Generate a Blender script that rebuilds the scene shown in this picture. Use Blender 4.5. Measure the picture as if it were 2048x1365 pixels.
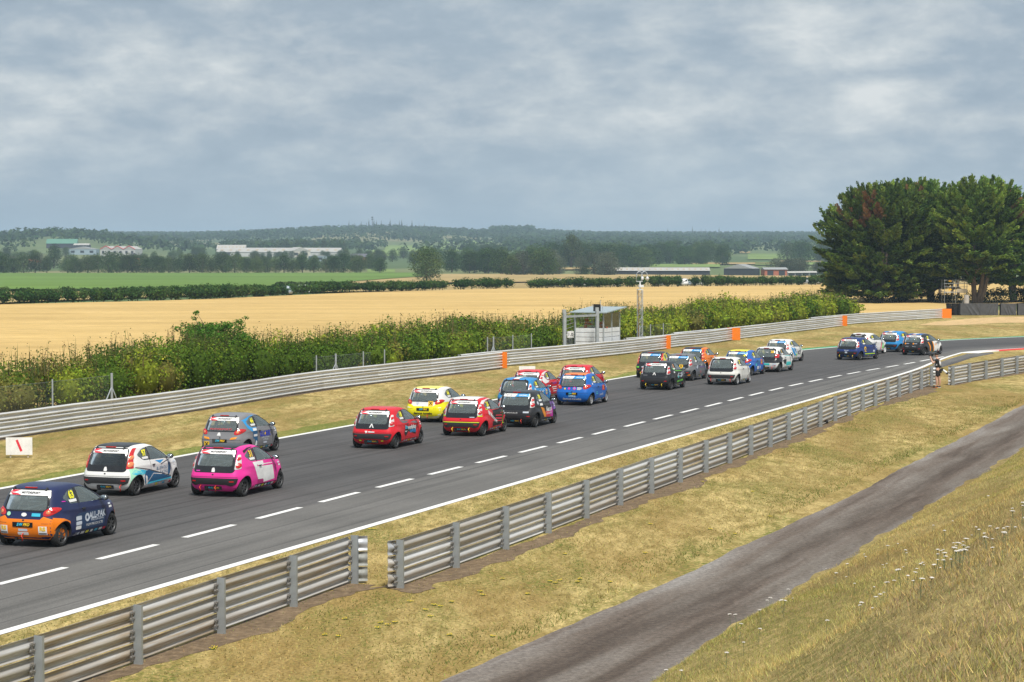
import bpy, bmesh, math, random
import numpy as np
from mathutils import Vector, Matrix

R = math.radians
random.seed(7)
rng = np.random.default_rng(11)
scene = bpy.context.scene
for o in list(bpy.data.objects):
    bpy.data.objects.remove(o, do_unlink=True)
COL = scene.collection

# ------------------------------------------------------------------ camera
F_PX, CAM_H, Y_HOR = 4400.0, 7.1, 503.0
PITCH = math.atan((682.5 - Y_HOR) / F_PX)
cam_data = bpy.data.cameras.new('camera')
cam_data.sensor_width = 36.0
cam_data.sensor_fit = 'HORIZONTAL'
cam_data.lens = 36.0 * F_PX / 2048.0
cam_data.clip_start = 0.1
cam_data.clip_end = 30000.0
cam = bpy.data.objects.new('camera', cam_data)
COL.objects.link(cam)
cam.location = (0, 0, CAM_H)
cam.rotation_euler = (R(90) - PITCH, 0, 0)
scene.camera = cam

# ------------------------------------------------------------------ world: grey broken cloud over a hazy blue sky
SUN_EL, SUN_AZ = R(56), R(165)          # azimuth measured clockwise from +Y
world = bpy.data.worlds.new('World')
scene.world = world
world.use_nodes = True
wt = world.node_tree
wt.nodes.clear()
def wn(t, **k):
    n = wt.nodes.new(t)
    for a, b in k.items():
        setattr(n, a, b)
    return n
w_out = wn('ShaderNodeOutputWorld')
w_bg = wn('ShaderNodeBackground')
w_bg.inputs['Strength'].default_value = 0.1
sky = wn('ShaderNodeTexSky', sky_type='NISHITA', sun_disc=False)
sky.sun_elevation = SUN_EL
sky.sun_rotation = SUN_AZ
sky.air_density = 1.3
sky.dust_density = 2.5
tc = wn('ShaderNodeTexCoord')
def wmap(scale, rot=(0, 0, 0), loc=(0, 0, 0)):
    m = wn('ShaderNodeMapping')
    m.inputs['Scale'].default_value = scale
    m.inputs['Rotation'].default_value = rot
    m.inputs['Location'].default_value = loc
    wt.links.new(tc.outputs['Generated'], m.inputs['Vector'])
    return m
def wnoise(mp, scale, detail, rough, dist=0.0):
    n = wn('ShaderNodeTexNoise')
    n.inputs['Scale'].default_value = scale
    n.inputs['Detail'].default_value = detail
    n.inputs['Roughness'].default_value = rough
    n.inputs['Distortion'].default_value = dist
    wt.links.new(mp.outputs['Vector'], n.inputs['Vector'])
    return n
def wramp(src, stops):
    r = wn('ShaderNodeValToRGB')
    e = r.color_ramp.elements
    while len(e) < len(stops):
        e.new(0.5)
    for i, (p, c) in enumerate(stops):
        e[i].position = p
        e[i].color = (c[0] / 10, c[1] / 10, c[2] / 10, 1)
    r.color_ramp.interpolation = 'LINEAR'
    wt.links.new(src, r.inputs['Fac'])
    return r
# cloud relief: large banks drawn out along the horizon, with finer billows on them
big = wnoise(wmap((1, 1, 2.7), (0, R(14), 0), (3.1, 1.7, 0.4)), 7.5, 7, 0.55, 0.10)
fine = wnoise(wmap((1, 1, 2.4), (0, R(18), 0), (0.3, 4.2, 1.1)), 25.0, 10, 0.60, 0.15)
wmix = wn('ShaderNodeMath', operation='MULTIPLY_ADD')
wmix.inputs[1].default_value = 0.52
wt.links.new(big.outputs['Fac'], wmix.inputs[0])
wsc = wn('ShaderNodeMath', operation='MULTIPLY')
wsc.inputs[1].default_value = 0.48
wt.links.new(fine.outputs['Fac'], wsc.inputs[0])
wt.links.new(wsc.outputs[0], wmix.inputs[2])
CL = 1.08
cloud = wramp(wmix.outputs[0], [(0.39, (2.75*CL, 3.40*CL, 4.10*CL)), (0.462, (3.20*CL, 3.85*CL, 4.50*CL)),
                                (0.508, (3.85*CL, 4.40*CL, 4.90*CL)), (0.562, (4.7*CL, 5.15*CL, 5.45*CL)), (0.66, (6.6*CL, 6.8*CL, 6.75*CL))])
# how much of the clear sky shows between the banks (more of it low down, where cloud thins into haze)
sep = wn('ShaderNodeSeparateXYZ')
wt.links.new(tc.outputs['Generated'], sep.inputs[0])
low = wn('ShaderNodeMapRange')
low.inputs['From Min'].default_value = 0.0
low.inputs['From Max'].default_value = 0.055
low.inputs['To Min'].default_value = 0.72
low.inputs['To Max'].default_value = 0.08
wt.links.new(sep.outputs['Z'], low.inputs['Value'])
gap = wnoise(wmap((1, 1, 3.4), (0, R(10), 0), (7.3, 2.2, 5.0)), 6.0, 4, 0.5, 0.2)
gm = wn('ShaderNodeMapRange')
gm.inputs['From Min'].default_value = 0.35
gm.inputs['From Max'].default_value = 0.65
gm.inputs['To Min'].default_value = 0.45
gm.inputs['To Max'].default_value = 1.2
wt.links.new(gap.outputs['Fac'], gm.inputs['Value'])
gmul = wn('ShaderNodeMath', operation='MULTIPLY', use_clamp=True)
wt.links.new(low.outputs[0], gmul.inputs[0])
wt.links.new(gm.outputs[0], gmul.inputs[1])
hz = wn('ShaderNodeMix', data_type='RGBA')
hz.inputs['Factor'].default_value = 0.75
hz.inputs[7].default_value = (5.0, 6.3, 7.4, 1)
wt.links.new(sky.outputs['Color'], hz.inputs[6])
sm = wn('ShaderNodeMix', data_type='RGBA')
wt.links.new(gmul.outputs[0], sm.inputs['Factor'])
csc = wn('ShaderNodeVectorMath', operation='SCALE')
csc.inputs['Scale'].default_value = 10.0
wt.links.new(cloud.outputs['Color'], csc.inputs[0])
wt.links.new(csc.outputs[0], sm.inputs[6])
wt.links.new(hz.outputs[2], sm.inputs[7])
wt.links.new(sm.outputs[2], w_bg.inputs['Color'])
wt.links.new(w_bg.outputs[0], w_out.inputs['Surface'])

# ------------------------------------------------------------------ sun behind thin cloud: soft
sun_data = bpy.data.lights.new('sun', 'SUN')
sun_data.energy = 4.2
sun_data.angle = R(12)
sun_data.color = (1.0, 0.95, 0.86)
sun = bpy.data.objects.new('sun', sun_data)
COL.objects.link(sun)
sdir = Vector((math.sin(SUN_AZ) * math.cos(SUN_EL), math.cos(SUN_AZ) * math.cos(SUN_EL), math.sin(SUN_EL)))
sun.rotation_euler = sdir.to_track_quat('Z', 'Y').to_euler()
sun.location = sdir * 200

scene.view_settings.view_transform = 'Standard'
scene.view_settings.look = 'None'
scene.view_settings.exposure = 0.15
scene.view_settings.gamma = 1.0
scene.view_settings.use_curve_mapping = False
scene.render.engine = 'CYCLES'
scene.cycles.max_bounces = 6
scene.cycles.transparent_max_bounces = 16
scene.cycles.volume_bounces = 0

# ------------------------------------------------------------------ helpers
def ground_at(px, py, z=0.0):
    """world point on the level z seen at photograph pixel (px, py)"""
    u = 682.5 - py
    yw = F_PX * math.cos(PITCH) + u * math.sin(PITCH)
    zw = -F_PX * math.sin(PITCH) + u * math.cos(PITCH)
    t = (z - CAM_H) / zw
    return Vector(((px - 1024) * t, yw * t, z))

def tag(o, label=None, cat=None, group=None, kind=None):
    if label: o['label'] = label
    if cat: o['category'] = cat
    if group: o['group'] = group
    if kind: o['kind'] = kind
    return o

def link(o, parent=None):
    COL.objects.link(o)
    if parent is not None:
        o.parent = parent
    return o

def empty(name, loc=(0, 0, 0), rz=0.0, parent=None):
    o = bpy.data.objects.new(name, None)
    o.empty_display_size = 0.3
    link(o, parent)
    o.location = loc
    o.rotation_euler = (0, 0, rz)
    return o

def put(name, me, parent=None, loc=(0, 0, 0), rz=0.0, scale=None, mat=None):
    o = bpy.data.objects.new(name, me)
    link(o, parent)
    o.location = loc
    o.rotation_euler = (0, 0, rz)
    if scale is not None:
        o.scale = scale
    if mat is not None:
        if len(me.materials) == 0:
            me.materials.append(mat)
        o.material_slots[0].link = 'OBJECT'
        o.material_slots[0].material = mat
    return o

def mesh_np(name, V, Fq, mats=None, smooth=False, col=None, midx=None, uv=None):
    """mesh from numpy vertices and an (n,3) or (n,4) index array"""
    V = np.asarray(V, dtype=np.float32)
    Fq = np.asarray(Fq, dtype=np.int32)
    me = bpy.data.meshes.new(name)
    n, k = Fq.shape
    me.vertices.add(len(V))
    me.vertices.foreach_set('co', V.ravel())
    me.loops.add(n * k)
    me.loops.foreach_set('vertex_index', Fq.ravel())
    me.polygons.add(n)
    me.polygons.foreach_set('loop_start', np.arange(0, n * k, k, dtype=np.int32))
    me.polygons.foreach_set('loop_total', np.full(n, k, dtype=np.int32))
    if smooth:
        me.polygons.foreach_set('use_smooth', np.ones(n, dtype=bool))
    if midx is not None:
        me.polygons.foreach_set('material_index', np.asarray(midx, dtype=np.int32))
    for m in (mats or []):
        me.materials.append(m)
    if col is not None:      # per-face colour
        a = me.attributes.new('Col', 'FLOAT_COLOR', 'FACE')
        c4 = np.ones((n, 4), dtype=np.float32)
        c4[:, :3] = col
        a.data.foreach_set('color', c4.ravel())
    if uv is not None:       # per-vertex uv
        l = me.uv_layers.new(name='UVMap')
        l.data.foreach_set('uv', np.asarray(uv, dtype=np.float32)[Fq.ravel()].ravel())
    me.update()
    me.validate()
    return me

class MB:
    """collects simple solids into one mesh"""
    def __init__(self):
        self.v, self.f, self.m = [], [], []
    def add(self, vs, fs, mi=0):
        b = len(self.v)
        self.v += [tuple(p) for p in vs]
        self.f += [tuple(i + b for i in f) for f in fs]
        self.m += [mi] * len(fs)
    def box(self, c, s, rz=0.0, mi=0, M=None):
        hx, hy, hz_ = s[0] / 2, s[1] / 2, s[2] / 2
        P = [Vector((x, y, z)) for x in (-hx, hx) for y in (-hy, hy) for z in (-hz_, hz_)]
        if M is not None:
            P = [M @ p for p in P]
        elif rz:
            q = Matrix.Rotation(rz, 3, 'Z')
            P = [q @ p for p in P]
        c = Vector(c)
        self.add([p + c for p in P], [(0, 1, 3, 2), (4, 6, 7, 5), (0, 4, 5, 1), (2, 3, 7, 6), (0, 2, 6, 4), (1, 5, 7, 3)], mi)
    def tube(self, pts, r, n=6, mi=0, cap=True):
        pts = [Vector(p) for p in pts]
        rr = r if isinstance(r, (list, tuple)) else [r] * len(pts)
        rings = []
        for i, p in enumerate(pts):
            d = (pts[min(i + 1, len(pts) - 1)] - pts[max(i - 1, 0)]).normalized()
            a = Vector((0, 0, 1)) if abs(d.z) < 0.9 else Vector((1, 0, 0))
            u = d.cross(a).normalized()
            w = u.cross(d)
            rings.append([p + (u * math.cos(2 * math.pi * k / n) + w * math.sin(2 * math.pi * k / n)) * rr[i] for k in range(n)])
        vs = [q for rg in rings for q in rg]
        fs = []
        for i in range(len(pts) - 1):
            for k in range(n):
                fs.append((i * n + k, i * n + (k + 1) % n, (i + 1) * n + (k + 1) % n, (i + 1) * n + k))
        if cap:
            fs.append(tuple(range(n))[::-1])
            fs.append(tuple(range((len(pts) - 1) * n, len(pts) * n)))
        self.add(vs, fs, mi)
    def prism(self, poly, z0, z1, mi=0, axis='z'):
        n = len(poly)
        def P(a, b, h):
            return (a, b, h) if axis == 'z' else ((a, h, b) if axis == 'y' else (h, a, b))
        vs = [P(a, b, z0) for a, b in poly] + [P(a, b, z1) for a, b in poly]
        fs = [tuple(range(n))[::-1], tuple(range(n, 2 * n))]
        fs += [(k, (k + 1) % n, n + (k + 1) % n, n + k) for k in range(n)]
        self.add(vs, fs, mi)
    def lathe(self, prof, n=16, axis='y', c=(0, 0, 0), mi=0):
        vs, fs = [], []
        for (r, h) in prof:
            for k in range(n):
                a = 2 * math.pi * k / n
                if axis == 'y':
                    vs.append((c[0] + r * math.cos(a), c[1] + h, c[2] + r * math.sin(a)))
                else:
                    vs.append((c[0] + r * math.cos(a), c[1] + r * math.sin(a), c[2] + h))
        for i in range(len(prof) - 1):
            for k in range(n):
                fs.append((i * n + k, i * n + (k + 1) % n, (i + 1) * n + (k + 1) % n, (i + 1) * n + k))
        self.add(vs, fs, mi)
    def mesh(self, name, mats=(), smooth=False, angle=None):
        me = bpy.data.meshes.new(name)
        me.from_pydata(self.v, [], self.f)
        for m in mats:
            me.materials.append(m)
        me.polygons.foreach_set('material_index', self.m)
        if smooth:
            me.polygons.foreach_set('use_smooth', [True] * len(self.f))
            if angle:
                me.set_sharp_from_angle(angle=R(angle))
        bm = bmesh.new()
        bm.from_mesh(me)
        bmesh.ops.recalc_face_normals(bm, faces=bm.faces)
        bm.to_mesh(me)
        bm.free()
        me.update()
        return me
    def build(self, name, mat, parent=None, loc=(0, 0, 0), rz=0.0, smooth=False, angle=None):
        return put(name, self.mesh(name, [mat] if not isinstance(mat, (list, tuple)) else mat, smooth, angle), parent, loc, rz)

def copy_tree(o, parent=None):
    c = o.copy()
    link(c, parent)
    for ch in o.children:
        copy_tree(ch, c)
    return c

# ------------------------------------------------------------------ materials
MAT = {}
def new_mat(name):
    m = bpy.data.materials.new(name)
    m.use_nodes = True
    nt = m.node_tree
    b = nt.nodes['Principled BSDF']
    MAT[name] = m
    return m, nt, b
def nd(nt, t, **k):
    n = nt.nodes.new(t)
    for a, b in k.items():
        setattr(n, a, b)
    return n
def set_in(n, **k):
    for a, b in k.items():
        n.inputs[a].default_value = b
    return n
class Ramp:
    def __init__(self, i, c):
        self.inputs, self.outputs = i, {'Color': c}
def ramp(nt, src, stops, interp='LINEAR'):
    r = nd(nt, 'ShaderNodeValToRGB')
    e = r.color_ramp.elements
    while len(e) < len(stops):
        e.new(0.5)
    for i, (p, c) in enumerate(stops):
        e[i].position = p
        e[i].color = (*c, 1) if len(c) == 3 else c
    r.color_ramp.interpolation = interp
    nt.links.new(src, r.inputs['Fac'])
    top = max(max(c[:3]) for p, c in stops)
    if top > 1.0:            # ramps clamp at 1: store scaled, multiply back
        for i, (p, c) in enumerate(stops):
            e[i].color = (c[0] / top, c[1] / top, c[2] / top, 1)
        v = nd(nt, 'ShaderNodeVectorMath', operation='SCALE')
        v.inputs['Scale'].default_value = top
        nt.links.new(r.outputs['Color'], v.inputs[0])
        return Ramp(r.inputs, v.outputs[0])
    return Ramp(r.inputs, r.outputs['Color'])
def noise(nt, scale, detail=4, rough=0.55, vec=None, dist=0.0):
    n = nd(nt, 'ShaderNodeTexNoise')
    set_in(n, Scale=scale, Detail=detail, Roughness=rough, Distortion=dist)
    if vec is not None:
        nt.links.new(vec, n.inputs['Vector'])
    return n
def mapping(nt, src, scale=(1, 1, 1), rot=(0, 0, 0), loc=(0, 0, 0)):
    m = nd(nt, 'ShaderNodeMapping')
    set_in(m, Scale=scale, Rotation=rot, Location=loc)
    nt.links.new(src, m.inputs['Vector'])
    return m
def mixc(nt, fac, a, b, mode='MIX'):
    m = nd(nt, 'ShaderNodeMix', data_type='RGBA', blend_type=mode)
    for sock, v in (('Factor', fac), (6, a), (7, b)):
        s = m.inputs[sock]
        if hasattr(v, 'links') or hasattr(v, 'is_linked'):
            nt.links.new(v, s)
        elif isinstance(v, (int, float)):
            s.default_value = v
        else:
            s.default_value = (*v, 1) if len(v) == 3 else v
    return m.outputs[2]
def bump(nt, b, src, strength=0.3, dist=0.02):
    n = nd(nt, 'ShaderNodeBump')
    set_in(n, Strength=strength, Distance=dist)
    nt.links.new(src, n.inputs['Height'])
    nt.links.new(n.outputs['Normal'], b.inputs['Normal'])

def plain(name, c, rough=0.6, metal=0.0, coat=0.0, var=0.12, vscale=4.0, spec=None):
    """paint-like material with faint uneven wear so that no surface is one flat tone"""
    if name in MAT:
        return MAT[name]
    m, nt, b = new_mat(name)
    g = nd(nt, 'ShaderNodeNewGeometry')
    t = nd(nt, 'ShaderNodeTexCoord')
    n = noise(nt, vscale, 5, 0.6, t.outputs['Object'])
    lo = tuple(max(0, x * (1 - var)) for x in c)
    hi = tuple(min(1, x * (1 + var)) for x in c)
    r = ramp(nt, n.outputs['Fac'], [(0.3, lo), (0.7, hi)])
    nt.links.new(r.outputs['Color'], b.inputs['Base Color'])
    set_in(b, Roughness=rough, Metallic=metal)
    if coat:
        set_in(b, **{'Coat Weight': coat, 'Coat Roughness': 0.08})
    if spec is not None:
        b.inputs['Specular IOR Level'].default_value = spec
    return m
# ================================================================== terrain profile
_prof = [(380, 585), (640, 566), (950, 548), (1200, 536), (1500, 523), (2000, 506), (2600, 492), (3200, 483), (4000, 475), (6000, 471), (9000, 471)]
_pd = np.array([-100.0, 300.0] + [d for d, y in _prof])
_pz = np.array([0.0, 0.0] + [CAM_H - d * (y - Y_HOR) / F_PX for d, y in _prof])
def tz(x, y):
    """height of the land: level round the circuit, a shallow valley, then rising wooded ground"""
    x = np.asarray(x, dtype=float); y = np.asarray(y, dtype=float)
    z = np.interp(y, _pd, _pz)
    ang = x / np.maximum(y, 50.0)
    def hill(px, d, wa, wd, h):
        a0 = (px - 1024) / F_PX
        return h * np.exp(-((ang - a0) / (wa / F_PX)) ** 2) * np.exp(-((y - d) / wd) ** 2)
    z = z + hill(110, 2300, 170, 420, 13) + hill(760, 3600, 190, 700, 13) + hill(1050, 3900, 130, 500, 5) + hill(560, 3500, 120, 500, 4)
    return z
def on_land(px, d, dz=0.0):
    x = (px - 1024) / F_PX * d
    return Vector((x, d, float(tz(x, d)) + dz))

TH = R(20.1)
D = Vector((math.sin(TH), math.cos(TH), 0))       # along the straight
N = Vector((-math.cos(TH), math.sin(TH), 0))      # to the left of it

# ------------------------------------------------------------------ ground materials
def grass_mat(name, straw, mid, green, gmin, gmax, fine=60.0):
    m, nt, b = new_mat(name)
    g = nd(nt, 'ShaderNodeNewGeometry')
    p = g.outputs['Position']
    rot = mapping(nt, p, (1.0, 0.30, 1.0), (0, 0, R(20.1)))
    n0 = noise(nt, 0.16, 4, 0.6, rot.outputs['Vector'], 0.5)      # broad worn and lush areas
    n1 = noise(nt, 0.45, 5, 0.62, rot.outputs['Vector'], 0.4)
    n2 = noise(nt, 2.4, 8, 0.76, rot.outputs['Vector'], 0.3)
    n3 = noise(nt, fine, 4, 0.7, p)
    base = ramp(nt, n2.outputs['Fac'], [(0.30, tuple(c * 0.60 for c in mid)), (0.44, mid), (0.56, straw), (0.70, tuple(min(1, c * 1.35) for c in straw))])
    brown = tuple(c * k for c, k in zip(mid, (0.88, 0.78, 0.72)))
    bf = ramp(nt, n0.outputs['Fac'], [(0.40, (0.75, 0.75, 0.75)), (0.55, (0, 0, 0))])
    c0 = mixc(nt, bf.outputs['Color'], base.outputs['Color'], brown)
    gf = ramp(nt, n1.outputs['Fac'], [(gmin, (0, 0, 0)), (gmax, (1, 1, 1))])
    n4 = noise(nt, 6.5, 5, 0.75, p)
    gf2 = ramp(nt, n4.outputs['Fac'], [(0.44, (0, 0, 0)), (0.56, (1, 1, 1))])
    gfac = nd(nt, 'ShaderNodeMath', operation='MULTIPLY')
    nt.links.new(gf.outputs['Color'], gfac.inputs[0])
    nt.links.new(gf2.outputs['Color'], gfac.inputs[1])
    c1 = mixc(nt, gfac.outputs[0], c0, green)
    sp = ramp(nt, n3.outputs['Fac'], [(0.28, (0.42, 0.42, 0.40)), (0.5, (0.95, 0.95, 0.95)), (0.70, (1.55, 1.50, 1.40))])
    c2 = mixc(nt, 1.0, c1, sp.outputs['Color'], 'MULTIPLY')
    nt.links.new(c2, b.inputs['Base Color'])
    set_in(b, Roughness=0.95)
    b.inputs['Specular IOR Level'].default_value = 0.1
    bump(nt, b, n3.outputs['Fac'], 0.5, 0.03)
    return m
grass_mat('verge_grass', (0.50, 0.385, 0.165), (0.295, 0.225, 0.082), (0.135, 0.155, 0.032), 0.45, 0.64, 14.0)
grass_mat('lush_grass', (0.30, 0.285, 0.085), (0.20, 0.205, 0.055), (0.125, 0.165, 0.032), 0.36, 0.56, 14.0)
grass_mat('bank_soil', (0.42, 0.32, 0.135), (0.27, 0.21, 0.085), (0.18, 0.17, 0.05), 0.40, 0.66, 40.0)

def far_land_mat():
    m, nt, b = new_mat('far_land')
    g = nd(nt, 'ShaderNodeNewGeometry')
    mp = mapping(nt, g.outputs['Position'], (0.0045, 0.0022, 0.0), (0, 0, 0.2))
    v = nd(nt, 'ShaderNodeTexVoronoi')
    set_in(v, Scale=1.0, Randomness=0.9)
    nt.links.new(mp.outputs['Vector'], v.inputs['Vector'])
    sp = nd(nt, 'ShaderNodeSeparateColor')
    nt.links.new(v.outputs['Color'], sp.inputs[0])
    r = ramp(nt, sp.outputs[0], [(0.0, (0.07, 0.115, 0.03)), (0.35, (0.11, 0.15, 0.045)), (0.66, (0.14, 0.165, 0.055)), (0.9, (0.20, 0.19, 0.08)), (1.0, (0.24, 0.21, 0.10))], 'CONSTANT')
    n = noise(nt, 0.05, 6, 0.6, g.outputs['Position'])
    f = ramp(nt, n.outputs['Fac'], [(0.3, (0.75, 0.75, 0.75)), (0.7, (1.2, 1.2, 1.2))])
    c = mixc(nt, 1.0, r.outputs['Color'], f.outputs['Color'], 'MULTIPLY')
    nt.links.new(c, b.inputs['Base Color'])
    set_in(b, Roughness=1.0)
    return m
far_land_mat()

def crop_mat(name, a, bcol, cdark, sx, sy, rot, fine=6.0):
    m, nt, b = new_mat(name)
    g = nd(nt, 'ShaderNodeNewGeometry')
    p = g.outputs['Position']
    mp = mapping(nt, p, (sx, sy, 1), (0, 0, rot))
    n1 = noise(nt, 1.0, 6, 0.62, mp.outputs['Vector'], 0.2)
    mp2 = mapping(nt, p, (sx * 0.25, sy * 0.18, 1), (0, 0, rot))
    n2 = noise(nt, 1.0, 3, 0.5, mp2.outputs['Vector'])
    mp3 = mapping(nt, p, (sx * 6, sy * 5, 1), (0, 0, rot))
    n3 = noise(nt, 1.0, 4, 0.7, mp3.outputs['Vector'])
    r = ramp(nt, n1.outputs['Fac'], [(0.26, cdark), (0.4, a), (0.68, bcol)])
    f = ramp(nt, n2.outputs['Fac'], [(0.3, (0.86, 0.85, 0.82)), (0.7, (1.12, 1.12, 1.12))])
    c = mixc(nt, 1.0, r.outputs['Color'], f.outputs['Color'], 'MULTIPLY')
    f3 = ramp(nt, n3.outputs['Fac'], [(0.28, (0.74, 0.72, 0.68)), (0.5, (1.0, 1.0, 1.0)), (0.75, (1.14, 1.14, 1.12))])
    c = mixc(nt, 1.0, c, f3.outputs['Color'], 'MULTIPLY')
    nt.links.new(c, b.inputs['Base Color'])
    set_in(b, Roughness=0.95)
    b.inputs['Specular IOR Level'].default_value = 0.1
    return m
crop_mat('ripe_wheat', (0.53, 0.365, 0.145), (0.60, 0.425, 0.18), (0.38, 0.265, 0.105), 0.10, 0.42, R(-7))
crop_mat('green_crop', (0.118, 0.205, 0.044), (0.155, 0.24, 0.056), (0.09, 0.16, 0.036), 0.02, 0.09, R(3))
crop_mat('dry_pasture', (0.36, 0.27, 0.12), (0.44, 0.33, 0.16), (0.24, 0.20, 0.09), 0.02, 0.07, R(5))
crop_mat('far_meadow', (0.17, 0.25, 0.07), (0.22, 0.29, 0.09), (0.13, 0.19, 0.05), 0.01, 0.04, R(0))

def asphalt_mat():
    m, nt, b = new_mat('asphalt')
    uv = nd(nt, 'ShaderNodeUVMap')
    g = nd(nt, 'ShaderNodeNewGeometry')
    sep_ = nd(nt, 'ShaderNodeSeparateXYZ')
    nt.links.new(uv.outputs['UV'], sep_.inputs[0])
    # older, paler strip right of the dashes; newer darker racing surface left of them (v = metres from the right edge)
    wob = noise(nt, 0.6, 3, 0.5, uv.outputs['UV'])
    va = nd(nt, 'ShaderNodeMath', operation='MULTIPLY_ADD')
    nt.links.new(wob.outputs['Fac'], va.inputs[0])
    va.inputs[1].default_value = 0.08
    nt.links.new(sep_.outputs['Y'], va.inputs[2])
    lane = ramp(nt, va.outputs[0], [(0.0, (0.150, 0.143, 0.134)), (0.158, (0.136, 0.130, 0.123)), (0.164, (0.104, 0.099, 0.097)), (0.30, (0.078, 0.074, 0.074)), (0.62, (0.086, 0.082, 0.082)), (1.0, (0.106, 0.101, 0.098))])
    lane.inputs['Fac'].default_value = 0
    sc = nd(nt, 'ShaderNodeMath', operation='MULTIPLY_ADD')   # v in 0..25 m -> 0..1
    nt.links.new(va.outputs[0], sc.inputs[0])
    sc.inputs[1].default_value = 1 / 24.0
    sc.inputs[2].default_value = 0.0
    nt.links.new(sc.outputs[0], lane.inputs['Fac'])
    st = mapping(nt, uv.outputs['UV'], (0.035, 2.2, 1), (0, 0, R(-0.6)))
    n1 = noise(nt, 1.0, 7, 0.62, st.outputs['Vector'], 0.15)
    f1 = ramp(nt, n1.outputs['Fac'], [(0.30, (0.42, 0.42, 0.42)), (0.45, (0.90, 0.90, 0.90)), (0.66, (1.18, 1.18, 1.18))])
    c = mixc(nt, 0.62, lane.outputs['Color'], f1.outputs['Color'], 'MULTIPLY')
    # single rubber lines
    st2 = mapping(nt, uv.outputs['UV'], (0.012, 5.2, 1), (0, 0, R(0.9)))
    n2 = noise(nt, 1.0, 3, 0.5, st2.outputs['Vector'])
    f2 = ramp(nt, n2.outputs['Fac'], [(0.35, (0.36, 0.36, 0.37)), (0.42, (1, 1, 1))])
    c = mixc(nt, 0.8, c, f2.outputs['Color'], 'MULTIPLY')
    # stains and patches
    n3 = noise(nt, 0.22, 5, 0.6, g.outputs['Position'])
    f3 = ramp(nt, n3.outputs['Fac'], [(0.3, (0.84, 0.84, 0.84)), (0.7, (1.14, 1.14, 1.14))])
    c = mixc(nt, 1.0, c, f3.outputs['Color'], 'MULTIPLY')
    n4 = noise(nt, 38, 3, 0.7, g.outputs['Position'])
    f4 = ramp(nt, n4.outputs['Fac'], [(0.3, (0.6, 0.6, 0.6)), (0.52, (0.96, 0.96, 0.96)), (0.72, (1.5, 1.5, 1.5))])
    c = mixc(nt, 1.0, c, f4.outputs['Color'], 'MULTIPLY')
    nt.links.new(c, b.inputs['Base Color'])
    set_in(b, Roughness=0.82)
    b.inputs['Specular IOR Level'].default_value = 0.35
    bump(nt, b, n4.outputs['Fac'], 0.35, 0.01)
asphalt_mat()

def road_paint(name, col, wear=0.35):
    m, nt, b = new_mat(name)
    g = nd(nt, 'ShaderNodeNewGeometry')
    n = noise(nt, 9.0, 6, 0.7, g.outputs['Position'])
    r = ramp(nt, n.outputs['Fac'], [(0.27, tuple(c * (1 - wear) * 0.6 + 0.05 for c in col)), (0.42, tuple(c * 0.93 for c in col)), (0.7, col)])
    nt.links.new(r.outputs['Color'], b.inputs['Base Color'])
    set_in(b, Roughness=0.7)
road_paint('white_line', (0.80, 0.79, 0.77))
road_paint('green_paint', (0.03, 0.33, 0.16))
road_paint('red_paint', (0.62, 0.045, 0.04))

def gravel_mat():
    m, nt, b = new_mat('gravel')
    uv = nd(nt, 'ShaderNodeUVMap')
    g = nd(nt, 'ShaderNodeNewGeometry')
    st = mapping(nt, uv.outputs['UV'], (0.10, 1.35, 1))
    n1 = noise(nt, 1.0, 5, 0.6, st.outputs['Vector'], 0.35)
    r1 = ramp(nt, n1.outputs['Fac'], [(0.30, (0.072, 0.051, 0.038)), (0.44, (0.130, 0.103, 0.084)), (0.58, (0.180, 0.156, 0.136)), (0.72, (0.23, 0.21, 0.19))])
    n2 = noise(nt, 8.5, 9, 0.86, g.outputs['Position'])
    f2 = ramp(nt, n2.outputs['Fac'], [(0.32, (0.34, 0.33, 0.32)), (0.48, (0.9, 0.9, 0.9)), (0.62, (1.5, 1.5, 1.5)), (0.72, (2.4, 2.3, 2.2))])
    c = mixc(nt, 1.0, r1.outputs['Color'], f2.outputs['Color'], 'MULTIPLY')
    sep_ = nd(nt, 'ShaderNodeSeparateXYZ')
    nt.links.new(uv.outputs['UV'], sep_.inputs[0])
    ed = ramp(nt, sep_.outputs['Y'], [(0.0, (1.28, 1.32, 1.38)), (0.20, (1.02, 1.0, 0.98)), (0.44, (0.56, 0.51, 0.47)), (0.60, (0.95, 0.92, 0.9)), (0.72, (0.74, 0.70, 0.66)), (1.0, (1.35, 1.40, 1.46))])
    sc = nd(nt, 'ShaderNodeMath', operation='MULTIPLY')
    sc.inputs[1].default_value = 1 / 3.3
    nt.links.new(sep_.outputs['Y'], sc.inputs[0])
    n5 = noise(nt, 0.35, 4, 0.6, g.outputs['Position'])
    s5 = nd(nt, 'ShaderNodeMath', operation='MULTIPLY_ADD')
    s5.inputs[1].default_value = 0.34
    nt.links.new(n5.outputs['Fac'], s5.inputs[0])
    sub = nd(nt, 'ShaderNodeMath', operation='SUBTRACT')
    sub.inputs[1].default_value = 0.17
    nt.links.new(sc.outputs[0], sub.inputs[0])
    nt.links.new(sub.outputs[0], s5.inputs[2])
    nt.links.new(s5.outputs[0], ed.inputs['Fac'])
    c = mixc(nt, 1.0, c, ed.outputs['Color'], 'MULTIPLY')
    nt.links.new(c, b.inputs['Base Color'])
    set_in(b, Roughness=0.95)
    bump(nt, b, n2.outputs['Fac'], 0.8, 0.03)
gravel_mat()
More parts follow.
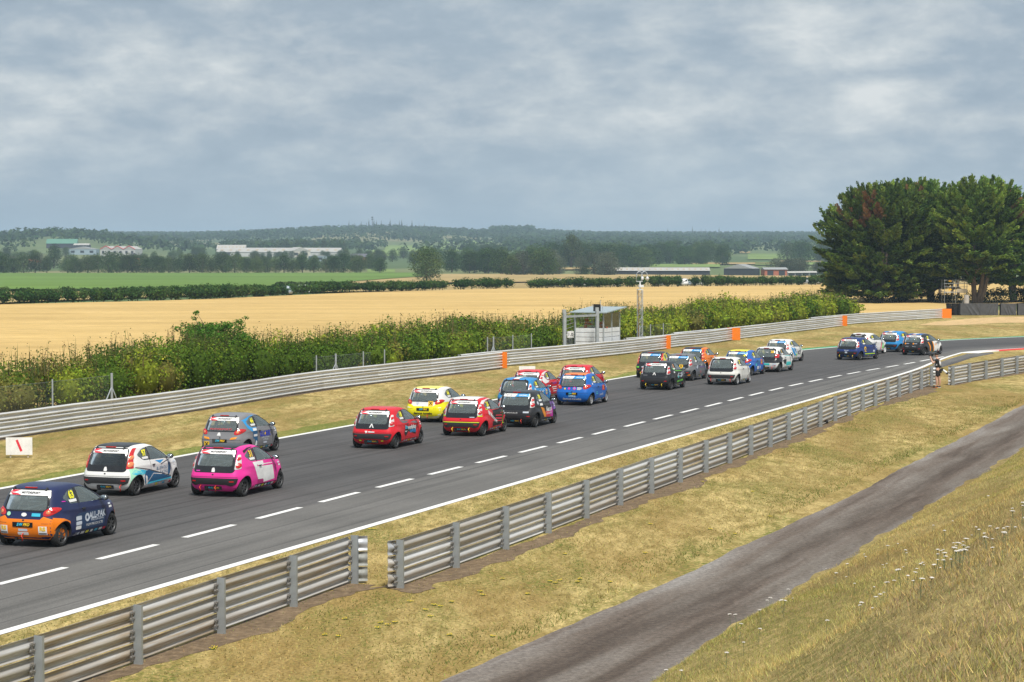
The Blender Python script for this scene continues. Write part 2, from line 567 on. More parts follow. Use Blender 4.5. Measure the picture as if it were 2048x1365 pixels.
def soil(name, a, bcol, s=9.0):
    m, nt, b = new_mat(name)
    g = nd(nt, 'ShaderNodeNewGeometry')
    n1 = noise(nt, s, 6, 0.72, g.outputs['Position'])
    n2 = noise(nt, 0.8, 4, 0.6, g.outputs['Position'])
    r = ramp(nt, n1.outputs['Fac'], [(0.3, tuple(c * 0.6 for c in a)), (0.5, a), (0.72, bcol)])
    f = ramp(nt, n2.outputs['Fac'], [(0.3, (0.8, 0.8, 0.8)), (0.7, (1.2, 1.2, 1.2))])
    c = mixc(nt, 1.0, r.outputs['Color'], f.outputs['Color'], 'MULTIPLY')
    nt.links.new(c, b.inputs['Base Color'])
    set_in(b, Roughness=0.95)
    bump(nt, b, n1.outputs['Fac'], 0.7, 0.03)
soil('bare_earth', (0.155, 0.105, 0.060), (0.29, 0.21, 0.125), 5.0)
soil('trap_gravel', (0.55, 0.37, 0.17), (0.68, 0.49, 0.26), 1.3)

# ------------------------------------------------------------------ the land, out to the horizon
ys = np.concatenate([np.arange(-80, 300, 20), np.arange(300, 1200, 25), np.arange(1200, 5000, 60), np.arange(5000, 9001, 400)])
us = np.linspace(-1, 1, 161)
gx = us[None, :] * (260 + 0.62 * np.maximum(ys, 0))[:, None]
gy = np.repeat(ys[:, None], len(us), 1)
gz = tz(gx, gy) - 0.15
V = np.stack([gx, gy, gz], -1).reshape(-1, 3)
nx = len(us)
ii = (np.arange(len(ys) - 1)[:, None] * nx + np.arange(nx - 1)[None, :]).ravel()
ground = put('ground', mesh_np('ground', V, np.stack([ii, ii + 1, ii + nx + 1, ii + nx], -1), [MAT['far_land']], True))
tag(ground, kind='structure')

def sheet(name, pts, z, mat, kind='structure', parent=None):
    me = bpy.data.meshes.new(name)
    me.from_pydata([(p[0], p[1], z) for p in pts], [], [tuple(range(len(pts)))])
    me.materials.append(mat)
    bm = bmesh.new(); bm.from_mesh(me)
    bmesh.ops.recalc_face_normals(bm, faces=bm.faces)
    for f in bm.faces:
        if f.normal.z < 0:
            f.normal_flip()
    bmesh.ops.triangulate(bm, faces=bm.faces)
    bm.to_mesh(me); bm.free()
    o = put(name, me, parent)
    if parent is None:
        tag(o, kind=kind)
    return o

def resample(pts, step=None, n=None):
    P = np.array([(p[0], p[1]) for p in pts], dtype=float)
    s = np.concatenate([[0], np.cumsum(np.hypot(*np.diff(P, axis=0).T))])
    # smooth: Catmull-Rom style by cubic Hermite on the chord length
    m = np.gradient(P, s, axis=0)
    q = np.linspace(0, s[-1], n or max(2, int(s[-1] / step) + 1))
    k = np.clip(np.searchsorted(s, q, side='right') - 1, 0, len(s) - 2)
    h = (s[k + 1] - s[k])[:, None]
    t = ((q - s[k]) / (s[k + 1] - s[k]))[:, None]
    return ((2 * t**3 - 3 * t**2 + 1) * P[k] + (t**3 - 2 * t**2 + t) * h * m[k]
            + (-2 * t**3 + 3 * t**2) * P[k + 1] + (t**3 - t**2) * h * m[k + 1])

def offset_line(P, d):
    T = np.gradient(P, axis=0)
    T /= np.hypot(T[:, 0], T[:, 1])[:, None]
    return P + np.stack([-T[:, 1], T[:, 0]], -1) * d

def ribbon(name, A, B, z, mat, rows=1, uvscale=1.0, kind='structure', parent=None):
    """strip between two equally sampled lines; uv in metres (u along, v across from A)"""
    A = np.asarray(A); B = np.asarray(B)
    n = len(A)
    t = np.linspace(0, 1, rows + 1)
    P = A[:, None, :] * (1 - t)[None, :, None] + B[:, None, :] * t[None, :, None]
    V = np.concatenate([P, np.full((n, rows + 1, 1), z)], -1).reshape(-1, 3)
    s = np.concatenate([[0], np.cumsum(np.hypot(*np.diff(A, axis=0).T))])
    w = np.hypot(*(B - A).T)
    uv = np.stack([np.repeat(s[:, None], rows + 1, 1), w[:, None] * t[None, :]], -1).reshape(-1, 2)
    c = rows + 1
    i = (np.arange(n - 1)[:, None] * c + np.arange(rows)[None, :]).ravel()
    Fq = np.stack([i, i + c, i + c + 1, i + 1], -1)
    me = mesh_np(name, V, Fq, [mat], False, uv=uv)
    bm = bmesh.new(); bm.from_mesh(me)
    for f in bm.faces:
        f.normal_update()
        if f.normal.z < 0:
            f.normal_flip()
    bm.to_mesh(me); bm.free()
    o = put(name, me, parent)
    if parent is None:
        tag(o, kind=kind)
    return o

G = lambda x, y: np.array(ground_at(x, y)[:2])
Dn = np.array(D[:2]); Nn = np.array(N[:2])

# ------------------------------------------------------------------ circuit edges
R0 = np.array([5.04, 80.15])
right_edge = [R0 - Dn * 105, R0 - Dn * 60, R0 - Dn * 30, R0, G(1665, 789), G(1848, 735), G(1866.6, 727), G(1917, 709), G(1933, 705), G(1975, 701.5), G(2048, 697), np.array([46.5, 168.0]), np.array([62, 175]), np.array([95, 182])]
L0 = np.array([-6.95, 88.73])
left_edge = [L0 - Dn * 115, L0 - Dn * 60, L0 - Dn * 25, L0, G(1240, 756), G(1450, 722.5), G(1607, 700.5), G(1674, 694.5), G(1877, 682), G(2048, 674), np.array([54, 191.5]), np.array([72, 199.5]), np.array([105, 206])]
NR = 220
RE = resample(right_edge, n=NR)
LE = resample(left_edge, n=NR)
# mown verges: one sheet from the bank to the hedge
hedge_front = [np.array([-56.5, -10.0]), G(0, 880) + Nn * 3.6, G(644, 781.5) + Nn * 3.4, G(1000, 738.4) + Nn * 3.6, G(1330, 699) + Nn * 4.0, G(1681, 653.5) + Nn * 4.6, np.array([36.6, 231.0])]
verge = [(-60, -40)] + [tuple(p + Nn * 1.6) for p in hedge_front] + [(43, 262), (70, 268), (160, 290), (240, 300), (240, -40)]
sheet('grass_verge', verge, 0.0, MAT['verge_grass'])
ribbon('race_track', RE, LE, 0.006, MAT['asphalt'], rows=6)
# painted edge lines
tag(ribbon('edge_line', offset_line(RE, -0.02), offset_line(RE, 0.24), 0.012, MAT['white_line']), kind='structure')
tag(ribbon('edge_line', offset_line(LE, 0.02), offset_line(LE, -0.24), 0.012, MAT['white_line']), kind='structure')
# dashes
dl = resample([G(0, 1169) - Dn * 24.6, G(0, 1169) - Dn * 12.3, G(0, 1169), G(350, 1081), G(747, 978), G(1108.8, 889), G(1409, 814.6), G(1594, 769.5), G(1723, 743.7), G(1815, 728), G(1900, 711.5)], step=0.05)
dash_line = dl
k = 0
MOD = 4.09
while (k + 1) * MOD < len(dl) * 0.05 - 0.5:
    a = int((k * MOD) / 0.05); b_ = min(a + int(2.75 / 0.05), len(dl) - 1)
    seg = dl[a:b_:9]
    if len(seg) > 2:
        o = ribbon('lane_dash', offset_line(seg, -0.10), offset_line(seg, 0.10), 0.012, MAT['white_line'])
    k += 1
# green painted run-off on the left of the corner, red and white kerb on the right
gi = [i for i in range(NR) if LE[i, 1] > 157.5]
gl = LE[gi]
tag(ribbon('green_runoff', offset_line(gl, 0.03), offset_line(gl, 0.75) if len(gl) > 2 else gl, 0.010, MAT['green_paint']), kind='structure')
ki = [i for i in range(NR) if RE[i, 1] > 153.0 and RE[i, 0] < 75]
kl = RE[ki]
kerb_pts = resample(kl, step=0.25)
kin, kout = offset_line(kerb_pts, 0.02), offset_line(kerb_pts, -1.15)
nseg = int(len(kerb_pts) / 18)
for s_ in range(nseg):
    a, b_ = s_ * 18, (s_ + 1) * 18 + 1
    m_ = MAT['red_paint'] if s_ in (1, 4, 6) or (s_ > 6 and s_ % 2 == 0) else MAT['white_line']
    A, B = kin[a:b_], kout[a:b_]
    n_ = len(A)
    if n_ < 2:
        continue
    up_ = np.clip((np.arange(n_) + s_ * 18) / 40.0, 0.02, 1.0)      # the kerb rises out of the ground over its first metres
    V = np.concatenate([np.c_[A, np.full(n_, 0.014)], np.c_[(A + B) / 2, 0.016 + 0.054 * up_], np.c_[B, 0.018 + 0.082 * up_], np.c_[B, np.full(n_, -0.05)]])
    i = np.arange(n_ - 1)
    Fq = np.concatenate([np.stack([i + r * n_, i + r * n_ + 1, i + (r + 1) * n_ + 1, i + (r + 1) * n_], -1) for r in range(3)])
    tag(put('kerb_block', mesh_np('kerb_block', V, Fq, [m_])), kind='structure')
# worn tarmac just outside the line before that kerb
pts = [G(1860, 733), G(1917, 711.5), G(1940, 707), G(1985, 704.5), G(1960, 711), G(1935, 718), G(1915, 728), G(1892, 735)]
wr = ribbon('worn_runoff', np.array([G(1864, 731), G(1900, 718), G(1935, 708.5), G(1985, 705)]), np.array([G(1878, 737), G(1912, 727), G(1945, 716), G(1988, 707.5)]), 0.009, MAT['asphalt'], rows=1)

# ------------------------------------------------------------------ service road, bare earth by the barriers, gravel trap
def wobble(P, amp, seed, step=1.0):
    r_ = np.random.default_rng(seed)
    n = len(P)
    w = np.zeros(n)
    for sc_, a in ((0.07, 1.0), (0.21, 0.55), (0.6, 0.35), (1.3, 0.25)):
        ph = r_.uniform(0, 6.28, 3)
        for j in range(3):
            w += a * np.sin(np.arange(n) * step * sc_ * 6.28 * (0.6 + 0.4 * j) / 2 + ph[j]) / 3
    return P + (offset_line(P, 1.0) - P) * (w * amp)[:, None]
road_c0 = G(880, 1365)
TR = np.array([math.sin(R(20.6)), math.cos(R(20.6))])
road_left = resample([road_c0 - TR * 70, road_c0, G(1475, 1100), G(2048, 810), G(2048, 810) + TR * 60, G(2048, 810) + TR * 120 + np.array([10, 0])], step=0.4)
road_right = offset_line(road_left, -3.28)
ribbon('service_road', wobble(road_left, 0.09, 3, 0.4), wobble(road_right, 0.10, 4, 0.4), 0.008, MAT['gravel'], rows=4)

near_a = [G(428, 1270) - Dn * 32, G(259, 1332), G(428, 1270), G(574, 1216), G(702, 1168)]
near_b = [G(793, 1177), G(995, 1103), G(1226, 1014.4), G(1445.7, 930.6), G(1567.6, 882.5), G(1667, 842.7), G(1770, 804), G(1860, 772)]
near_c = [G(1902.8, 771), G(1943, 763.5), G(1986, 756), G(2048, 745), G(2048, 745) + np.array([9.5, 13.5]), G(2048, 745) + np.array([20, 26])]
def earth(name, line, off0, off1, amp, seed, z=0.005):
    P = resample(line, step=0.25)
    ribbon(name, wobble(offset_line(P, off0), amp, seed, 0.25), wobble(offset_line(P, off1), amp * 1.6, seed + 1, 0.25), z, MAT['bare_earth'])
earth('earth_strip', near_a, 0.06, -0.62, 0.26, 21)
earth('earth_strip', near_b, 0.06, -0.58, 0.26, 23)
LS = resample([tuple(q) for q in LE[::6]], step=0.5)
ribbon('lush_edge', LS, wobble(offset_line(LS, 1.15), 0.55, 51, 0.5), 0.0035, MAT['lush_grass'])
gp_ = [near_a[-1] - Dn * 0.9 + Nn * 0.15, near_a[-1] + Nn * 0.35, near_a[-1] + Dn * 0.5 + Nn * 0.55, near_b[0] - Dn * 0.1 + Nn * 0.45, near_b[0] + Dn * 0.7 + Nn * 0.1, near_b[0] + Dn * 1.1 - Nn * 0.35, near_b[0] + Dn * 0.3 - Nn * 0.75, near_b[0] - Dn * 0.6 - Nn * 0.62, near_a[-1] - Dn * 0.2 - Nn * 0.85, near_a[-1] - Dn * 1.2 - Nn * 0.5]
gq = []
for q0, q1 in zip(gp_, gp_[1:] + gp_[:1]):
    for t_ in (0, 0.25, 0.5, 0.75):
        gq.append(q0 * (1 - t_) + q1 * t_ + rng.normal(0, 0.05, 2))
sheet('earth_gap', gq, 0.0095, MAT['bare_earth'])
earth('earth_strip', near_c, 0.05, -0.25, 0.12, 25)
far_line = [G(0, 880) - Dn * 40, G(0, 880), G(400, 821), G(644, 781.5), G(900, 750), G(1000, 738.4)]
earth('earth_strip', far_line, 0.3, -0.22, 0.10, 31)
trap = [G(1837, 650.5), G(1875, 643.5), G(1940, 638), G(2000, 634.5), G(2048, 633.5), G(2120, 632), G(2120, 648), G(2048, 646), G(1990, 646.5), G(1950, 649.5), G(1890, 651.5)]
sheet('gravel_trap', trap, 0.012, MAT['trap_gravel'])

# ------------------------------------------------------------------ fields
far_hedge_px = [(-260, 617), (0, 610), (330, 602), (700, 586.5), (1000, 578.5), (1300, 575), (1500, 572.5), (1680, 570.5), (1900, 569), (2150, 567)]
FH = [G(*p) for p in far_hedge_px]
wheat = [tuple(p + Nn * 3.4) for p in hedge_front] + [(52, 268), (80, 320), (150, 345), (260, 350)] + [tuple(p) for p in FH[::-1]]
sheet('wheat_field', wheat, 0.06, MAT['ripe_wheat'])

def field_strip(name, pa, pb, mat, dz=0.3, n=26):
    """field laid on the land between two lines given as (px, distance)"""
    def line(q):
        q = np.array(q, dtype=float)
        px = np.linspace(q[0, 0], q[-1, 0], n)
        return px, np.interp(px, q[:, 0], q[:, 1])
    pxa, da = line(pa); pxb, db = line(pb)
    rows = 10
    V = []
    for t in np.linspace(0, 1, rows + 1):
        d = da * (1 - t) + db * t
        px = pxa * (1 - t) + pxb * t
        x = (px - 1024) / F_PX * d
        V.append(np.stack([x, d, tz(x, d) + dz], -1))
    V = np.concatenate(V)
    i = (np.arange(rows)[:, None] * n + np.arange(n - 1)[None, :]).ravel()
    o = put(name, mesh_np(name, V, np.stack([i, i + 1, i + n + 1, i + n], -1), [mat], True))
    return tag(o, kind='structure')
field_strip('stubble_field', [(-300, 292), (0, 300), (700, 386), (1100, 425), (2200, 500)], [(-300, 365), (0, 385), (500, 420), (1100, 640), (2200, 800)], MAT['dry_pasture'], 0.10)
field_strip('green_field', [(-420, 372), (0, 383), (300, 390), (520, 430), (860, 800)], [(-420, 930), (0, 930), (300, 935), (520, 940), (860, 950)], MAT['green_crop'], 0.55)
field_strip('pasture', [(700, 560), (1100, 640), (1700, 650)], [(700, 900), (1100, 900), (1700, 800)], MAT['dry_pasture'], 0.4)
for (xa, xb, d0, d1, mt) in [(1120, 1210, 1080, 1190, 'dry_pasture'), (1300, 1440, 1190, 1320, 'far_meadow'), (1380, 1560, 1320, 1400, 'dry_pasture'), (1495, 1640, 1560, 1900, 'far_meadow'),
                             (1510, 1640, 1290, 1420, 'far_meadow'), (1560, 1650, 1440, 1500, 'dry_pasture'), (745, 800, 1750, 2150, 'far_meadow'), (770, 1010, 2050, 2500, 'far_meadow'), (880, 990, 2700, 3000, 'far_meadow'), (920, 1010, 1500, 1750, 'far_meadow'),
                             (-40, 95, 1280, 1500, 'far_meadow'), (735, 790, 960, 1100, 'far_meadow'), (1475, 1500, 1950, 2050, 'dry_pasture')]:
    field_strip('far_field', [(xa, d0), (xb, d0)], [(xa, d1), (xb, d1)], MAT[mt], 0.5, n=8)

# ------------------------------------------------------------------ the spectator bank, rising to the camera's feet
TOE = np.array([2.19, 36.01])
TN = np.array([TR[1], -TR[0]])                    # up the bank
def bank_z(s, t):
    h = 0.52 * t
    h = np.where(t > 9.2, 0.52 * 9.2 + (t - 9.2) * 0.16, h)
    h = h * np.clip(t / 0.8, 0.3, 1)
    return h + 0.10 * np.sin(s * 0.31 + 1.3 * np.sin(t * 0.7)) * np.clip(t / 2, 0, 1) + 0.07 * np.sin(s * 0.83 + t * 0.9) * np.clip(t / 2, 0, 1) + 0.12 * np.sin(t * 1.1 + 0.05 * s) * np.clip(t / 2, 0, 1)
sg = np.arange(-60, 130, 0.5)
tg = np.concatenate([[-0.25], np.arange(0, 16, 0.35), [20, 40, 90]])
S_, T_ = np.meshgrid(sg, tg, indexing='ij')
Bz = np.where(T_ < 0, -0.05, bank_z(S_, np.maximum(T_, 0)))
edge_w = 0.10 * np.sin(S_ * 0.9) + 0.07 * np.sin(S_ * 2.7 + 1)
Te = T_ + np.where(T_ < 0.5, edge_w, 0)
V = np.stack([TOE[0] + TR[0] * S_ + TN[0] * Te, TOE[1] + TR[1] * S_ + TN[1] * Te, Bz], -1).reshape(-1, 3)
c = len(tg)
i = (np.arange(len(sg) - 1)[:, None] * c + np.arange(c - 1)[None, :]).ravel()
bank = put('grass_bank', mesh_np('grass_bank', V, np.stack([i, i + c, i + c + 1, i + 1], -1), [MAT['bank_soil']], True))
tag(bank, kind='structure')
# ================================================================== crash barriers
def rail_mat(name, tones, dirt, dmin, dmax):
    m, nt, b = new_mat(name)
    oi = nd(nt, 'ShaderNodeObjectInfo')
    t = nd(nt, 'ShaderNodeTexCoord')
    mp = mapping(nt, t.outputs['Object'], (1.2, 9, 9))
    n = noise(nt, 1.6, 6, 0.65, mp.outputs['Vector'])
    off = nd(nt, 'ShaderNodeVectorMath', operation='ADD')
    nt.links.new(oi.outputs['Location'], off.inputs[1])
    nt.links.new(mp.outputs['Vector'], off.inputs[0])
    nt.links.new(off.outputs[0], n.inputs['Vector'])
    base = ramp(nt, oi.outputs['Random'], [(0.0, tones[0]), (0.5, tones[1]), (1.0, tones[2])])
    dr = ramp(nt, n.outputs['Fac'], [(dmin, (0, 0, 0)), (dmax, (1, 1, 1))])
    k = nd(nt, 'ShaderNodeMath', operation='MULTIPLY')
    r2 = nd(nt, 'ShaderNodeMath', operation='FRACT')
    r3 = nd(nt, 'ShaderNodeMath', operation='MULTIPLY')
    r3.inputs[1].default_value = 7.31
    nt.links.new(oi.outputs['Random'], r3.inputs[0])
    nt.links.new(r3.outputs[0], r2.inputs[0])
    nt.links.new(r2.outputs[0], k.inputs[0])
    nt.links.new(dr.outputs['Color'], k.inputs[1])
    c = mixc(nt, k.outputs[0], base.outputs['Color'], dirt)
    n2 = noise(nt, 2.0, 5, 0.7, off.outputs[0])
    f2 = ramp(nt, n2.outputs['Fac'], [(0.3, (0.78, 0.78, 0.78)), (0.65, (1.1, 1.1, 1.1))])
    c = mixc(nt, 1.0, c, f2.outputs['Color'], 'MULTIPLY')
    nt.links.new(c, b.inputs['Base Color'])
    set_in(b, Roughness=0.42, Metallic=0.15)
    return m
rail_mat('galvanised_rail', [(0.44, 0.44, 0.435), (0.56, 0.565, 0.57), (0.66, 0.675, 0.695)], (0.34, 0.255, 0.155), 0.32, 0.62)
rail_mat('pale_rail', [(0.58, 0.58, 0.575), (0.64, 0.645, 0.645), (0.70, 0.705, 0.715)], (0.40, 0.36, 0.30), 0.45, 0.8)
plain('galvanised_post', (0.36, 0.39, 0.41), 0.5, 0.45, var=0.12, vscale=2.5)
plain('dark_steel', (0.07, 0.07, 0.07), 0.6, 0.3)
plain('new_zinc', (0.44, 0.46, 0.50), 0.45, 0.3)
plain('crumpled_plate', (0.24, 0.25, 0.24), 0.6, 0.2, var=0.35, vscale=5)
plain('orange_board', (0.86, 0.21, 0.01), 0.55, var=0.06)
plain('bolt_steel', (0.30, 0.29, 0.28), 0.5, 0.6)

W_PROF = [(-.156, .014), (-.146, .016), (-.122, .074), (-.100, .083), (-.078, .074), (-.034, .008), (0, 0), (.034, .008), (.078, .074), (.100, .083), (.122, .074), (.146, .016), (.156, .014)]
def beam_mesh(name, L=1.0, amp=1.0, taper=None):
    """W-section beam along +x, traffic side +y, 4 mm thick"""
    n = len(W_PROF)
    xs = [0, L] if taper is None else list(np.linspace(0, L, 7))
    V, Fs = [], []
    for j, x in enumerate(xs):
        k = 1.0 if taper is None else 1 - (1 - taper) * j / (len(xs) - 1)
        for z, y in W_PROF:
            V.append((x, y * amp * k, z))
        for z, y in W_PROF:
            V.append((x, y * amp * k - 0.005, z * 1.002))
    c = 2 * n
    for j in range(len(xs) - 1):
        for i in range(n - 1):
            a = j * c + i
            Fs.append((a, a + c, a + c + 1, a + 1))
            a = j * c + n + i
            Fs.append((a, a + 1, a + c + 1, a + c))
        Fs.append((j * c, j * c + n, (j + 1) * c + n, (j + 1) * c))
        Fs.append((j * c + n - 1, (j + 1) * c + n - 1, (j + 1) * c + 2 * n - 1, j * c + 2 * n - 1))
    me = mesh_np(name, V, Fs, [], True)
    me.set_sharp_from_angle(angle=R(50))
    return me
RAIL_ME = beam_mesh('rail', 1.0)
END_ME = beam_mesh('end_plate', 0.42, 0.7, 0.25)

_p = MB()      # channel post, web across the line of the barrier
_p.box((-0.028, 0, 0.51), (0.006, 0.150, 1.06))
_p.box((0.003, 0.073, 0.51), (0.056, 0.006, 1.06))
_p.box((0.003, -0.073, 0.51), (0.056, 0.006, 1.06))
POST_ME = _p.mesh('post', [MAT['galvanised_post']])
_p = MB()
_p.box((0, 0, 0.50), (0.09, 0.10, 1.0))
POST_DARK_ME = _p.mesh('post', [MAT['galvanised_post']])
_p = MB()
for dz in (-0.05, 0.05):
    _p.box((0, 0, dz), (0.10, 0.02, 0.03))
    for dx in (-0.05, 0.05):
        _p.lathe([(0.0, -0.03), (0.018, -0.03), (0.018, -0.012)], 6, 'y', (dx, 0, dz))
_p.box((0, 0.004, 0), (0.05, 0.008, 0.13))
SPLICE_ME = _p.mesh('splice_bracket', [MAT['bolt_steel']])

RAIL_Z = (0.205, 0.535, 0.865)
def barrier(line, spacing, rail_m, label, group, side=1, back_posts='c', first_end=False, last_end=False, zs=RAIL_Z, jitter=0.012, seed=1):
    """side=+1: traffic on the left of the line direction. posts stand behind the rails"""
    r_ = random.Random(seed)
    P = resample(line, step=0.05)
    L = (len(P) - 1) * 0.05
    nb = max(1, round(L / spacing))
    idx = [int(round(k * (len(P) - 1) / nb)) for k in range(nb + 1)]
    Q = [P[i] for i in idx]
    root = empty('crash_barrier', (Q[0][0], Q[0][1], 0))
    tag(root, label, 'barrier', group)
    o = Vector((Q[0][0], Q[0][1], 0))
    zj = [r_.uniform(-jitter, jitter) for _ in Q]
    for k in range(nb + 1):
        t = Q[min(k + 1, nb)] - Q[max(k - 1, 0)]
        a = math.atan2(t[1], t[0])
        nrm = Vector((-math.sin(a), math.cos(a), 0)) * side
        p = Vector((Q[k][0], Q[k][1], 0)) - o
        if back_posts == 'c':
            put('post', POST_ME, root, p - nrm * 0.088 + Vector((0, 0, zj[k])), a if side > 0 else a + math.pi)
        else:
            put('post', POST_DARK_ME, root, p - nrm * 0.10, a)
        if back_posts == 'c':
            for z in zs:
                put('splice_bracket', SPLICE_ME, root, p - nrm * 0.022 + Vector((0, 0, z + zj[k])) - Vector((math.cos(a), math.sin(a), 0)) * 0.11, a if side > 0 else a + math.pi)
    for k in range(nb):
        A = Vector((Q[k][0], Q[k][1], 0)) - o
        B = Vector((Q[k + 1][0], Q[k + 1][1], 0)) - o
        dv = B - A
        a = math.atan2(dv.y, dv.x)
        for z in zs:
            ex = 0.10
            st = A - dv.normalized() * ex * 0.5
            if side > 0:
                loc, rz = st, a
            else:
                loc, rz = B + dv.normalized() * ex * 0.5, a + math.pi
            # overlap consecutive rails like fish scales (the next one a few mm proud)
            q = put('rail', RAIL_ME, root, (0, 0, 0), 0, None, rail_m)
            za, zb = (zj[k], zj[k + 1]) if side > 0 else (zj[k + 1], zj[k])
            tilt = math.atan2(zb - za, dv.length)
            nrm = Vector((-math.sin(rz), math.cos(rz), 0))
            q.location = Vector((loc.x, loc.y, z + za)) + nrm * (0.006 * (k % 2))
            q.rotation_euler = (0, -tilt, rz)
            q.scale = (dv.length + ex, 1, 1)
    for flag, kk, sgn in ((first_end, 0, -1), (last_end, nb, 1)):
        if flag:
            t = (Q[1] - Q[0]) if kk == 0 else (Q[nb] - Q[nb - 1])
            a = math.atan2(t[1], t[0])
            p = Vector((Q[kk][0], Q[kk][1], 0)) - o
            for z in zs:
                e = put('end_plate', END_ME, root, (0, 0, 0), 0, None, MAT['new_zinc'] if z == zs[-1] else (MAT['crumpled_plate'] if flag != 'flare' else rail_m))
                e.location = p + Vector((0, 0, z))
                e.rotation_euler = (0, 0, a)
                if flag == 'flare':
                    e.scale = (sgn * 0.5, 1.5, 1.0)
                    e.rotation_euler = (0, 0, a - R(35))
                else:
                    e.scale = (sgn, 1, 1)
                    e.rotation_euler = (0, 0, a - R(62))
                    e.scale = (sgn * 0.85, 1.3, 1.0)
    return root

barrier(near_a, 3.25, MAT['galvanised_rail'], 'galvanised three-rail crash barrier beside the white edge line, crumpled end plates at its gap', None, 1, 'c', False, True, seed=3)
barrier(near_b, 3.27, MAT['galvanised_rail'], 'long rust-stained three-rail crash barrier between the earth gap and the photographer', None, 1, 'c', 'flare', True, seed=4)
barrier(near_c, 3.2, MAT['galvanised_rail'], 'grey three-rail crash barrier curving right beyond the photographer', None, 1, 'c', 'flare', False, seed=5)

far_runs = [
    ([G(0, 880) - Dn * 40, G(0, 880) - Dn * 15, G(0, 880), G(400, 821), G(644, 781.5), G(900, 750), G(1003, 738)], 'pale three-rail crash barrier across the track, below the chain-link fence'),
    ([G(943, 744) + Nn * 0.7, G(1014.7, 734.7) + Nn * 0.35, G(1241.8, 710.3), G(1331, 699)], 'pale crash barrier in front of the white marshal hut, orange board on its end'),
    ([G(1272, 706) + Nn * 0.75, G(1341.5, 697.4) + Nn * 0.3, G(1456, 682.8), G(1463, 681.6)], 'short crash barrier between the narrow and the wide orange board'),
    ([G(1370, 693.5) + Nn * 0.9, G(1477, 680.0) + Nn * 0.35, G(1580, 666), G(1684, 653.2)], 'crash barrier beyond the widest orange board, below the bright hedge'),
    ([G(1640, 658) + Nn * 0.9, G(1692, 650.8) + Nn * 0.3, G(1800, 642.5), G(1884, 637.2)], 'last crash barrier under the cypress trees, square orange board on its end'),
]
far_ends = []
for i_, (ln, lb) in enumerate(far_runs):
    barrier(ln, 3.2, MAT['pale_rail'], lb, None, -1, 'd', False, False, seed=20 + i_)
    P = resample(ln, step=0.1)
    far_ends.append((P[-1], P[-1] - P[-4]))
# orange end boards: thin plates bolted on the traffic face
for i_, ((p, t), w) in enumerate(zip(far_ends, (0.55, 0.62, 1.35, 0.9, 2.1))):
    a = math.atan2(t[1], t[0])
    nrm = Vector((math.sin(a), -math.cos(a), 0))
    face = [R(-30), R(-30), R(-14), R(-32), R(-12)][i_]        # boards face back down the track
    q = empty('orange_board', (p[0] + nrm.x * 0.16, p[1] + nrm.y * 0.16, 0), face)
    bm_ = MB(); bm_.box((0, 0, 0.53), (w * 0.8, 0.02, 0.98)); bm_.build('board_face', MAT['orange_board'], q)
    bm_ = MB()
    for z in (0.2, 0.53, 0.86):
        bm_.box((-w * 0.25, 0.06, z), (0.06, 0.10, 0.10))
    bm_.build('bracket', MAT['dark_steel'], q)
    tag(q, ['narrow orange board on the barrier end above the white arrow sign', 'orange board on the barrier end beside the camera mast',
            'widest orange board standing out from the barrier end', 'slim orange board on the barrier below the bright hedge',
            'square orange board on the barrier end beside the black tyre wall'][i_], 'board')
# ================================================================== small hatchback race cars
# car coordinates: x forward from the rear bumper, y left, z up. origin shifted to mid-length on the ground.
CX0 = 1.70
_ct = np.array([  # z, rear x, front x, half width, rear exponent, front exponent
    (0.17, 0.17, 3.25, 0.700, 6.0, 3.2), (0.22, 0.10, 3.33, 0.750, 6.3, 3.2), (0.30, 0.045, 3.40, 0.788, 6.5, 3.2), (0.40, 0.012, 3.43, 0.806, 6.5, 3.2),
    (0.52, 0.000, 3.43, 0.815, 6.5, 3.2), (0.62, 0.012, 3.41, 0.816, 6.4, 3.2), (0.70, 0.040, 3.38, 0.814, 6.2, 3.3), (0.78, 0.068, 3.32, 0.808, 5.9, 3.4),
    (0.86, 0.090, 3.20, 0.798, 5.6, 3.6), (0.92, 0.108, 3.00, 0.788, 5.4, 4.0), (0.97, 0.124, 2.76, 0.774, 5.2, 5.0), (1.00, 0.135, 2.58, 0.762, 5.0, 5.6),
    (1.10, 0.175, 2.37, 0.728, 5.0, 6.2), (1.20, 0.222, 2.15, 0.690, 5.0, 6.4), (1.30, 0.282, 1.93, 0.646, 5.0, 6.4), (1.365, 0.345, 1.77, 0.620, 4.8, 6.0),
    (1.405, 0.415, 1.64, 0.585, 4.6, 5.2), (1.435, 0.53, 1.52, 0.54, 4.2, 4.2), (1.455, 0.70, 1.40, 0.45, 3.4, 3.4), (1.465, 0.95, 1.22, 0.26, 2.6, 2.6)])
def _pchip(x, y, q):
    h = np.diff(x); d = np.diff(y) / h
    m = np.zeros_like(y)
    m[1:-1] = np.where(d[1:] * d[:-1] > 0, 2 * d[1:] * d[:-1] / np.where(np.abs(d[1:] + d[:-1]) < 1e-9, 1e-9, d[1:] + d[:-1]), 0)
    m[0], m[-1] = d[0], d[-1]
    k = np.clip(np.searchsorted(x, q, side='right') - 1, 0, len(x) - 2)
    t = (q - x[k]) / h[k]
    return (2*t**3 - 3*t**2 + 1)*y[k] + (t**3 - 2*t**2 + t)*h[k]*m[k] + (-2*t**3 + 3*t**2)*y[k+1] + (t**3 - t**2)*h[k]*m[k+1]
def car_slice(z):
    z = np.clip(np.asarray(z, dtype=float), 0.17, 1.465)
    return [_pchip(_ct[:, 0], _ct[:, j], z) for j in range(1, 6)]
RW, FW, WZ, WR = 0.47, 2.81, 0.283, 0.283
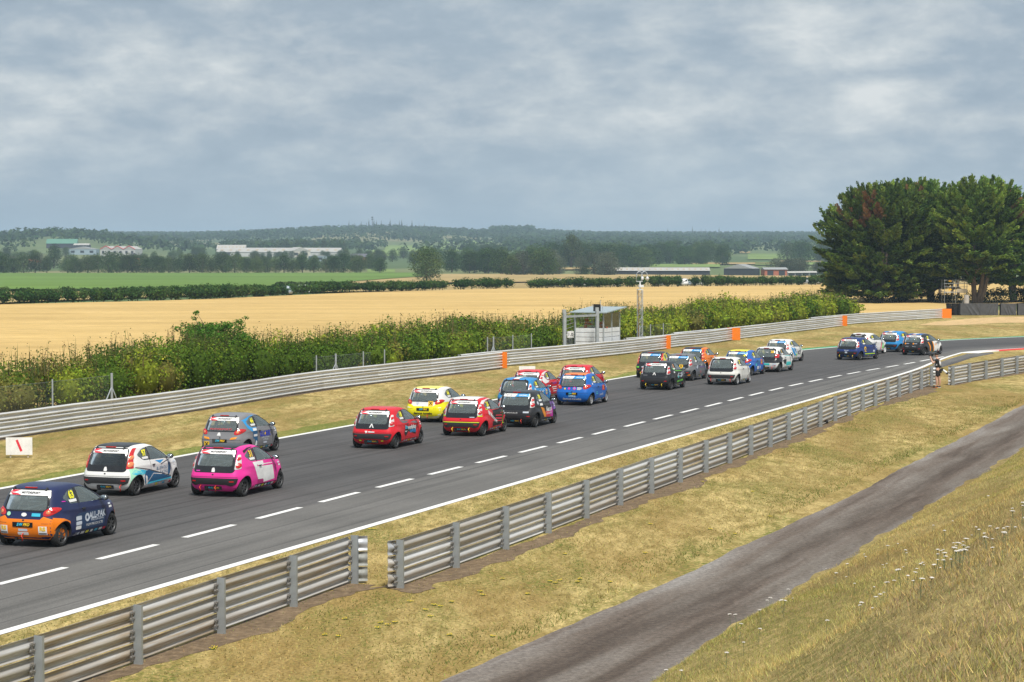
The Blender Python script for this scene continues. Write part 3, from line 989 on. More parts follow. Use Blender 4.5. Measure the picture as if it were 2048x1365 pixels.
def flare(x, z):
    f = 0
    for wx in (RW, FW):
        r = np.hypot(x - wx, z - WZ)
        f = f + 0.030 * np.exp(-((r - 0.35) / 0.09) ** 2)
    f = f * np.clip((x - 0.16) / 0.16, 0, 1)
    sill = 0.012 * np.exp(-((z - 0.26) / 0.06) ** 2)
    crease = 0.010 * np.exp(-((z - 0.83 - 0.03 * (1.7 - x)) / 0.035) ** 2) - 0.010 * np.exp(-((z - 0.62) / 0.10) ** 2) * np.exp(-((x - 1.65) / 0.55) ** 4)
    return f + (sill + crease) * np.clip((x - 0.3) / 0.3, 0, 1) * np.clip((1.02 - z) / 0.05, 0, 1)
def side_y(x, z):
    xr, xf, w, nr, nf = car_slice(z)
    xc = 0.5 * (xr + xf)
    t = np.where(x < xc, (xc - x) / (xc - xr), (x - xc) / (xf - xc))
    t = np.clip(np.abs(t), 0, 0.9999)
    n = np.where(x < xc, nr, nf)
    return w * (1 - t ** n) ** (1 / n) + flare(x, z)
def rear_x(y, z):
    xr, xf, w, nr, nf = car_slice(z)
    xc = 0.5 * (xr + xf)
    t = np.clip(np.abs(y) / w, 0, 0.9995)
    return xc - (xc - xr) * (1 - t ** nr) ** (1 / nr)
def front_x(y, z):
    xr, xf, w, nr, nf = car_slice(z)
    xc = 0.5 * (xr + xf)
    t = np.clip(np.abs(y) / w, 0, 0.9995)
    return xc + (xf - xc) * (1 - t ** nf) ** (1 / nf)
def top_z(x, y):
    """height of the roof skin above (x, y): bisect on the slice outline"""
    lo, hi = np.full(np.shape(x), 1.0), np.full(np.shape(x), 1.465)
    for _ in range(30):
        mid = 0.5 * (lo + hi)
        xr, xf, w, nr, nf = car_slice(mid)
        xc = 0.5 * (xr + xf)
        t = np.where(x < xc, (xc - x) / (xc - xr), (x - xc) / (xf - xc))
        n = np.where(x < xc, nr, nf)
        inside = (np.clip(np.abs(t), 0, 5) ** n + (np.abs(y) / w) ** n) < 1
        lo = np.where(inside, mid, lo); hi = np.where(inside, hi, mid)
    return lo

def hull(zs, grow=0.0, zshift=0.0, nring=72):
    V, Fs = [], []
    a = (np.arange(nring) + 0.5) * 2 * math.pi / nring
    for z in zs:
        xr, xf, w, nr, nf = [float(v) for v in car_slice(z)]
        xr -= grow; xf += grow; w += grow
        xc = 0.5 * (xr + xf)
        ca, sa = np.cos(a), np.sin(a)
        n = np.where(ca < 0, nr, nf)
        px = np.where(ca < 0, xc - (xc - xr) * np.abs(ca) ** (2 / n), xc + (xf - xc) * np.abs(ca) ** (2 / n))
        py = np.sign(sa) * w * np.abs(sa) ** (2 / n)
        if grow == 0.0:
            py = py + np.sign(py) * flare(px, z) * np.clip(np.abs(py) / w * 1.6 - 0.6, 0, 1)
        for k in range(nring):
            V.append((px[k] - CX0, py[k], z + zshift))
    for i in range(len(zs) - 1):
        for k in range(nring):
            Fs.append((i * nring + k, i * nring + (k + 1) % nring, (i + 1) * nring + (k + 1) % nring, (i + 1) * nring + k))
    Fs.append(tuple(range(nring))[::-1])
    Fs.append(tuple(range((len(zs) - 1) * nring, len(zs) * nring)))
    return V, Fs

def tmp_obj(V, Fs, mats):
    me = bpy.data.meshes.new('tmp')
    me.from_pydata(V, [], Fs)
    for m in mats:
        me.materials.append(m)
    bm = bmesh.new(); bm.from_mesh(me)
    bmesh.ops.recalc_face_normals(bm, faces=bm.faces)
    bm.to_mesh(me); bm.free()
    o = bpy.data.objects.new('tmp', me)
    COL.objects.link(o)
    return o

# window outlines (x,z) and (y,z)
def round_poly(pts, r=0.05, n=4):
    out = []
    m = len(pts)
    for i in range(m):
        p0, p1, p2 = (Vector(pts[i - 1]), Vector(pts[i]), Vector(pts[(i + 1) % m]))
        rr = r[i] if isinstance(r, (list, tuple)) else r
        a, b_ = (p0 - p1), (p2 - p1)
        rr = min(rr, a.length * 0.45, b_.length * 0.45)
        A, B = p1 + a.normalized() * rr, p1 + b_.normalized() * rr
        for k in range(n + 1):
            t = k / n
            q = A * (1 - t) ** 2 + p1 * 2 * t * (1 - t) + B * t ** 2
            out.append((q.x, q.y))
    return out
DOOR_WIN = round_poly([(1.27, 0.985), (2.37, 0.955), (2.30, 1.03), (1.98, 1.225), (1.72, 1.335), (1.50, 1.372), (1.27, 1.365)], [0.03, 0.02, 0.05, 0.2, 0.2, 0.1, 0.05])
QUAR_WIN = round_poly([(1.18, 0.99), (1.18, 1.355), (0.93, 1.325), (0.62, 1.19), (0.62, 1.14), (0.86, 1.0)], [0.03, 0.05, 0.12, 0.05, 0.06, 0.06])
REAR_WIN = round_poly([(-0.545, 0.90), (0.545, 0.90), (0.485, 1.345), (-0.485, 1.345)], 0.09)
WIND_WIN = round_poly([(-0.66, 1.02), (0.66, 1.02), (0.53, 1.36), (-0.53, 1.36)], 0.06)

plain('cabin_dark', (0.022, 0.022, 0.024), 0.8)
plain('underbody', (0.012, 0.012, 0.012), 0.9)
zs_body = np.concatenate([np.linspace(0.17, 0.40, 8), np.linspace(0.45, 1.0, 20), np.linspace(1.03, 1.36, 13), np.array([1.385, 1.405, 1.42, 1.435, 1.446, 1.455, 1.461, 1.4645])])
bodyo = tmp_obj(*hull(zs_body), [plain('body_default', (0.5, 0.5, 0.5)), MAT['cabin_dark'], MAT['underbody']])
for p in bodyo.data.polygons:
    p.use_smooth = True
cut = MB()
def cutter(mb_poly, a, b_, axis, mi):
    m_ = MB(); m_.prism(mb_poly, a, b_, 0, axis)
    o = tmp_obj(m_.v, m_.f, [MAT['cabin_dark'], MAT['cabin_dark'], MAT['underbody']])
    for p in o.data.polygons:
        p.material_index = mi
    return o
cutters = []
cav = tmp_obj(*hull(np.concatenate([np.linspace(0.33, 0.97, 8), np.linspace(1.0, 1.40, 9), [1.42, 1.432]]), grow=-0.045, zshift=-0.018, nring=40), [MAT['cabin_dark'], MAT['cabin_dark'], MAT['underbody']])
for p in cav.data.polygons:
    p.material_index = 1
cutters.append(cav)
sx = lambda poly: [(x - CX0, z) for x, z in poly]
cutters.append(cutter(sx(DOOR_WIN), -1.2, 1.2, 'y', 1))
cutters.append(cutter(sx(QUAR_WIN), -1.2, 1.2, 'y', 1))
cutters.append(cutter(REAR_WIN, -0.3 - CX0, 0.75 - CX0, 'x', 1))
cutters.append(cutter(WIND_WIN, 1.62 - CX0, 2.9 - CX0, 'x', 1))
for wx in (RW, FW):
    for s in (-1, 1):
        ring = [(wx - CX0 + 0.315 * math.cos(2 * math.pi * k / 28), WZ + 0.02 + 0.315 * math.sin(2 * math.pi * k / 28)) for k in range(28)]
        cutters.append(cutter(ring, s * 0.52, s * 1.1, 'y', 2))
for c_ in cutters:
    md = bodyo.modifiers.new('cut', 'BOOLEAN')
    md.operation = 'DIFFERENCE'; md.solver = 'EXACT'; md.object = c_
dg = bpy.context.evaluated_depsgraph_get()
BODY_ME = bpy.data.meshes.new_from_object(bodyo.evaluated_get(dg))
BODY_ME.name = 'body'
BODY_ME.polygons.foreach_set('use_smooth', [True] * len(BODY_ME.polygons))
BODY_ME.set_sharp_from_angle(angle=R(38))
for o in cutters + [bodyo]:
    bpy.data.objects.remove(o, do_unlink=True)

# ------------------------------------------------------------------ patches laid on the skin
def scan_patch(poly, dens=0.035, rows=6):
    """monotone polygon (in its first coordinate) -> grid of (a, b) samples, with edge distance weights"""
    P = np.array(poly)
    n = len(P)
    a0, a1 = P[:, 0].min(), P[:, 0].max()
    cols = np.unique(np.concatenate([np.linspace(a0, a1, max(3, int((a1 - a0) / dens) + 1)), P[:, 0]]))
    cols = cols[np.concatenate([[True], np.diff(cols) > 1e-4])]
    A, B, Wt = [], [], []
    for a in cols:
        aa = min(max(a + 3.1e-6, a0 + 1e-5), a1 - 1e-5)
        hits = []
        for i in range(n):
            p, q = P[i], P[(i + 1) % n]
            if (p[0] - aa) * (q[0] - aa) < 0:
                hits.append(p[1] + (q[1] - p[1]) * (aa - p[0]) / (q[0] - p[0]))
        if not hits:
            hits = [P[np.argmin(np.abs(P[:, 0] - aa)), 1]] * 2
        lo, hi = min(hits), max(hits)
        for r_ in range(rows + 1):
            t = r_ / rows
            A.append(a); B.append(lo + (hi - lo) * t)
            Wt.append(min(1, 4 * t * (1 - t)) * min(1, 4 * (a - a0) * (a1 - a) / (a1 - a0) ** 2 + 0.0))
    nc = len(cols); c = rows + 1
    i = (np.arange(nc - 1)[:, None] * c + np.arange(rows)[None, :]).ravel()
    return np.array(A), np.array(B), np.array(Wt), np.stack([i, i + c, i + c + 1, i + 1], -1)
def map_side(A, B, off, s=-1):
    y = side_y(A, B) + off
    return np.stack([A - CX0, s * y, B], -1)
def map_rear(A, B, off):
    x = rear_x(A, B)
    e = 1e-3
    dx = (rear_x(A + e, B) - rear_x(A - e, B)) / (2 * e)
    dzz = (rear_x(A, B + e) - rear_x(A, B - e)) / (2 * e)
    nrm = np.stack([-np.ones_like(x), dx, dzz], -1)
    nrm /= np.linalg.norm(nrm, axis=1)[:, None]
    o = np.asarray(off) * np.ones_like(x)
    return np.stack([x - CX0, A, B], -1) + nrm * o[:, None]
def map_front(A, B, off):
    return np.stack([front_x(A, B) + off - CX0, A, B], -1)
def map_roof(A, B, off):
    return np.stack([A - CX0, B, top_z(A, B) + off], -1)
def fix_normals(me):
    bm = bmesh.new(); bm.from_mesh(me)
    bmesh.ops.recalc_face_normals(bm, faces=bm.faces)
    bm.to_mesh(me); bm.free()
    return me
def patch(name, poly, where='side', off=0.004, bulge=0.0, s=-1, dens=0.04, rows=6, smooth=True):
    A, B, W, Fq = scan_patch(poly, dens, rows)
    if where == 'side':
        for wx in (RW, FW):            # keep clear of the wheel arches
            zc = WZ + 0.02
            ca_, cb_ = A[Fq].mean(1), B[Fq].mean(1)
            Fq = Fq[np.hypot(ca_ - wx, cb_ - zc) > 0.30]
            r_ = np.hypot(A - wx, B - zc)
            k_ = np.where(r_ < 0.325, 0.325 / np.maximum(r_, 1e-3), 1.0)
            hx_ = np.sqrt(np.maximum(0.325 ** 2 - (B - zc) ** 2, 1e-6))
            lowp = (B < zc) & (r_ < 0.325)
            An = np.where(lowp, wx + np.sign(A - wx) * hx_, wx + (A - wx) * k_)
            B = np.where(lowp, B, zc + (B - zc) * k_)
            A = An
        V = map_side(A, B, off + bulge * W, s)
    elif where == 'rear':
        V = map_rear(A, B, off + bulge * W)
    elif where == 'front':
        V = map_front(A, B, off)
    else:
        V = map_roof(A, B, off)
    return mesh_np(name, V, Fq, [], smooth)
def ring_patch(name, outer, inner, off, steps=4):
    """band between two outlines with equal point counts, on the rear"""
    def dense(P_):
        P_ = np.array(P_); Q = []
        for a_, b_ in zip(P_, np.roll(P_, -1, axis=0)):
            for t_ in np.linspace(0, 1, 12, endpoint=False):
                Q.append(a_ * (1 - t_) + b_ * t_)
        return np.array(Q)
    O, I = dense(outer), dense(inner)
    n = len(O)
    V = []
    for k in range(steps + 1):
        t = k / steps
        Q = O * (1 - t) + I * t
        V.append(map_rear(Q[:, 0], Q[:, 1], off))
    V = np.concatenate(V)
    i = np.arange(n)
    Fq = np.concatenate([np.stack([k * n + i, k * n + (i + 1) % n, (k + 1) * n + (i + 1) % n, (k + 1) * n + i], -1) for k in range(steps)])
    return mesh_np(name, V, Fq, [], True)
_txt_cache = {}
def text_poly(body, size, shear=0.0, bold=0.0):
    key = (body, round(size, 3), shear, bold)
    if key in _txt_cache:
        return _txt_cache[key]
    cu = bpy.data.curves.new('t', 'FONT')
    cu.body = body; cu.size = size; cu.shear = shear; cu.offset = bold
    cu.align_x = 'CENTER'; cu.align_y = 'CENTER'; cu.resolution_u = 2
    o = bpy.data.objects.new('t', cu)
    COL.objects.link(o)
    dg_ = bpy.context.evaluated_depsgraph_get()
    me = bpy.data.meshes.new_from_object(o.evaluated_get(dg_))
    V = np.array([v.co[:2] for v in me.vertices]); me.calc_loop_triangles()
    Ft = np.array([t.vertices for t in me.loop_triangles])
    bpy.data.objects.remove(o, do_unlink=True)
    bpy.data.meshes.remove(me); bpy.data.curves.remove(cu)
    _txt_cache[key] = (V, Ft)
    return V, Ft
def text_patch(name, body, cx, cz, size, where='side', off=0.009, shear=0.0, bold=0.0, rot=0.0, wide=1.0):
    V, Ft = text_poly(body, size, shear, bold)
    c_, s_ = math.cos(rot), math.sin(rot)
    u, v = V[:, 0] * wide, V[:, 1]
    a, b_ = u * c_ - v * s_, u * s_ + v * c_
    if where == 'side':     # right-hand side: forward is to the viewer's right
        P = map_side(cx + a, cz + b_, off)
    elif where == 'rear':   # seen from behind: left of the car is the viewer's left
        P = map_rear(cx - a, cz + b_, off)
    else:
        P = map_roof(cx + b_, cz - a, off)
    return mesh_np(name, P, Ft, [], False)

# ------------------------------------------------------------------ materials for the cars
def car_glass(name, diffuse_col, tr, mixf=0.20):
    m = bpy.data.materials.new(name); m.use_nodes = True
    nt = m.node_tree; nt.nodes.clear()
    out = nd(nt, 'ShaderNodeOutputMaterial')
    gl = nd(nt, 'ShaderNodeBsdfGlossy'); gl.inputs['Roughness'].default_value = 0.03
    gl.inputs['Color'].default_value = (0.9, 0.95, 0.95, 1)
    tp = nd(nt, 'ShaderNodeBsdfTransparent'); tp.inputs['Color'].default_value = (*tr, 1)
    df = nd(nt, 'ShaderNodeBsdfDiffuse'); df.inputs['Color'].default_value = (*diffuse_col, 1)
    fr = nd(nt, 'ShaderNodeFresnel'); fr.inputs['IOR'].default_value = 1.5
    m1 = nd(nt, 'ShaderNodeMixShader'); m1.inputs[0].default_value = mixf
    m2 = nd(nt, 'ShaderNodeMixShader')
    bo = nd(nt, 'ShaderNodeMath', operation='MULTIPLY_ADD'); bo.inputs[1].default_value = 1.1; bo.inputs[2].default_value = 0.045
    nt.links.new(fr.outputs[0], bo.inputs[0])
    nt.links.new(tp.outputs[0], m1.inputs[1]); nt.links.new(df.outputs[0], m1.inputs[2])
    nt.links.new(bo.outputs[0], m2.inputs[0])
    nt.links.new(m1.outputs[0], m2.inputs[1]); nt.links.new(gl.outputs[0], m2.inputs[2])
    nt.links.new(m2.outputs[0], out.inputs['Surface'])
    MAT[name] = m
    return m
car_glass('window_glass', (0.40, 0.47, 0.46), (0.86, 0.92, 0.90))  # pale diffuse share stands in for sky light caught by the panes
car_glass('tinted_glass', (0.012, 0.013, 0.015), (0.10, 0.11, 0.12))
plain('black_gloss', (0.012, 0.012, 0.014), 0.12, coat=0.6, var=0.1)
plain('black_trim', (0.030, 0.031, 0.034), 0.55, var=0.15)
plain('rubber', (0.018, 0.018, 0.018), 0.85, var=0.25, vscale=12)
plain('rim_dark', (0.075, 0.077, 0.082), 0.42, 0.4)
plain('rim_silver', (0.45, 0.46, 0.48), 0.35, 0.5)
plain('rim_white', (0.72, 0.72, 0.72), 0.4)
plain('lamp_red', (0.55, 0.012, 0.015), 0.15, coat=0.9, var=0.15, vscale=18)
plain('lamp_clear', (0.62, 0.60, 0.60), 0.18, coat=0.9, var=0.15, vscale=18)
plain('lamp_amber', (0.75, 0.23, 0.09), 0.2, coat=0.8)
plain('vinyl_white', (0.78, 0.78, 0.78), 0.4)
plain('vinyl_yellow', (0.85, 0.80, 0.02), 0.45, var=0.05)
plain('vinyl_orange', (0.86, 0.30, 0.02), 0.45, var=0.05)
plain('vinyl_amber', (0.90, 0.55, 0.02), 0.45, var=0.05)
plain('vinyl_red', (0.70, 0.03, 0.06), 0.45, var=0.05)
plain('vinyl_blue', (0.03, 0.30, 0.66), 0.45, var=0.05)
plain('vinyl_cyan', (0.05, 0.48, 0.68), 0.45, var=0.05)
plain('vinyl_teal', (0.05, 0.55, 0.55), 0.45, var=0.05)
plain('vinyl_navy', (0.012, 0.04, 0.11), 0.45, var=0.05)
plain('vinyl_deepblue', (0.02, 0.11, 0.24), 0.45, var=0.08)
plain('vinyl_green', (0.16, 0.62, 0.06), 0.45, var=0.05)
plain('vinyl_lime', (0.55, 0.80, 0.03), 0.45, var=0.05)
plain('vinyl_mint', (0.36, 0.72, 0.52), 0.45, var=0.12)
plain('vinyl_purple', (0.22, 0.10, 0.42), 0.45, var=0.12)
plain('vinyl_magenta', (0.62, 0.03, 0.42), 0.45, var=0.05)
plain('vinyl_black', (0.02, 0.02, 0.022), 0.5)
plain('vinyl_grey', (0.16, 0.16, 0.17), 0.5)
plain('vinyl_pale', (0.55, 0.60, 0.68), 0.5)
plain('vinyl_royal', (0.03, 0.06, 0.55), 0.45)
plain('cage_white', (0.62, 0.66, 0.67), 0.4)
plain('seat_cloth', (0.03, 0.03, 0.035), 0.9)
plain('strap_red', (0.65, 0.05, 0.03), 0.6)
plain('strap_yellow', (0.85, 0.62, 0.03), 0.6)
plain('chrome', (0.6, 0.6, 0.62), 0.15, 0.9)
plain('mirror_glass', (0.55, 0.62, 0.66), 0.05, 0.9)
def paint(name, c, coat=0.7):
    return plain('paint_' + name, c, 0.42, 0.0, 0.28, 0.07, 1.6, spec=0.2)

# ------------------------------------------------------------------ shared parts
P_ = {}
P_['door_glass_r'] = patch('side_window', DOOR_WIN, 'side', -0.016, s=-1, rows=4)
P_['door_glass_l'] = patch('side_window', DOOR_WIN, 'side', -0.016, s=1, rows=4)
P_['quar_glass_r'] = patch('quarter_window', QUAR_WIN, 'side', -0.014, s=-1, rows=4)
P_['quar_glass_l'] = patch('quarter_window', QUAR_WIN, 'side', -0.014, s=1, rows=4)
P_['rear_glass'] = patch('rear_window', REAR_WIN, 'rear', -0.012, rows=6)
P_['windscreen'] = patch('windscreen', WIND_WIN, 'front', -0.02, rows=6)
HATCH_OUT = round_poly([(-0.625, 0.715), (0.625, 0.715), (0.555, 1.385), (-0.555, 1.385)], 0.11)
HATCH_OUT_A = round_poly([(-0.40, 0.690), (0.40, 0.690), (0.60, 0.94), (0.535, 1.385), (-0.535, 1.385), (-0.60, 0.94)], 0.13, 4)
P_['hatch'] = ring_patch('hatch_panel', HATCH_OUT, REAR_WIN, 0.006)
def match_ring(outer, inner_n, inner):
    # resample a longer outline by angle so that it pairs with the window outline
    O = np.array(outer); C = np.array([0.0, 1.08])
    I = np.array(inner)
    an = np.arctan2(O[:, 1] - C[1], O[:, 0] - C[0]); rd = np.hypot(*(O - C).T)
    o_ = np.argsort(an); an, rd = an[o_], rd[o_]
    an2 = np.concatenate([an - 2 * np.pi, an, an + 2 * np.pi]); rd2 = np.concatenate([rd] * 3)
    ai = np.arctan2(I[:, 1] - C[1], I[:, 0] - C[0])
    r_ = np.interp(ai, an2, rd2)
    return np.stack([C[0] + np.cos(ai) * r_, C[1] + np.sin(ai) * r_], -1)
P_['hatch_a'] = ring_patch('hatch_panel', match_ring(HATCH_OUT_A, 0, REAR_WIN), REAR_WIN, 0.006)
m_ = MB(); m_.box((0, 0, 0), (0.05, 0.30, 0.028)); P_['brake_lamp'] = m_.mesh('brake_lamp')
m_ = MB(); m_.box((0, 0, 0), (0.10, 0.035, 0.06), M=Matrix.Rotation(R(-35), 3, 'Y')); m_.box((-0.03, 0, -0.03), (0.02, 0.045, 0.06)); P_['hinge'] = m_.mesh('hatch_hinge')
# rear lamps: inner clusters per body style
def lamp_set(outer, blobs, style):
    res = {}
    for s in (1, -1):
        o = [(s * y, z) for y, z in outer]
        res[s] = (patch('tail_lamp', o, 'rear', 0.010, 0.012, dens=0.02, rows=8),
                  [(patch('lamp_lens', [(s * (cy + ry * math.cos(a)), cz + rz_ * math.sin(a)) for a in np.linspace(0, 2 * math.pi, 18, endpoint=False)], 'rear', 0.024, 0.012, dens=0.02, rows=6), mt) for (cy, cz, ry, rz_, mt) in blobs])
    P_['lamp_' + style] = res
lamp_set(round_poly([(0.600, 0.80), (0.735, 0.82), (0.700, 1.02), (0.645, 1.22), (0.600, 1.22)], 0.04), [(0.668, 0.91, 0.052, 0.072, 'lamp_red'), (0.662, 0.93, 0.03, 0.03, 'lamp_clear'), (0.640, 1.10, 0.034, 0.05, 'lamp_red')], 'c1')
lamp_set(round_poly([(0.600, 0.80), (0.740, 0.81), (0.690, 1.05), (0.615, 1.37), (0.585, 1.37)], 0.02), [(0.665, 0.92, 0.055, 0.075, 'lamp_amber'), (0.640, 1.11, 0.038, 0.06, 'lamp_amber')], '107')
lamp_set([(0.615 + 0.135 * math.cos(a) + 0.02 * math.sin(a), 0.865 + 0.098 * math.sin(a) + 0.03 * math.cos(a)) for a in np.linspace(0, 2 * math.pi, 26, endpoint=False)], [(0.585, 0.85, 0.042, 0.045, 'lamp_amber'), (0.655, 0.885, 0.04, 0.042, 'lamp_red')], 'aygo')
lamp_set(round_poly([(0.565, 0.86), (0.745, 0.86), (0.715, 1.06), (0.565, 1.06)], 0.03), [(0.64, 0.96, 0.05, 0.05, 'lamp_red')], 'mk2')
P_['bumper_strip'] = patch('bumper_strip', round_poly([(-0.67, 0.40), (-0.54, 0.335), (-0.40, 0.375), (0.40, 0.375), (0.54, 0.335), (0.67, 0.40), (0.715, 0.56), (-0.715, 0.56)], 0.03), 'rear', 0.012, 0.006, rows=5)
for s in (1, -1):
    P_['reflector%d' % s] = patch('reflector', round_poly([(s * 0.50, 0.455), (s * 0.62, 0.455), (s * 0.62, 0.49), (s * 0.50, 0.49)], 0.012), 'rear', 0.024, rows=2)
    P_['low_reflector%d' % s] = patch('reflector', round_poly([(s * 0.54, 0.40), (s * 0.63, 0.40), (s * 0.63, 0.43), (s * 0.54, 0.43)], 0.012), 'rear', 0.014, rows=2)
def plate_mesh(z):
    m_ = MB()
    x = float(rear_x(np.array([0.0]), np.array([z]))[0]) - CX0
    m_.box((x - 0.012, 0, z), (0.02, 0.52, 0.115), M=Matrix.Rotation(R(-4), 3, 'Y'))
    return m_.mesh('number_plate')
for key, z in (('low', 0.275), ('mid', 0.56)):
    P_['plate_' + key] = plate_mesh(z)
    P_['plate_t1_' + key] = text_patch('plate_lettering', 'SW', 0.075, z, 0.10, 'rear', 0.030, 0.25, 0.004, wide=0.95)
    P_['plate_t2_' + key] = text_patch('plate_lettering', 'PRO', -0.10, z, 0.10, 'rear', 0.030, 0.25, 0.004, wide=0.85)
def side_strip(x0, z0, x1, z1, w, off, s=-1):
    """thin band following the skin from (x0,z0) to (x1,z1)"""
    dx, dz = x1 - x0, z1 - z0
    L = math.hypot(dx, dz); nx_, nz_ = -dz / L * w / 2, dx / L * w / 2
    t = np.linspace(0, 1, max(3, int(L / 0.06)))
    A = np.concatenate([x0 + dx * t + nx_, x0 + dx * t - nx_]); B = np.concatenate([z0 + dz * t + nz_, z0 + dz * t - nz_])
    V = map_side(A, B, off, s)
    n = len(t); i = np.arange(n - 1)
    return V, np.stack([i, i + 1, n + i + 1, n + i], -1)
def strips(name, segs, off=0.0035, s=-1):
    V, Fq, b = [], [], 0
    for sg in segs:
        if True:
            v, f = side_strip(*sg, off, s)
            V.append(v); Fq.append(f + b); b += len(v)
    return mesh_np(name, np.concatenate(V), np.concatenate(Fq), [], True)
for s in (-1, 1):
    P_['seams%d' % s] = strips('door_seam', [(1.22, 0.30, 1.20, 0.98, 0.012), (1.20, 0.98, 1.235, 1.36, 0.012), (1.22, 0.30, 2.38, 0.29, 0.012), (2.38, 0.29, 2.44, 0.62, 0.012), (2.44, 0.62, 2.41, 0.93, 0.012)], s=s)
    P_['pillar%d' % s] = strips('pillar_trim', [(1.225, 0.985, 1.225, 1.362, 0.085)], 0.003, s)
m_ = MB(); m_.box((0, 0, 0), (0.13, 0.03, 0.028)); P_['handle'] = m_.mesh('door_handle')
# mirror: rounded shell on a stalk
def ellipsoid(c, r, n=12, m=8):
    V, Fs = [], []
    for i in range(m + 1):
        ph = math.pi * i / m
        for k in range(n):
            a = 2 * math.pi * k / n
            V.append((c[0] + r[0] * math.sin(ph) * math.cos(a), c[1] + r[1] * math.sin(ph) * math.sin(a), c[2] + r[2] * math.cos(ph)))
    for i in range(m):
        for k in range(n):
            Fs.append((i * n + k, i * n + (k + 1) % n, (i + 1) * n + (k + 1) % n, (i + 1) * n + k))
    return V, Fs
m_ = MB(); m_.add(*ellipsoid((0, 0, 0), (0.075, 0.105, 0.075))); m_.box((0.0, 0.10, -0.045), (0.06, 0.10, 0.035)); P_['mirror'] = m_.mesh('mirror', smooth=True)
m_ = MB(); m_.add(*ellipsoid((-0.042, 0, 0), (0.036, 0.085, 0.058))); P_['mirror_glass'] = m_.mesh('mirror_glass', smooth=True)
# wheel
m_ = MB()
m_.lathe([(0.175, -0.085), (0.20, -0.095), (0.25, -0.093), (0.272, -0.075), (0.283, -0.045), (0.283, 0.045), (0.272, 0.075), (0.25, 0.093), (0.20, 0.095), (0.175, 0.085)], 32)
P_['tyre'] = m_.mesh('tyre', smooth=True, angle=40)
m_ = MB()
m_.lathe([(0.170, 0.08), (0.170, -0.075), (0.182, -0.092), (0.192, -0.094), (0.196, -0.085)], 28)
m_.lathe([(0.0, 0.03), (0.165, 0.03)], 28)
m_.lathe([(0.0, -0.068), (0.035, -0.068), (0.05, -0.055), (0.05, -0.02)], 14)
for k in range(7):
    a = 2 * math.pi * k / 7
    for da in (-0.13, 0.13):
        M_ = Matrix.Rotation(a + da * 0.5, 3, 'Y')
        m_.box(M_ @ Vector((0.108, -0.058, 0.0)) + M_ @ Vector((0, 0, 0.014 if da > 0 else -0.014)), (0.14, 0.028, 0.015), M=M_)
P_['rim'] = m_.mesh('rim', smooth=True, angle=35)
# interior: cage, seat, wheel, dash
m_ = MB()
cg = [(1.30, -0.60, 0.35), (1.28, -0.60, 1.05), (1.24, -0.50, 1.33), (1.24, 0.50, 1.33), (1.28, 0.60, 1.05), (1.30, 0.60, 0.35)]
tb = lambda pts, r=0.021: m_.tube([(x - CX0, y, z) for x, y, z in pts], r, 6)
tb(cg)
for s in (-1, 1):
    tb([(1.24, s * 0.50, 1.33), (0.55, s * 0.52, 0.75)])
    tb([(1.24, s * 0.50, 1.33), (1.70, s * 0.50, 1.30), (2.30, s * 0.62, 0.95), (2.35, s * 0.62, 0.40)])
    tb([(1.30, s * 0.60, 0.62), (2.33, s * 0.62, 0.62)])
tb([(1.29, -0.59, 0.95), (1.29, 0.59, 0.95)])
tb([(1.24, -0.50, 1.32), (1.30, 0.58, 0.55)])
tb([(0.95, -0.50, 1.08), (0.60, 0.50, 0.80)])
tb([(1.70, -0.50, 1.30), (1.70, 0.50, 1.30)])
P_['cage'] = m_.mesh('roll_cage', smooth=True, angle=50)
m_ = MB()
m_.box((1.62 - CX0, -0.33, 0.42), (0.50, 0.46, 0.16))
m_.box((1.40 - CX0, -0.33, 0.78), (0.12, 0.46, 0.66), M=Matrix.Rotation(R(-14), 3, 'Y'))
for s in (-1, 1):
    m_.box((1.47 - CX0, -0.33 + s * 0.22, 0.82), (0.20, 0.05, 0.40), M=Matrix.Rotation(R(-14), 3, 'Y'))
    m_.box((1.37 - CX0, -0.33 + s * 0.16, 1.10), (0.16, 0.06, 0.24), M=Matrix.Rotation(R(-10), 3, 'Y'))
P_['seat'] = m_.mesh('seat')
m_ = MB()
cs = [(2.03 - CX0 + 0.06 * math.sin(a), -0.33 + 0.165 * math.cos(a), 0.86 + 0.155 * math.sin(a)) for a in np.linspace(0, 2 * math.pi, 17)]
m_.tube(cs, 0.016, 6, cap=False); m_.tube([(2.03 - CX0, -0.33, 0.86), (2.2 - CX0, -0.33, 0.80)], 0.03, 6); m_.box((2.03 - CX0, -0.33, 0.86), (0.02, 0.30, 0.035))
P_['steer'] = m_.mesh('steering_wheel', smooth=True, angle=40)
m_ = MB(); m_.box((2.33 - CX0, 0, 0.80), (0.30, 1.30, 0.26)); P_['dash'] = m_.mesh('dashboard')
# skirts, exhaust, tow strap
P_['skirt_r'] = patch('side_skirt', [(0.86, 0.19), (2.44, 0.19), (2.44, 0.30), (0.86, 0.30)], 'side', 0.004, s=-1, rows=2)
P_['skirt_l'] = patch('side_skirt', [(0.86, 0.19), (2.44, 0.19), (2.44, 0.30), (0.86, 0.30)], 'side', 0.004, s=1, rows=2)
m_ = MB(); m_.tube([(0.05 - CX0, 0.22, 0.20), (0.35 - CX0, 0.22, 0.20)], 0.032, 8); m_.box((0.42 - CX0, 0.1, 0.21), (0.22, 0.5, 0.12)); P_['exhaust'] = m_.mesh('exhaust', smooth=True, angle=40)
m_ = MB(); m_.tube([(0.03 - CX0, 0, 0.33), (-0.03 - CX0, 0.02, 0.27), (-0.035 - CX0, -0.015, 0.20), (-0.01 - CX0, 0.01, 0.15)], 0.016, 5); P_['tow'] = m_.mesh('tow_strap', smooth=True)
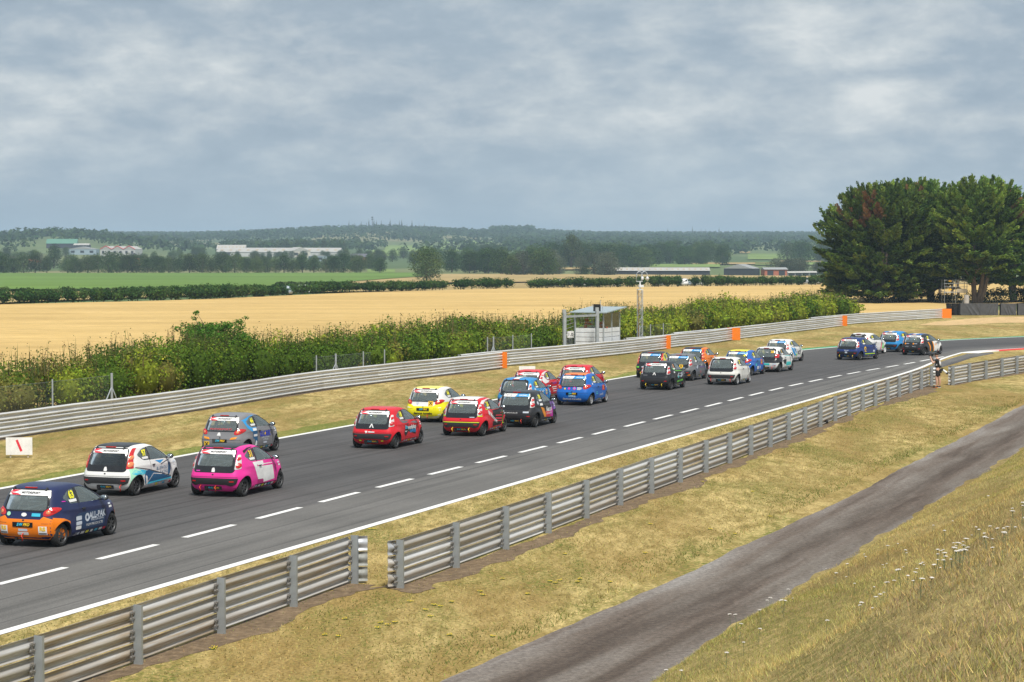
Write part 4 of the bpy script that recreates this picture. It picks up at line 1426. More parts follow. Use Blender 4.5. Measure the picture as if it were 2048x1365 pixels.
P_['sun_white'] = patch('sun_strip', [(-0.555, 1.235), (0.50, 1.235), (0.485, 1.350), (-0.520, 1.350)], 'rear', 0.010, rows=3)
P_['sun_red'] = patch('sun_strip_flash', [(0.26, 1.238), (0.47, 1.238), (0.35, 1.272), (0.44, 1.345), (0.36, 1.347), (0.22, 1.29)], 'rear', 0.013, rows=2) if False else patch('sun_strip_flash', [(0.17, 1.238), (0.40, 1.238), (0.47, 1.290), (0.26, 1.272)], 'rear', 0.013, rows=2)
P_['sun_red2'] = patch('sun_strip_flash', [(0.22, 1.346), (0.40, 1.346), (0.50, 1.295), (0.36, 1.300)], 'rear', 0.013, rows=2)
P_['sun_text'] = text_patch('strip_lettering', 'MOTORSPORT', -0.06, 1.292, 0.062, 'rear', 0.015, 0.3, 0.002, wide=1.15)
P_['sun_blue'] = patch('sun_strip_flash', [(-0.53, 1.237), (0.02, 1.237), (-0.06, 1.348), (-0.50, 1.348)], 'rear', 0.013, rows=3)
P_['sun_text_b'] = text_patch('strip_lettering', 'RACING', -0.27, 1.288, 0.070, 'rear', 0.015, 0.3, 0.002, wide=1.1)
P_['sun_text_w'] = text_patch('strip_lettering', 'MOTOR', 0.27, 1.292, 0.060, 'rear', 0.013, 0.0, 0.002, wide=1.1)
P_['chevron'] = text_patch('badge', '^', 0, 0.775, 0.34, 'rear', 0.012, 0, 0.004, wide=1.1)
def blob_badge(pts, cx, cz, k):
    return patch('badge', [(cx + a * k, cz + b_ * k) for a, b_ in pts], 'rear', 0.010, dens=0.01, rows=4)
P_['lion'] = blob_badge([(-0.045, -0.06), (-0.02, -0.02), (-0.05, 0.0), (-0.02, 0.03), (-0.03, 0.06), (0.02, 0.065), (0.05, 0.03), (0.035, -0.01), (0.055, -0.05), (0.02, -0.06)], 0, 0.79, 1.0)
P_['oval'] = blob_badge([(0.07 * math.cos(a), 0.045 * math.sin(a)) for a in np.linspace(0, 6.28, 16, endpoint=False)], 0, 0.79, 1.0)
P_['name_board'] = patch('name_board', [(0.83, 1.035), (1.15, 1.035), (1.15, 1.10), (0.80, 1.10)], 'side', 0.004, rows=2)
P_['roof'] = None
ROOF_POLY = round_poly([(0.43, -0.50), (1.60, -0.50), (1.66, 0.0), (1.60, 0.50), (0.43, 0.50), (0.40, 0.0)], 0.08)
P_['roof'] = patch('roof_skin', ROOF_POLY, 'roof', 0.004, dens=0.06, rows=16)
P_['roof_stripe'] = patch('roof_stripe', [(0.40, -0.12), (1.62, -0.12), (1.62, 0.12), (0.40, 0.12)], 'roof', 0.008, dens=0.08, rows=6)
# sponsor chips along the sill
_chip_spec = [(0.92, 0.13, 'vinyl_white'), (1.10, 0.10, 'vinyl_pale'), (1.27, 0.16, 'vinyl_white'), (1.50, 0.14, 'vinyl_yellow'), (1.72, 0.12, 'vinyl_white'), (1.92, 0.14, 'vinyl_cyan'), (2.13, 0.16, 'vinyl_white'), (2.33, 0.09, 'vinyl_red')]
P_['chips'] = [(patch('sponsor_sticker', [(x, 0.215), (x + w, 0.215), (x + w, 0.275), (x, 0.275)], 'side', 0.009, rows=1), mt) for x, w, mt in _chip_spec]
P_['wing_chips'] = [(patch('sponsor_sticker', [(2.62, 0.72), (2.80, 0.72), (2.80, 0.77), (2.62, 0.77)], 'side', 0.006, rows=1), 'vinyl_white'), (patch('sponsor_sticker', [(2.58, 0.80), (2.74, 0.80), (2.74, 0.84), (2.58, 0.84)], 'side', 0.006, rows=1), 'vinyl_pale')]

# driver: one skinned figure, shared
def skin_figure(name, joints, bones, mats, sub=1):
    me = bpy.data.meshes.new(name)
    names = list(joints)
    me.from_pydata([joints[n][0] for n in names], [], [(names.index(a), names.index(b_)) for a, b_ in bones])
    o = bpy.data.objects.new(name, me)
    COL.objects.link(o)
    o.modifiers.new('skin', 'SKIN')
    for i, n in enumerate(names):
        sv = me.skin_vertices[0].data[i]
        r_ = joints[n][1]
        sv.radius = (r_, r_) if not isinstance(r_, tuple) else r_
        sv.use_root = (i == 0)
    sb = o.modifiers.new('sub', 'SUBSURF'); sb.levels = sub; sb.render_levels = sub
    dg_ = bpy.context.evaluated_depsgraph_get()
    out = bpy.data.meshes.new_from_object(o.evaluated_get(dg_))
    out.name = name
    bpy.data.objects.remove(o, do_unlink=True)
    out.polygons.foreach_set('use_smooth', [True] * len(out.polygons))
    out.materials.clear()
    for m in mats:
        out.materials.append(m)
    return out
dj = {'pelvis': ((1.58 - CX0, -0.33, 0.56), 0.13), 'belly': ((1.54 - CX0, -0.33, 0.72), 0.12), 'chest': ((1.50 - CX0, -0.33, 0.90), (0.14, 0.12)), 'neck': ((1.50 - CX0, -0.33, 1.05), 0.06), 'head': ((1.52 - CX0, -0.33, 1.16), 0.07)}
db = [('pelvis', 'belly'), ('belly', 'chest'), ('chest', 'neck'), ('neck', 'head')]
for s, n_ in ((-1, 'r'), (1, 'l')):
    dj['sh' + n_] = ((1.50 - CX0, -0.33 + s * 0.19, 0.96), 0.065); dj['el' + n_] = ((1.72 - CX0, -0.33 + s * 0.25, 0.80), 0.047); dj['wr' + n_] = ((1.95 - CX0, -0.33 + s * 0.16, 0.90), 0.036); dj['hd' + n_] = ((2.01 - CX0, -0.33 + s * 0.15, 0.91), 0.036)
    dj['kn' + n_] = ((2.02 - CX0, -0.33 + s * 0.13, 0.68), 0.065); dj['ft' + n_] = ((2.36 - CX0, -0.33 + s * 0.10, 0.45), 0.045)
    db += [('chest', 'sh' + n_), ('sh' + n_, 'el' + n_), ('el' + n_, 'wr' + n_), ('wr' + n_, 'hd' + n_), ('pelvis', 'kn' + n_), ('kn' + n_, 'ft' + n_)]
plain('race_suit', (0.05, 0.06, 0.09), 0.85)
DRIVER_ME = skin_figure('person', dj, db, [MAT['race_suit']])
m_ = MB(); m_.add(*ellipsoid((1.52 - CX0, -0.33, 1.19), (0.145, 0.125, 0.14), 14, 9)); HELMET_ME = m_.mesh('helmet', smooth=True)

P_['bumper_seam'] = patch('bumper_seam', rect_(-0.70, 0.588, 0.70, 0.596) if False else [(-0.70, 0.588), (0.70, 0.588), (0.70, 0.597), (-0.70, 0.597)], 'rear', 0.003, rows=1)
P_['hatch_lock'] = patch('hatch_lock', [(0.03 * math.cos(a), 0.66 + 0.018 * math.sin(a)) for a in np.linspace(0, 6.28, 12, endpoint=False)], 'rear', 0.008, dens=0.01, rows=3)
# ================================================================== the field of 24 cars
def fwd(h):
    return Vector((math.sin(h), math.cos(h), 0))
def rgt(h):
    return Vector((math.cos(h), -math.sin(h), 0))
def car_origin(px, py, h, wheel='rr'):
    p = ground_at(px, py)
    lx = (RW if wheel == 'rr' else FW) - CX0
    return p - fwd(h) * lx - rgt(h) * 0.775
PZ = 'low'
def make_car(loc, h, style, body, label, short, number=None, num_mat='vinyl_yellow', roof=None, strip='red', glass='window_glass', rim='rim_dark',
             decals=(), mirror='black_trim', skirt=None, plate=True, stripe=None, badge=None, strap=None, bumper='black_trim', hatch=True, helmet=(0.35, 0.5, 0.5), chips=True, yaw_fw=0.0):
    root = empty('race_car', loc, R(90) - h)
    root.scale = (1.0, 1.06, 1.0)
    tag(root, label, 'race car', 'small hatchbacks racing on the circuit')
    root['race'] = short
    M = lambda n: MAT[n]
    bd = put('body', BODY_ME, root, mat=body)
    put('side_window', P_['door_glass_r'], root, mat=M('window_glass')); put('side_window', P_['door_glass_l'], root, mat=M('window_glass'))
    qr = put('quarter_window', P_['quar_glass_r'], root, mat=M('window_glass')); put('quarter_window', P_['quar_glass_l'], root, mat=M('window_glass'))
    rg = put('rear_window', P_['rear_glass'], root, mat=M(glass)); put('windscreen', P_['windscreen'], root, mat=M('window_glass'))
    ht = put('hatch_panel', P_['hatch_a' if style == 'aygo' else 'hatch'], root, mat=M('black_gloss'))
    if roof is not None:
        put('roof_skin', P_['roof'], root, mat=roof)
    if stripe is not None:
        put('roof_stripe', P_['roof_stripe'], root, mat=M(stripe))
    zt = float(top_z(np.array([0.455]), np.array([0.0]))[0])
    put('brake_lamp', P_['brake_lamp'], root, (0.40 - CX0, 0, zt - 0.005), mat=M('lamp_red'))
    for s in (1, -1):
        x = float(rear_x(np.array([0.42]), np.array([1.375]))[0])
        put('hatch_hinge', P_['hinge'], root, (x - CX0 - 0.012, s * 0.42, 1.375), mat=M('black_trim'))
        l, lens = P_['lamp_' + style][s]
        lo = put('tail_lamp', l, root, mat=M({'c1': 'lamp_clear', '107': 'lamp_red', 'aygo': 'lamp_red', 'mk2': 'lamp_red'}[style]))
        for lm, mt in lens:
            put('lamp_lens', lm, lo, mat=M(mt))
        mr = put('mirror', P_['mirror'], root, (2.20 - CX0, s * 0.90, 1.02), 0.0, (1, -s, 1), mat=M(mirror) if isinstance(mirror, str) else mirror)
        put('mirror_glass', P_['mirror_glass'], mr, mat=M('mirror_glass'))
        y = float(side_y(np.array([1.36]), np.array([0.84]))[0])
        put('door_handle', P_['handle'], root, (1.36 - CX0, s * (y + 0.012), 0.84), mat=M('black_trim'))
        for wx in (RW, FW):
            w = empty('wheel', (wx - CX0, s * 0.665, WZ), 0 if s < 0 else math.pi, root)
            w.rotation_euler = (0, random.uniform(0, 6.28), 0 if s < 0 else math.pi)
            put('tyre', P_['tyre'], w, mat=M('rubber')); put('rim', P_['rim'], w, mat=M(rim))
    if style in ('c1', '107'):
        b2 = put('bumper_strip', P_['bumper_strip'], root, mat=M(bumper))
        for s in (1, -1):
            put('reflector', P_['reflector%d' % s], b2, mat=M('lamp_red'))
    elif style == 'mk2':
        for s in (1, -1):
            put('reflector', P_['low_reflector%d' % s], root, mat=M('lamp_red'))
    if plate:
        k = 'mid' if style == 'aygo' else 'low'
        pl = put('number_plate', P_['plate_' + k], root, mat=M('black_gloss'))
        put('plate_lettering', P_['plate_t1_' + k], pl, mat=M('vinyl_cyan')); put('plate_lettering', P_['plate_t2_' + k], pl, mat=M('vinyl_amber'))
    for s in (-1, 1):
        put('door_seam', P_['seams%d' % s], root, mat=M('vinyl_black')); put('pillar_trim', P_['pillar%d' % s], root, mat=M('black_trim'))
    put('bumper_seam', P_['bumper_seam'], root, mat=M('vinyl_black')); put('hatch_lock', P_['hatch_lock'], root, mat=M('vinyl_black'))
    put('exhaust', P_['exhaust'], root, mat=M('underbody'))
    put('roll_cage', P_['cage'], root, mat=M('cage_white')); put('seat', P_['seat'], root, mat=M('seat_cloth'))
    put('steering_wheel', P_['steer'], root, mat=M('black_trim')); put('dashboard', P_['dash'], root, mat=M('cabin_dark'))
    if skirt:
        put('side_skirt', P_['skirt_r'], root, mat=M(skirt)); put('side_skirt', P_['skirt_l'], root, mat=M(skirt))
    if strip == 'red':
        q = put('sun_strip', P_['sun_white'], root, mat=M('vinyl_white'))
        put('strip_flash', P_['sun_red'], q, mat=M('vinyl_red')); put('strip_flash', P_['sun_red2'], q, mat=M('vinyl_red')); put('strip_lettering', P_['sun_text'], q, mat=M('vinyl_black'))
    elif strip == 'blue':
        q = put('sun_strip', P_['sun_white'], root, mat=M('vinyl_white'))
        put('strip_flash', P_['sun_blue'], q, mat=M('vinyl_blue')); put('strip_lettering', P_['sun_text_b'], q, mat=M('vinyl_white')); put('strip_lettering', P_['sun_text_w'], q, mat=M('vinyl_grey'))
    elif strip == 'black':
        q = put('sun_strip', P_['sun_white'], root, mat=M('vinyl_black')); put('strip_lettering', P_['sun_text'], q, mat=M('vinyl_white'))
    if badge:
        put('badge', P_[badge], ht, mat=M('vinyl_white'))
    if number:
        put('race_number', text_patch('race_number', number, 0.985, 1.20, 0.245 if len(number) < 3 else 0.20, 'side', 0.005, 0.12, 0.010, wide=0.95 if len(number) < 3 else 0.8), qr, mat=M(num_mat))
        put('name_board', P_['name_board'], qr, mat=M('vinyl_white'))
    if chips:
        for cm, mt in P_['chips']:
            put('sponsor_sticker', cm, root, mat=M(mt))
        for cm, mt in P_['wing_chips']:
            put('sponsor_sticker', cm, root, mat=M(mt))
    for (sx_, cl) in (strap or ()):
        st = put('tow_strap', P_['tow'], root, (0, sx_, 0.02), mat=M(cl))
    for dcl in decals:
        kind = dcl[0]
        if kind == 'S':
            put(dcl[3] if len(dcl) > 3 else 'paint_panel', patch('paint_panel', dcl[1], 'side', dcl[4] if len(dcl) > 4 else 0.004, s=-1), root, mat=M(dcl[2]) if isinstance(dcl[2], str) else dcl[2])
        elif kind == 'B':   # both sides
            for s in (-1, 1):
                put('paint_panel', patch('paint_panel', dcl[1], 'side', 0.003, s=s), root, mat=M(dcl[2]) if isinstance(dcl[2], str) else dcl[2])
        elif kind == 'R':
            put(dcl[3] if len(dcl) > 3 else 'paint_panel', patch('paint_panel', dcl[1], 'rear', dcl[4] if len(dcl) > 4 else 0.004, dens=0.05), root, mat=M(dcl[2]) if isinstance(dcl[2], str) else dcl[2])
        elif kind == 'L':   # line on the side
            v, f = side_strip(*dcl[1], dcl[3] if len(dcl) > 3 else 0.008)
            put('livery_line', mesh_np('livery_line', v, f, [], True), root, mat=M(dcl[2]))
        elif kind == 'TS':
            (_, txt, x, z, size, mt), kw = dcl[:6], (dcl[6] if len(dcl) > 6 else {})
            put('side_lettering', text_patch('side_lettering', txt, x, z, size, 'side', 0.010, **kw), root, mat=M(mt))
        elif kind == 'TR':
            (_, txt, y, z, size, mt), kw = dcl[:6], (dcl[6] if len(dcl) > 6 else {})
            put('rear_lettering', text_patch('rear_lettering', txt, y, z, size, 'rear', 0.014, **kw), root, mat=M(mt))
    # driver
    d = put('person', DRIVER_ME, None, loc, R(90) - h)
    d.scale = (1.0, 1.06, 1.0)
    tag(d, 'helmeted driver at the wheel of the ' + short, 'person', 'drivers in the race cars')
    put('helmet', HELMET_ME, d, mat=plain('helmet_%d' % int(helmet[0] * 100 + helmet[1] * 1000), helmet, 0.25, coat=0.6))
    return root

def circ(cx, cz, r, n=16, k=1.0):
    return [(cx + r * math.cos(a) * k, cz + r * math.sin(a)) for a in np.linspace(0, 2 * math.pi, n, endpoint=False)]
def rect(x0, z0, x1, z1):
    return [(x0, z0), (x1, z0), (x1, z1), (x0, z1)]
BOXX = lambda y, z: [('R', rect(y - 0.10, z - 0.10, y + 0.10, z + 0.10), 'vinyl_amber', 'rookie_cross', 0.010), ('TR', 'X', y, z, 0.20, 'vinyl_black', {'bold': 0.006})]
h0 = R(19.6)
# --- 1 navy and orange
navy = paint('navy', (0.018, 0.026, 0.085)); orange = paint('orange', (0.78, 0.20, 0.012))
make_car(car_origin(123, 1094, h0), h0, 'aygo', navy, 'navy hatchback with orange rear bumper and ALL-PAK door lettering', 'navy and orange hatchback', '63', strip='red', badge='oval', chips=True,
    decals=[('R', [(-0.74, 0.20), (0.74, 0.20), (0.72, 0.68), (0.50, 0.76), (0.42, 0.685), (-0.42, 0.685), (-0.50, 0.76), (-0.72, 0.68)], orange),
            ('B', [(0.12, 0.21), (0.155, 0.21), (0.16, 0.42), (0.70, 0.42), (0.70, 0.60), (0.45, 0.69), (0.16, 0.73)], orange),
            ('S', [(2.95, 0.30), (3.25, 0.30), (3.25, 0.62), (3.05, 0.70), (2.98, 0.62)], orange),
            ('S', [(0.98, 0.33), (2.36, 0.33), (2.42, 0.74), (1.2, 0.74), (0.98, 0.68)], 'vinyl_navy'),
            ('R', rect(0.40, 0.33, 0.60, 0.53), 'vinyl_white', 'sponsor_sticker', 0.008), ('R', rect(-0.60, 0.33, -0.40, 0.53), 'vinyl_white', 'sponsor_sticker', 0.008),
            ('TR', 'RS', 0.50, 0.465, 0.13, 'vinyl_amber', {'bold': 0.006}), ('TR', 'RS', -0.50, 0.465, 0.13, 'vinyl_amber', {'bold': 0.006}),
            ('R', rect(0.41, 0.345, 0.59, 0.38), 'vinyl_grey', 'sponsor_sticker', 0.012), ('R', rect(-0.59, 0.345, -0.41, 0.38), 'vinyl_grey', 'sponsor_sticker', 0.012),
            ('R', round_poly(rect(-0.12, 0.40, 0.12, 0.46), 0.02), 'vinyl_pale', 'sponsor_sticker', 0.008), ('R', round_poly(rect(-0.14, 0.31, 0.14, 0.38), 0.02), 'vinyl_white', 'sponsor_sticker', 0.008),
            ('S', round_poly(rect(1.0, 0.57, 1.27, 0.67), 0.03), 'vinyl_pale', 'sponsor_sticker', 0.009), ('S', round_poly(rect(1.0, 0.45, 1.27, 0.54), 0.03), 'vinyl_pale', 'sponsor_sticker', 0.009), ('S', round_poly(rect(1.0, 0.345, 1.25, 0.43), 0.03), 'vinyl_white', 'sponsor_sticker', 0.009),
            ('S', circ(1.53, 0.60, 0.105), 'vinyl_pale', 'logo_disc', 0.009), ('S', circ(1.53, 0.60, 0.045), 'vinyl_navy', 'logo_disc', 0.011),
            ('TS', 'ALL-PAK', 2.01, 0.62, 0.22, 'vinyl_pale', {'bold': 0.006, 'wide': 0.92}), ('TS', 'PACKAGING', 2.01, 0.515, 0.09, 'vinyl_pale', {'wide': 1.2}), ('TS', 'FILM PRODUCTS', 1.88, 0.41, 0.09, 'vinyl_white', {'wide': 1.2}),
            ('R', circ(0.40, 0.80, 0.05), 'vinyl_mint', 'sponsor_sticker', 0.010), ('R', rect(-0.42, 0.755, -0.20, 0.83), 'vinyl_cyan', 'sponsor_sticker', 0.010),
            ('L', (0.52, 1.085, 0.66, 1.075, 0.02), 'vinyl_magenta')], strap=[(0.0, 'strap_red')])
# --- 2 white with teal flanks
white = paint('white', (0.74, 0.74, 0.73)); blackp = paint('black', (0.014, 0.014, 0.016))
make_car(car_origin(272.5, 992, h0), h0, '107', white, 'white hatchback with black roof, tall red lamps and teal and blue flanks, number 97', 'white and teal hatchback', '97', roof=blackp, glass='tinted_glass', badge='lion',
    decals=[('B', [(0.13, 0.36), (0.17, 0.80), (0.34, 0.82), (0.60, 0.74), (0.72, 0.64), (0.60, 0.50), (0.30, 0.36)], 'vinyl_mint'),
            ('B', [(0.20, 0.66), (0.36, 0.79), (0.62, 0.76), (0.95, 0.70), (1.02, 0.62), (0.72, 0.60), (0.4, 0.60)], 'vinyl_cyan'),
            ('S', [(0.76, 0.52), (0.90, 0.69), (1.05, 0.71), (2.38, 0.40), (2.40, 0.345), (1.6, 0.32), (0.86, 0.30), (0.80, 0.36)], 'vinyl_deepblue', 'paint_panel', 0.007),
            ('S', [(0.86, 0.285), (2.42, 0.335), (2.42, 0.375), (1.10, 0.345)], 'vinyl_cyan', 'paint_panel', 0.010),
            ('L', (0.36, 0.835, 1.06, 0.725, 0.02), 'vinyl_black', 0.010), ('L', (1.06, 0.725, 2.40, 0.415, 0.022), 'vinyl_black', 0.010),
            ('L', (0.95, 0.32, 1.34, 0.58, 0.02), 'vinyl_white', 0.011), ('L', (1.34, 0.58, 1.84, 0.52, 0.02), 'vinyl_white', 0.011),
            ('S', [(1.50, 0.945), (2.02, 0.93), (1.78, 0.85), (1.74, 0.85)], 'vinyl_blue'), ('L', (1.78, 0.82, 2.36, 0.92, 0.02), 'vinyl_black'),
            ('TS', 'BLUEWOLF', 1.86, 0.70, 0.145, 'vinyl_deepblue', {'wide': 0.9}), ('TS', 'RACING', 1.98, 0.575, 0.135, 'vinyl_deepblue', {'wide': 0.9}),
            ('S', [(2.22, 0.47), (2.28, 0.44), (2.36, 0.52), (2.39, 0.66), (2.37, 0.78), (2.30, 0.84), (2.24, 0.82), (2.31, 0.72), (2.29, 0.58)], 'vinyl_deepblue', 'wolf_mark', 0.008)], strap=[(-0.50, 'strap_red')])
# --- 3 pink
pink = paint('pink', (0.74, 0.035, 0.30))
make_car(car_origin(488, 994, h0), h0, 'c1', pink, 'bright pink hatchback with black roof and a white door panel', 'pink hatchback', '31', 'vinyl_amber', roof=blackp, skirt='vinyl_black', badge='lion',
    decals=[('S', [(0.93, 0.965), (1.60, 0.96), (1.60, 0.40), (1.40, 0.36), (1.22, 0.44), (1.12, 0.62)], 'vinyl_white'), ('S', [(1.60, 0.875), (2.17, 0.86), (2.33, 0.36), (1.60, 0.325)], 'vinyl_white'),
            ('S', [(1.20, 0.335), (1.56, 0.325), (1.56, 0.43), (1.22, 0.44)], paint('deep_pink', (0.42, 0.02, 0.16)), 'paint_panel', 0.007),
            ('B', [(1.50, 1.385), (1.72, 1.345), (2.02, 1.225), (2.36, 1.04), (2.46, 0.99), (2.30, 1.10), (2.0, 1.29), (1.70, 1.385)], blackp),
            ('B', [(0.62, 1.24), (0.95, 1.345), (1.25, 1.385), (1.22, 1.395), (0.90, 1.385), (0.60, 1.32)], blackp),
            ('R', rect(0.40, 0.745, 0.52, 0.775), 'vinyl_magenta', 'sponsor_sticker', 0.010)], strap=[(-0.10, 'strap_red'), (0.36, 'strap_red')], bumper='vinyl_black')
# --- 4 grey and blue
grey = paint('mid_grey', (0.20, 0.20, 0.215))
make_car(car_origin(551, 902, h0, 'fr'), h0, 'aygo', grey, 'grey and blue hatchback with oval red lamps and GLOBEK on the door', 'grey GLOBEK hatchback', '44', badge=None,
    decals=[('B', [(0.36, 1.24), (0.55, 1.29), (0.90, 1.365), (1.25, 1.395), (1.25, 1.375), (0.92, 1.34), (0.60, 1.21)], 'vinyl_blue'), ('B', [(0.42, 1.22), (0.60, 1.22), (0.60, 1.10), (0.80, 0.98), (1.18, 0.97), (1.18, 0.86), (0.80, 0.84), (0.55, 0.98)], 'vinyl_blue'),
            ('S', rect(0.86, 0.32, 1.20, 0.85), 'vinyl_deepblue'), ('S', rect(0.88, 0.86, 1.16, 0.95), 'vinyl_white', 'sponsor_sticker', 0.008), ('S', rect(0.90, 0.66, 1.18, 0.735), 'vinyl_white', 'sponsor_sticker', 0.009), ('S', [(1.0, 0.34), (1.08, 0.52), (1.16, 0.48), (1.18, 0.34)], 'vinyl_white', 'sponsor_sticker', 0.009),
            ('TS', 'GLOBEK', 1.80, 0.70, 0.26, 'vinyl_royal', {'bold': 0.008, 'wide': 0.85}), ('S', circ(1.80, 0.71, 0.05), 'vinyl_amber', 'logo_disc', 0.012), ('TS', 'INDUSTRIAL', 1.82, 0.575, 0.085, 'vinyl_pale', {'wide': 1.3}), ('TS', 'SUPPLIES', 1.84, 0.495, 0.085, 'vinyl_pale', {'wide': 1.3}), ('S', rect(1.66, 0.37, 1.95, 0.43), 'vinyl_pale', 'sponsor_sticker', 0.008),
            ('R', [(0.36, 0.60), (0.56, 0.63), (0.60, 0.70), (0.40, 0.67)], 'vinyl_orange', 'sponsor_sticker', 0.010), ('R', [(-0.36, 0.60), (-0.56, 0.63), (-0.60, 0.70), (-0.40, 0.67)], 'vinyl_orange', 'sponsor_sticker', 0.010),
            ('TR', 'MOTORSPORTS', 0.0, 0.95, 0.085, 'vinyl_red', {'wide': 1.3}), ('R', [(-0.02, 0.73), (0.12, 0.73), (0.09, 0.82), (0.04, 0.85), (0.0, 0.80)], 'vinyl_white', 'badge', 0.012)] + BOXX(0.47, 0.43))
# --- 5 red workshop
red = paint('red', (0.62, 0.018, 0.030))
make_car(car_origin(791.6, 898, h0), h0, 'c1', red, 'red hatchback with black wedge and workshop lettering on the door', 'red workshop hatchback', '18', badge='chevron',
    decals=[('S', [(1.05, 0.52), (1.22, 0.40), (1.45, 0.56), (2.15, 0.42), (2.28, 0.74), (1.7, 0.76), (1.15, 0.70)], 'vinyl_black'), ('S', [(0.70, 1.03), (0.95, 0.90), (1.3, 0.88), (1.55, 0.94), (1.2, 0.97), (0.86, 0.995)], 'vinyl_grey'), ('S', [(1.66, 0.88), (2.25, 0.80), (2.32, 0.87), (2.0, 0.91)], 'vinyl_grey'),
            ('TS', 'Site', 1.27, 0.72, 0.17, 'vinyl_cyan', {'bold': 0.008}), ('TS', 'workshop', 1.80, 0.70, 0.21, 'vinyl_white', {'bold': 0.009, 'wide': 0.88}), ('TS', 'SUPPLIES', 1.88, 0.55, 0.15, 'vinyl_blue', {'wide': 1.0, 'bold': 0.004}),
            ('S', [(1.10, 0.60), (1.20, 0.55), (1.38, 0.60), (1.24, 0.585)], 'vinyl_white', 'gull_mark', 0.010),
            ('R', [(0.13, 0.60), (0.19, 0.57), (0.23, 0.65), (0.14, 0.655)], 'vinyl_white', 'sponsor_sticker', 0.008), ('R', rect(-0.13, 0.60, 0.10, 0.635), 'vinyl_white', 'sponsor_sticker', 0.008),
            ('R', rect(0.36, 0.29, 0.44, 0.325), 'vinyl_lime', 'sponsor_sticker', 0.010), ('R', rect(-0.44, 0.29, -0.36, 0.325), 'vinyl_lime', 'sponsor_sticker', 0.010)], helmet=(0.4, 0.62, 0.6))
# --- 6 yellow and white
yellow = paint('yellow', (0.82, 0.74, 0.012))
make_car(car_origin(888.6, 845.5, h0), h0, 'aygo', white, 'yellow hatchback with white pillars, a black cross on its hatch, number 64', 'yellow and white hatchback', '64', roof=paint('pale_yellow', (0.80, 0.72, 0.14)),
    decals=[('R', [(-0.75, 0.20), (0.75, 0.20), (0.755, 0.80), (0.50, 0.76), (0.40, 0.685), (-0.40, 0.685), (-0.50, 0.76), (-0.755, 0.80)], yellow), ('B', [(0.11, 0.21), (3.2, 0.21), (3.2, 0.70), (2.4, 0.80), (0.50, 0.86), (0.17, 0.84)], yellow),
            ('TR', 'demon tweeks', 0.0, 0.40, 0.125, 'vinyl_black', {'bold': 0.004, 'wide': 1.05}), ('R', [(0.20, 0.78), (0.24, 0.73), (0.28, 0.78), (0.30, 0.86), (0.18, 0.86)], 'vinyl_pale', 'shield_sticker', 0.010)] + BOXX(-0.31, 0.80), strap=[(-0.2, 'strap_red')], helmet=(0.3, 0.6, 0.6))
# --- 7 red with white roof, black nose
make_car(car_origin(967, 873, h0), h0, 'c1', red, 'red hatchback with white roof, black front half and GB Motorsport lettering, number 24', 'red and black hatchback', '24', roof=white, badge=None,
    decals=[('B', [(1.22, 0.22), (2.45, 0.22), (2.47, 0.62), (2.6, 0.70), (3.3, 0.62), (3.36, 0.70), (3.05, 0.88), (2.5, 0.96), (1.30, 0.955), (1.42, 0.55)], blackp), ('B', [(0.42, 1.26), (0.60, 1.22), (0.95, 1.35), (1.25, 1.38), (1.60, 1.38), (1.7, 1.385), (1.2, 1.40), (0.6, 1.36)], white),
            ('TS', 'GB Motorsport', 1.28, 0.70, 0.20, 'vinyl_white', {'rot': R(-24), 'bold': 0.006, 'wide': 0.82}), ('S', [(1.55, 0.60), (2.32, 0.55), (2.32, 0.60), (1.62, 0.65)], 'vinyl_red', 'stripe', 0.007), ('S', [(1.60, 0.50), (2.32, 0.46), (2.32, 0.50), (1.65, 0.54)], 'vinyl_red', 'stripe', 0.007), ('S', [(1.60, 0.71), (2.32, 0.67), (2.32, 0.72), (1.65, 0.75)], 'vinyl_red', 'stripe', 0.007),
            ('L', (2.36, 0.88, 2.38, 0.38, 0.03), 'vinyl_lime'), ('L', (2.38, 0.38, 2.62, 0.40, 0.03), 'vinyl_lime'), ('L', (0.62, 1.04, 0.86, 1.0, 0.03), 'vinyl_lime'), ('R', rect(-0.68, 0.54, 0.68, 0.565), 'vinyl_lime', 'livery_line', 0.020),
            ('R', rect(-0.52, 0.735, -0.34, 0.76), 'vinyl_pale', 'sponsor_sticker', 0.010), ('R', rect(0.60, 0.77, 0.74, 0.80), 'vinyl_lime', 'livery_line', 0.014), ('R', rect(-0.74, 0.77, -0.62, 0.80), 'vinyl_lime', 'livery_line', 0.014)], strap=[(0.30, 'strap_yellow'), (-0.34, 'strap_yellow')], helmet=(0.4, 0.65, 0.6))
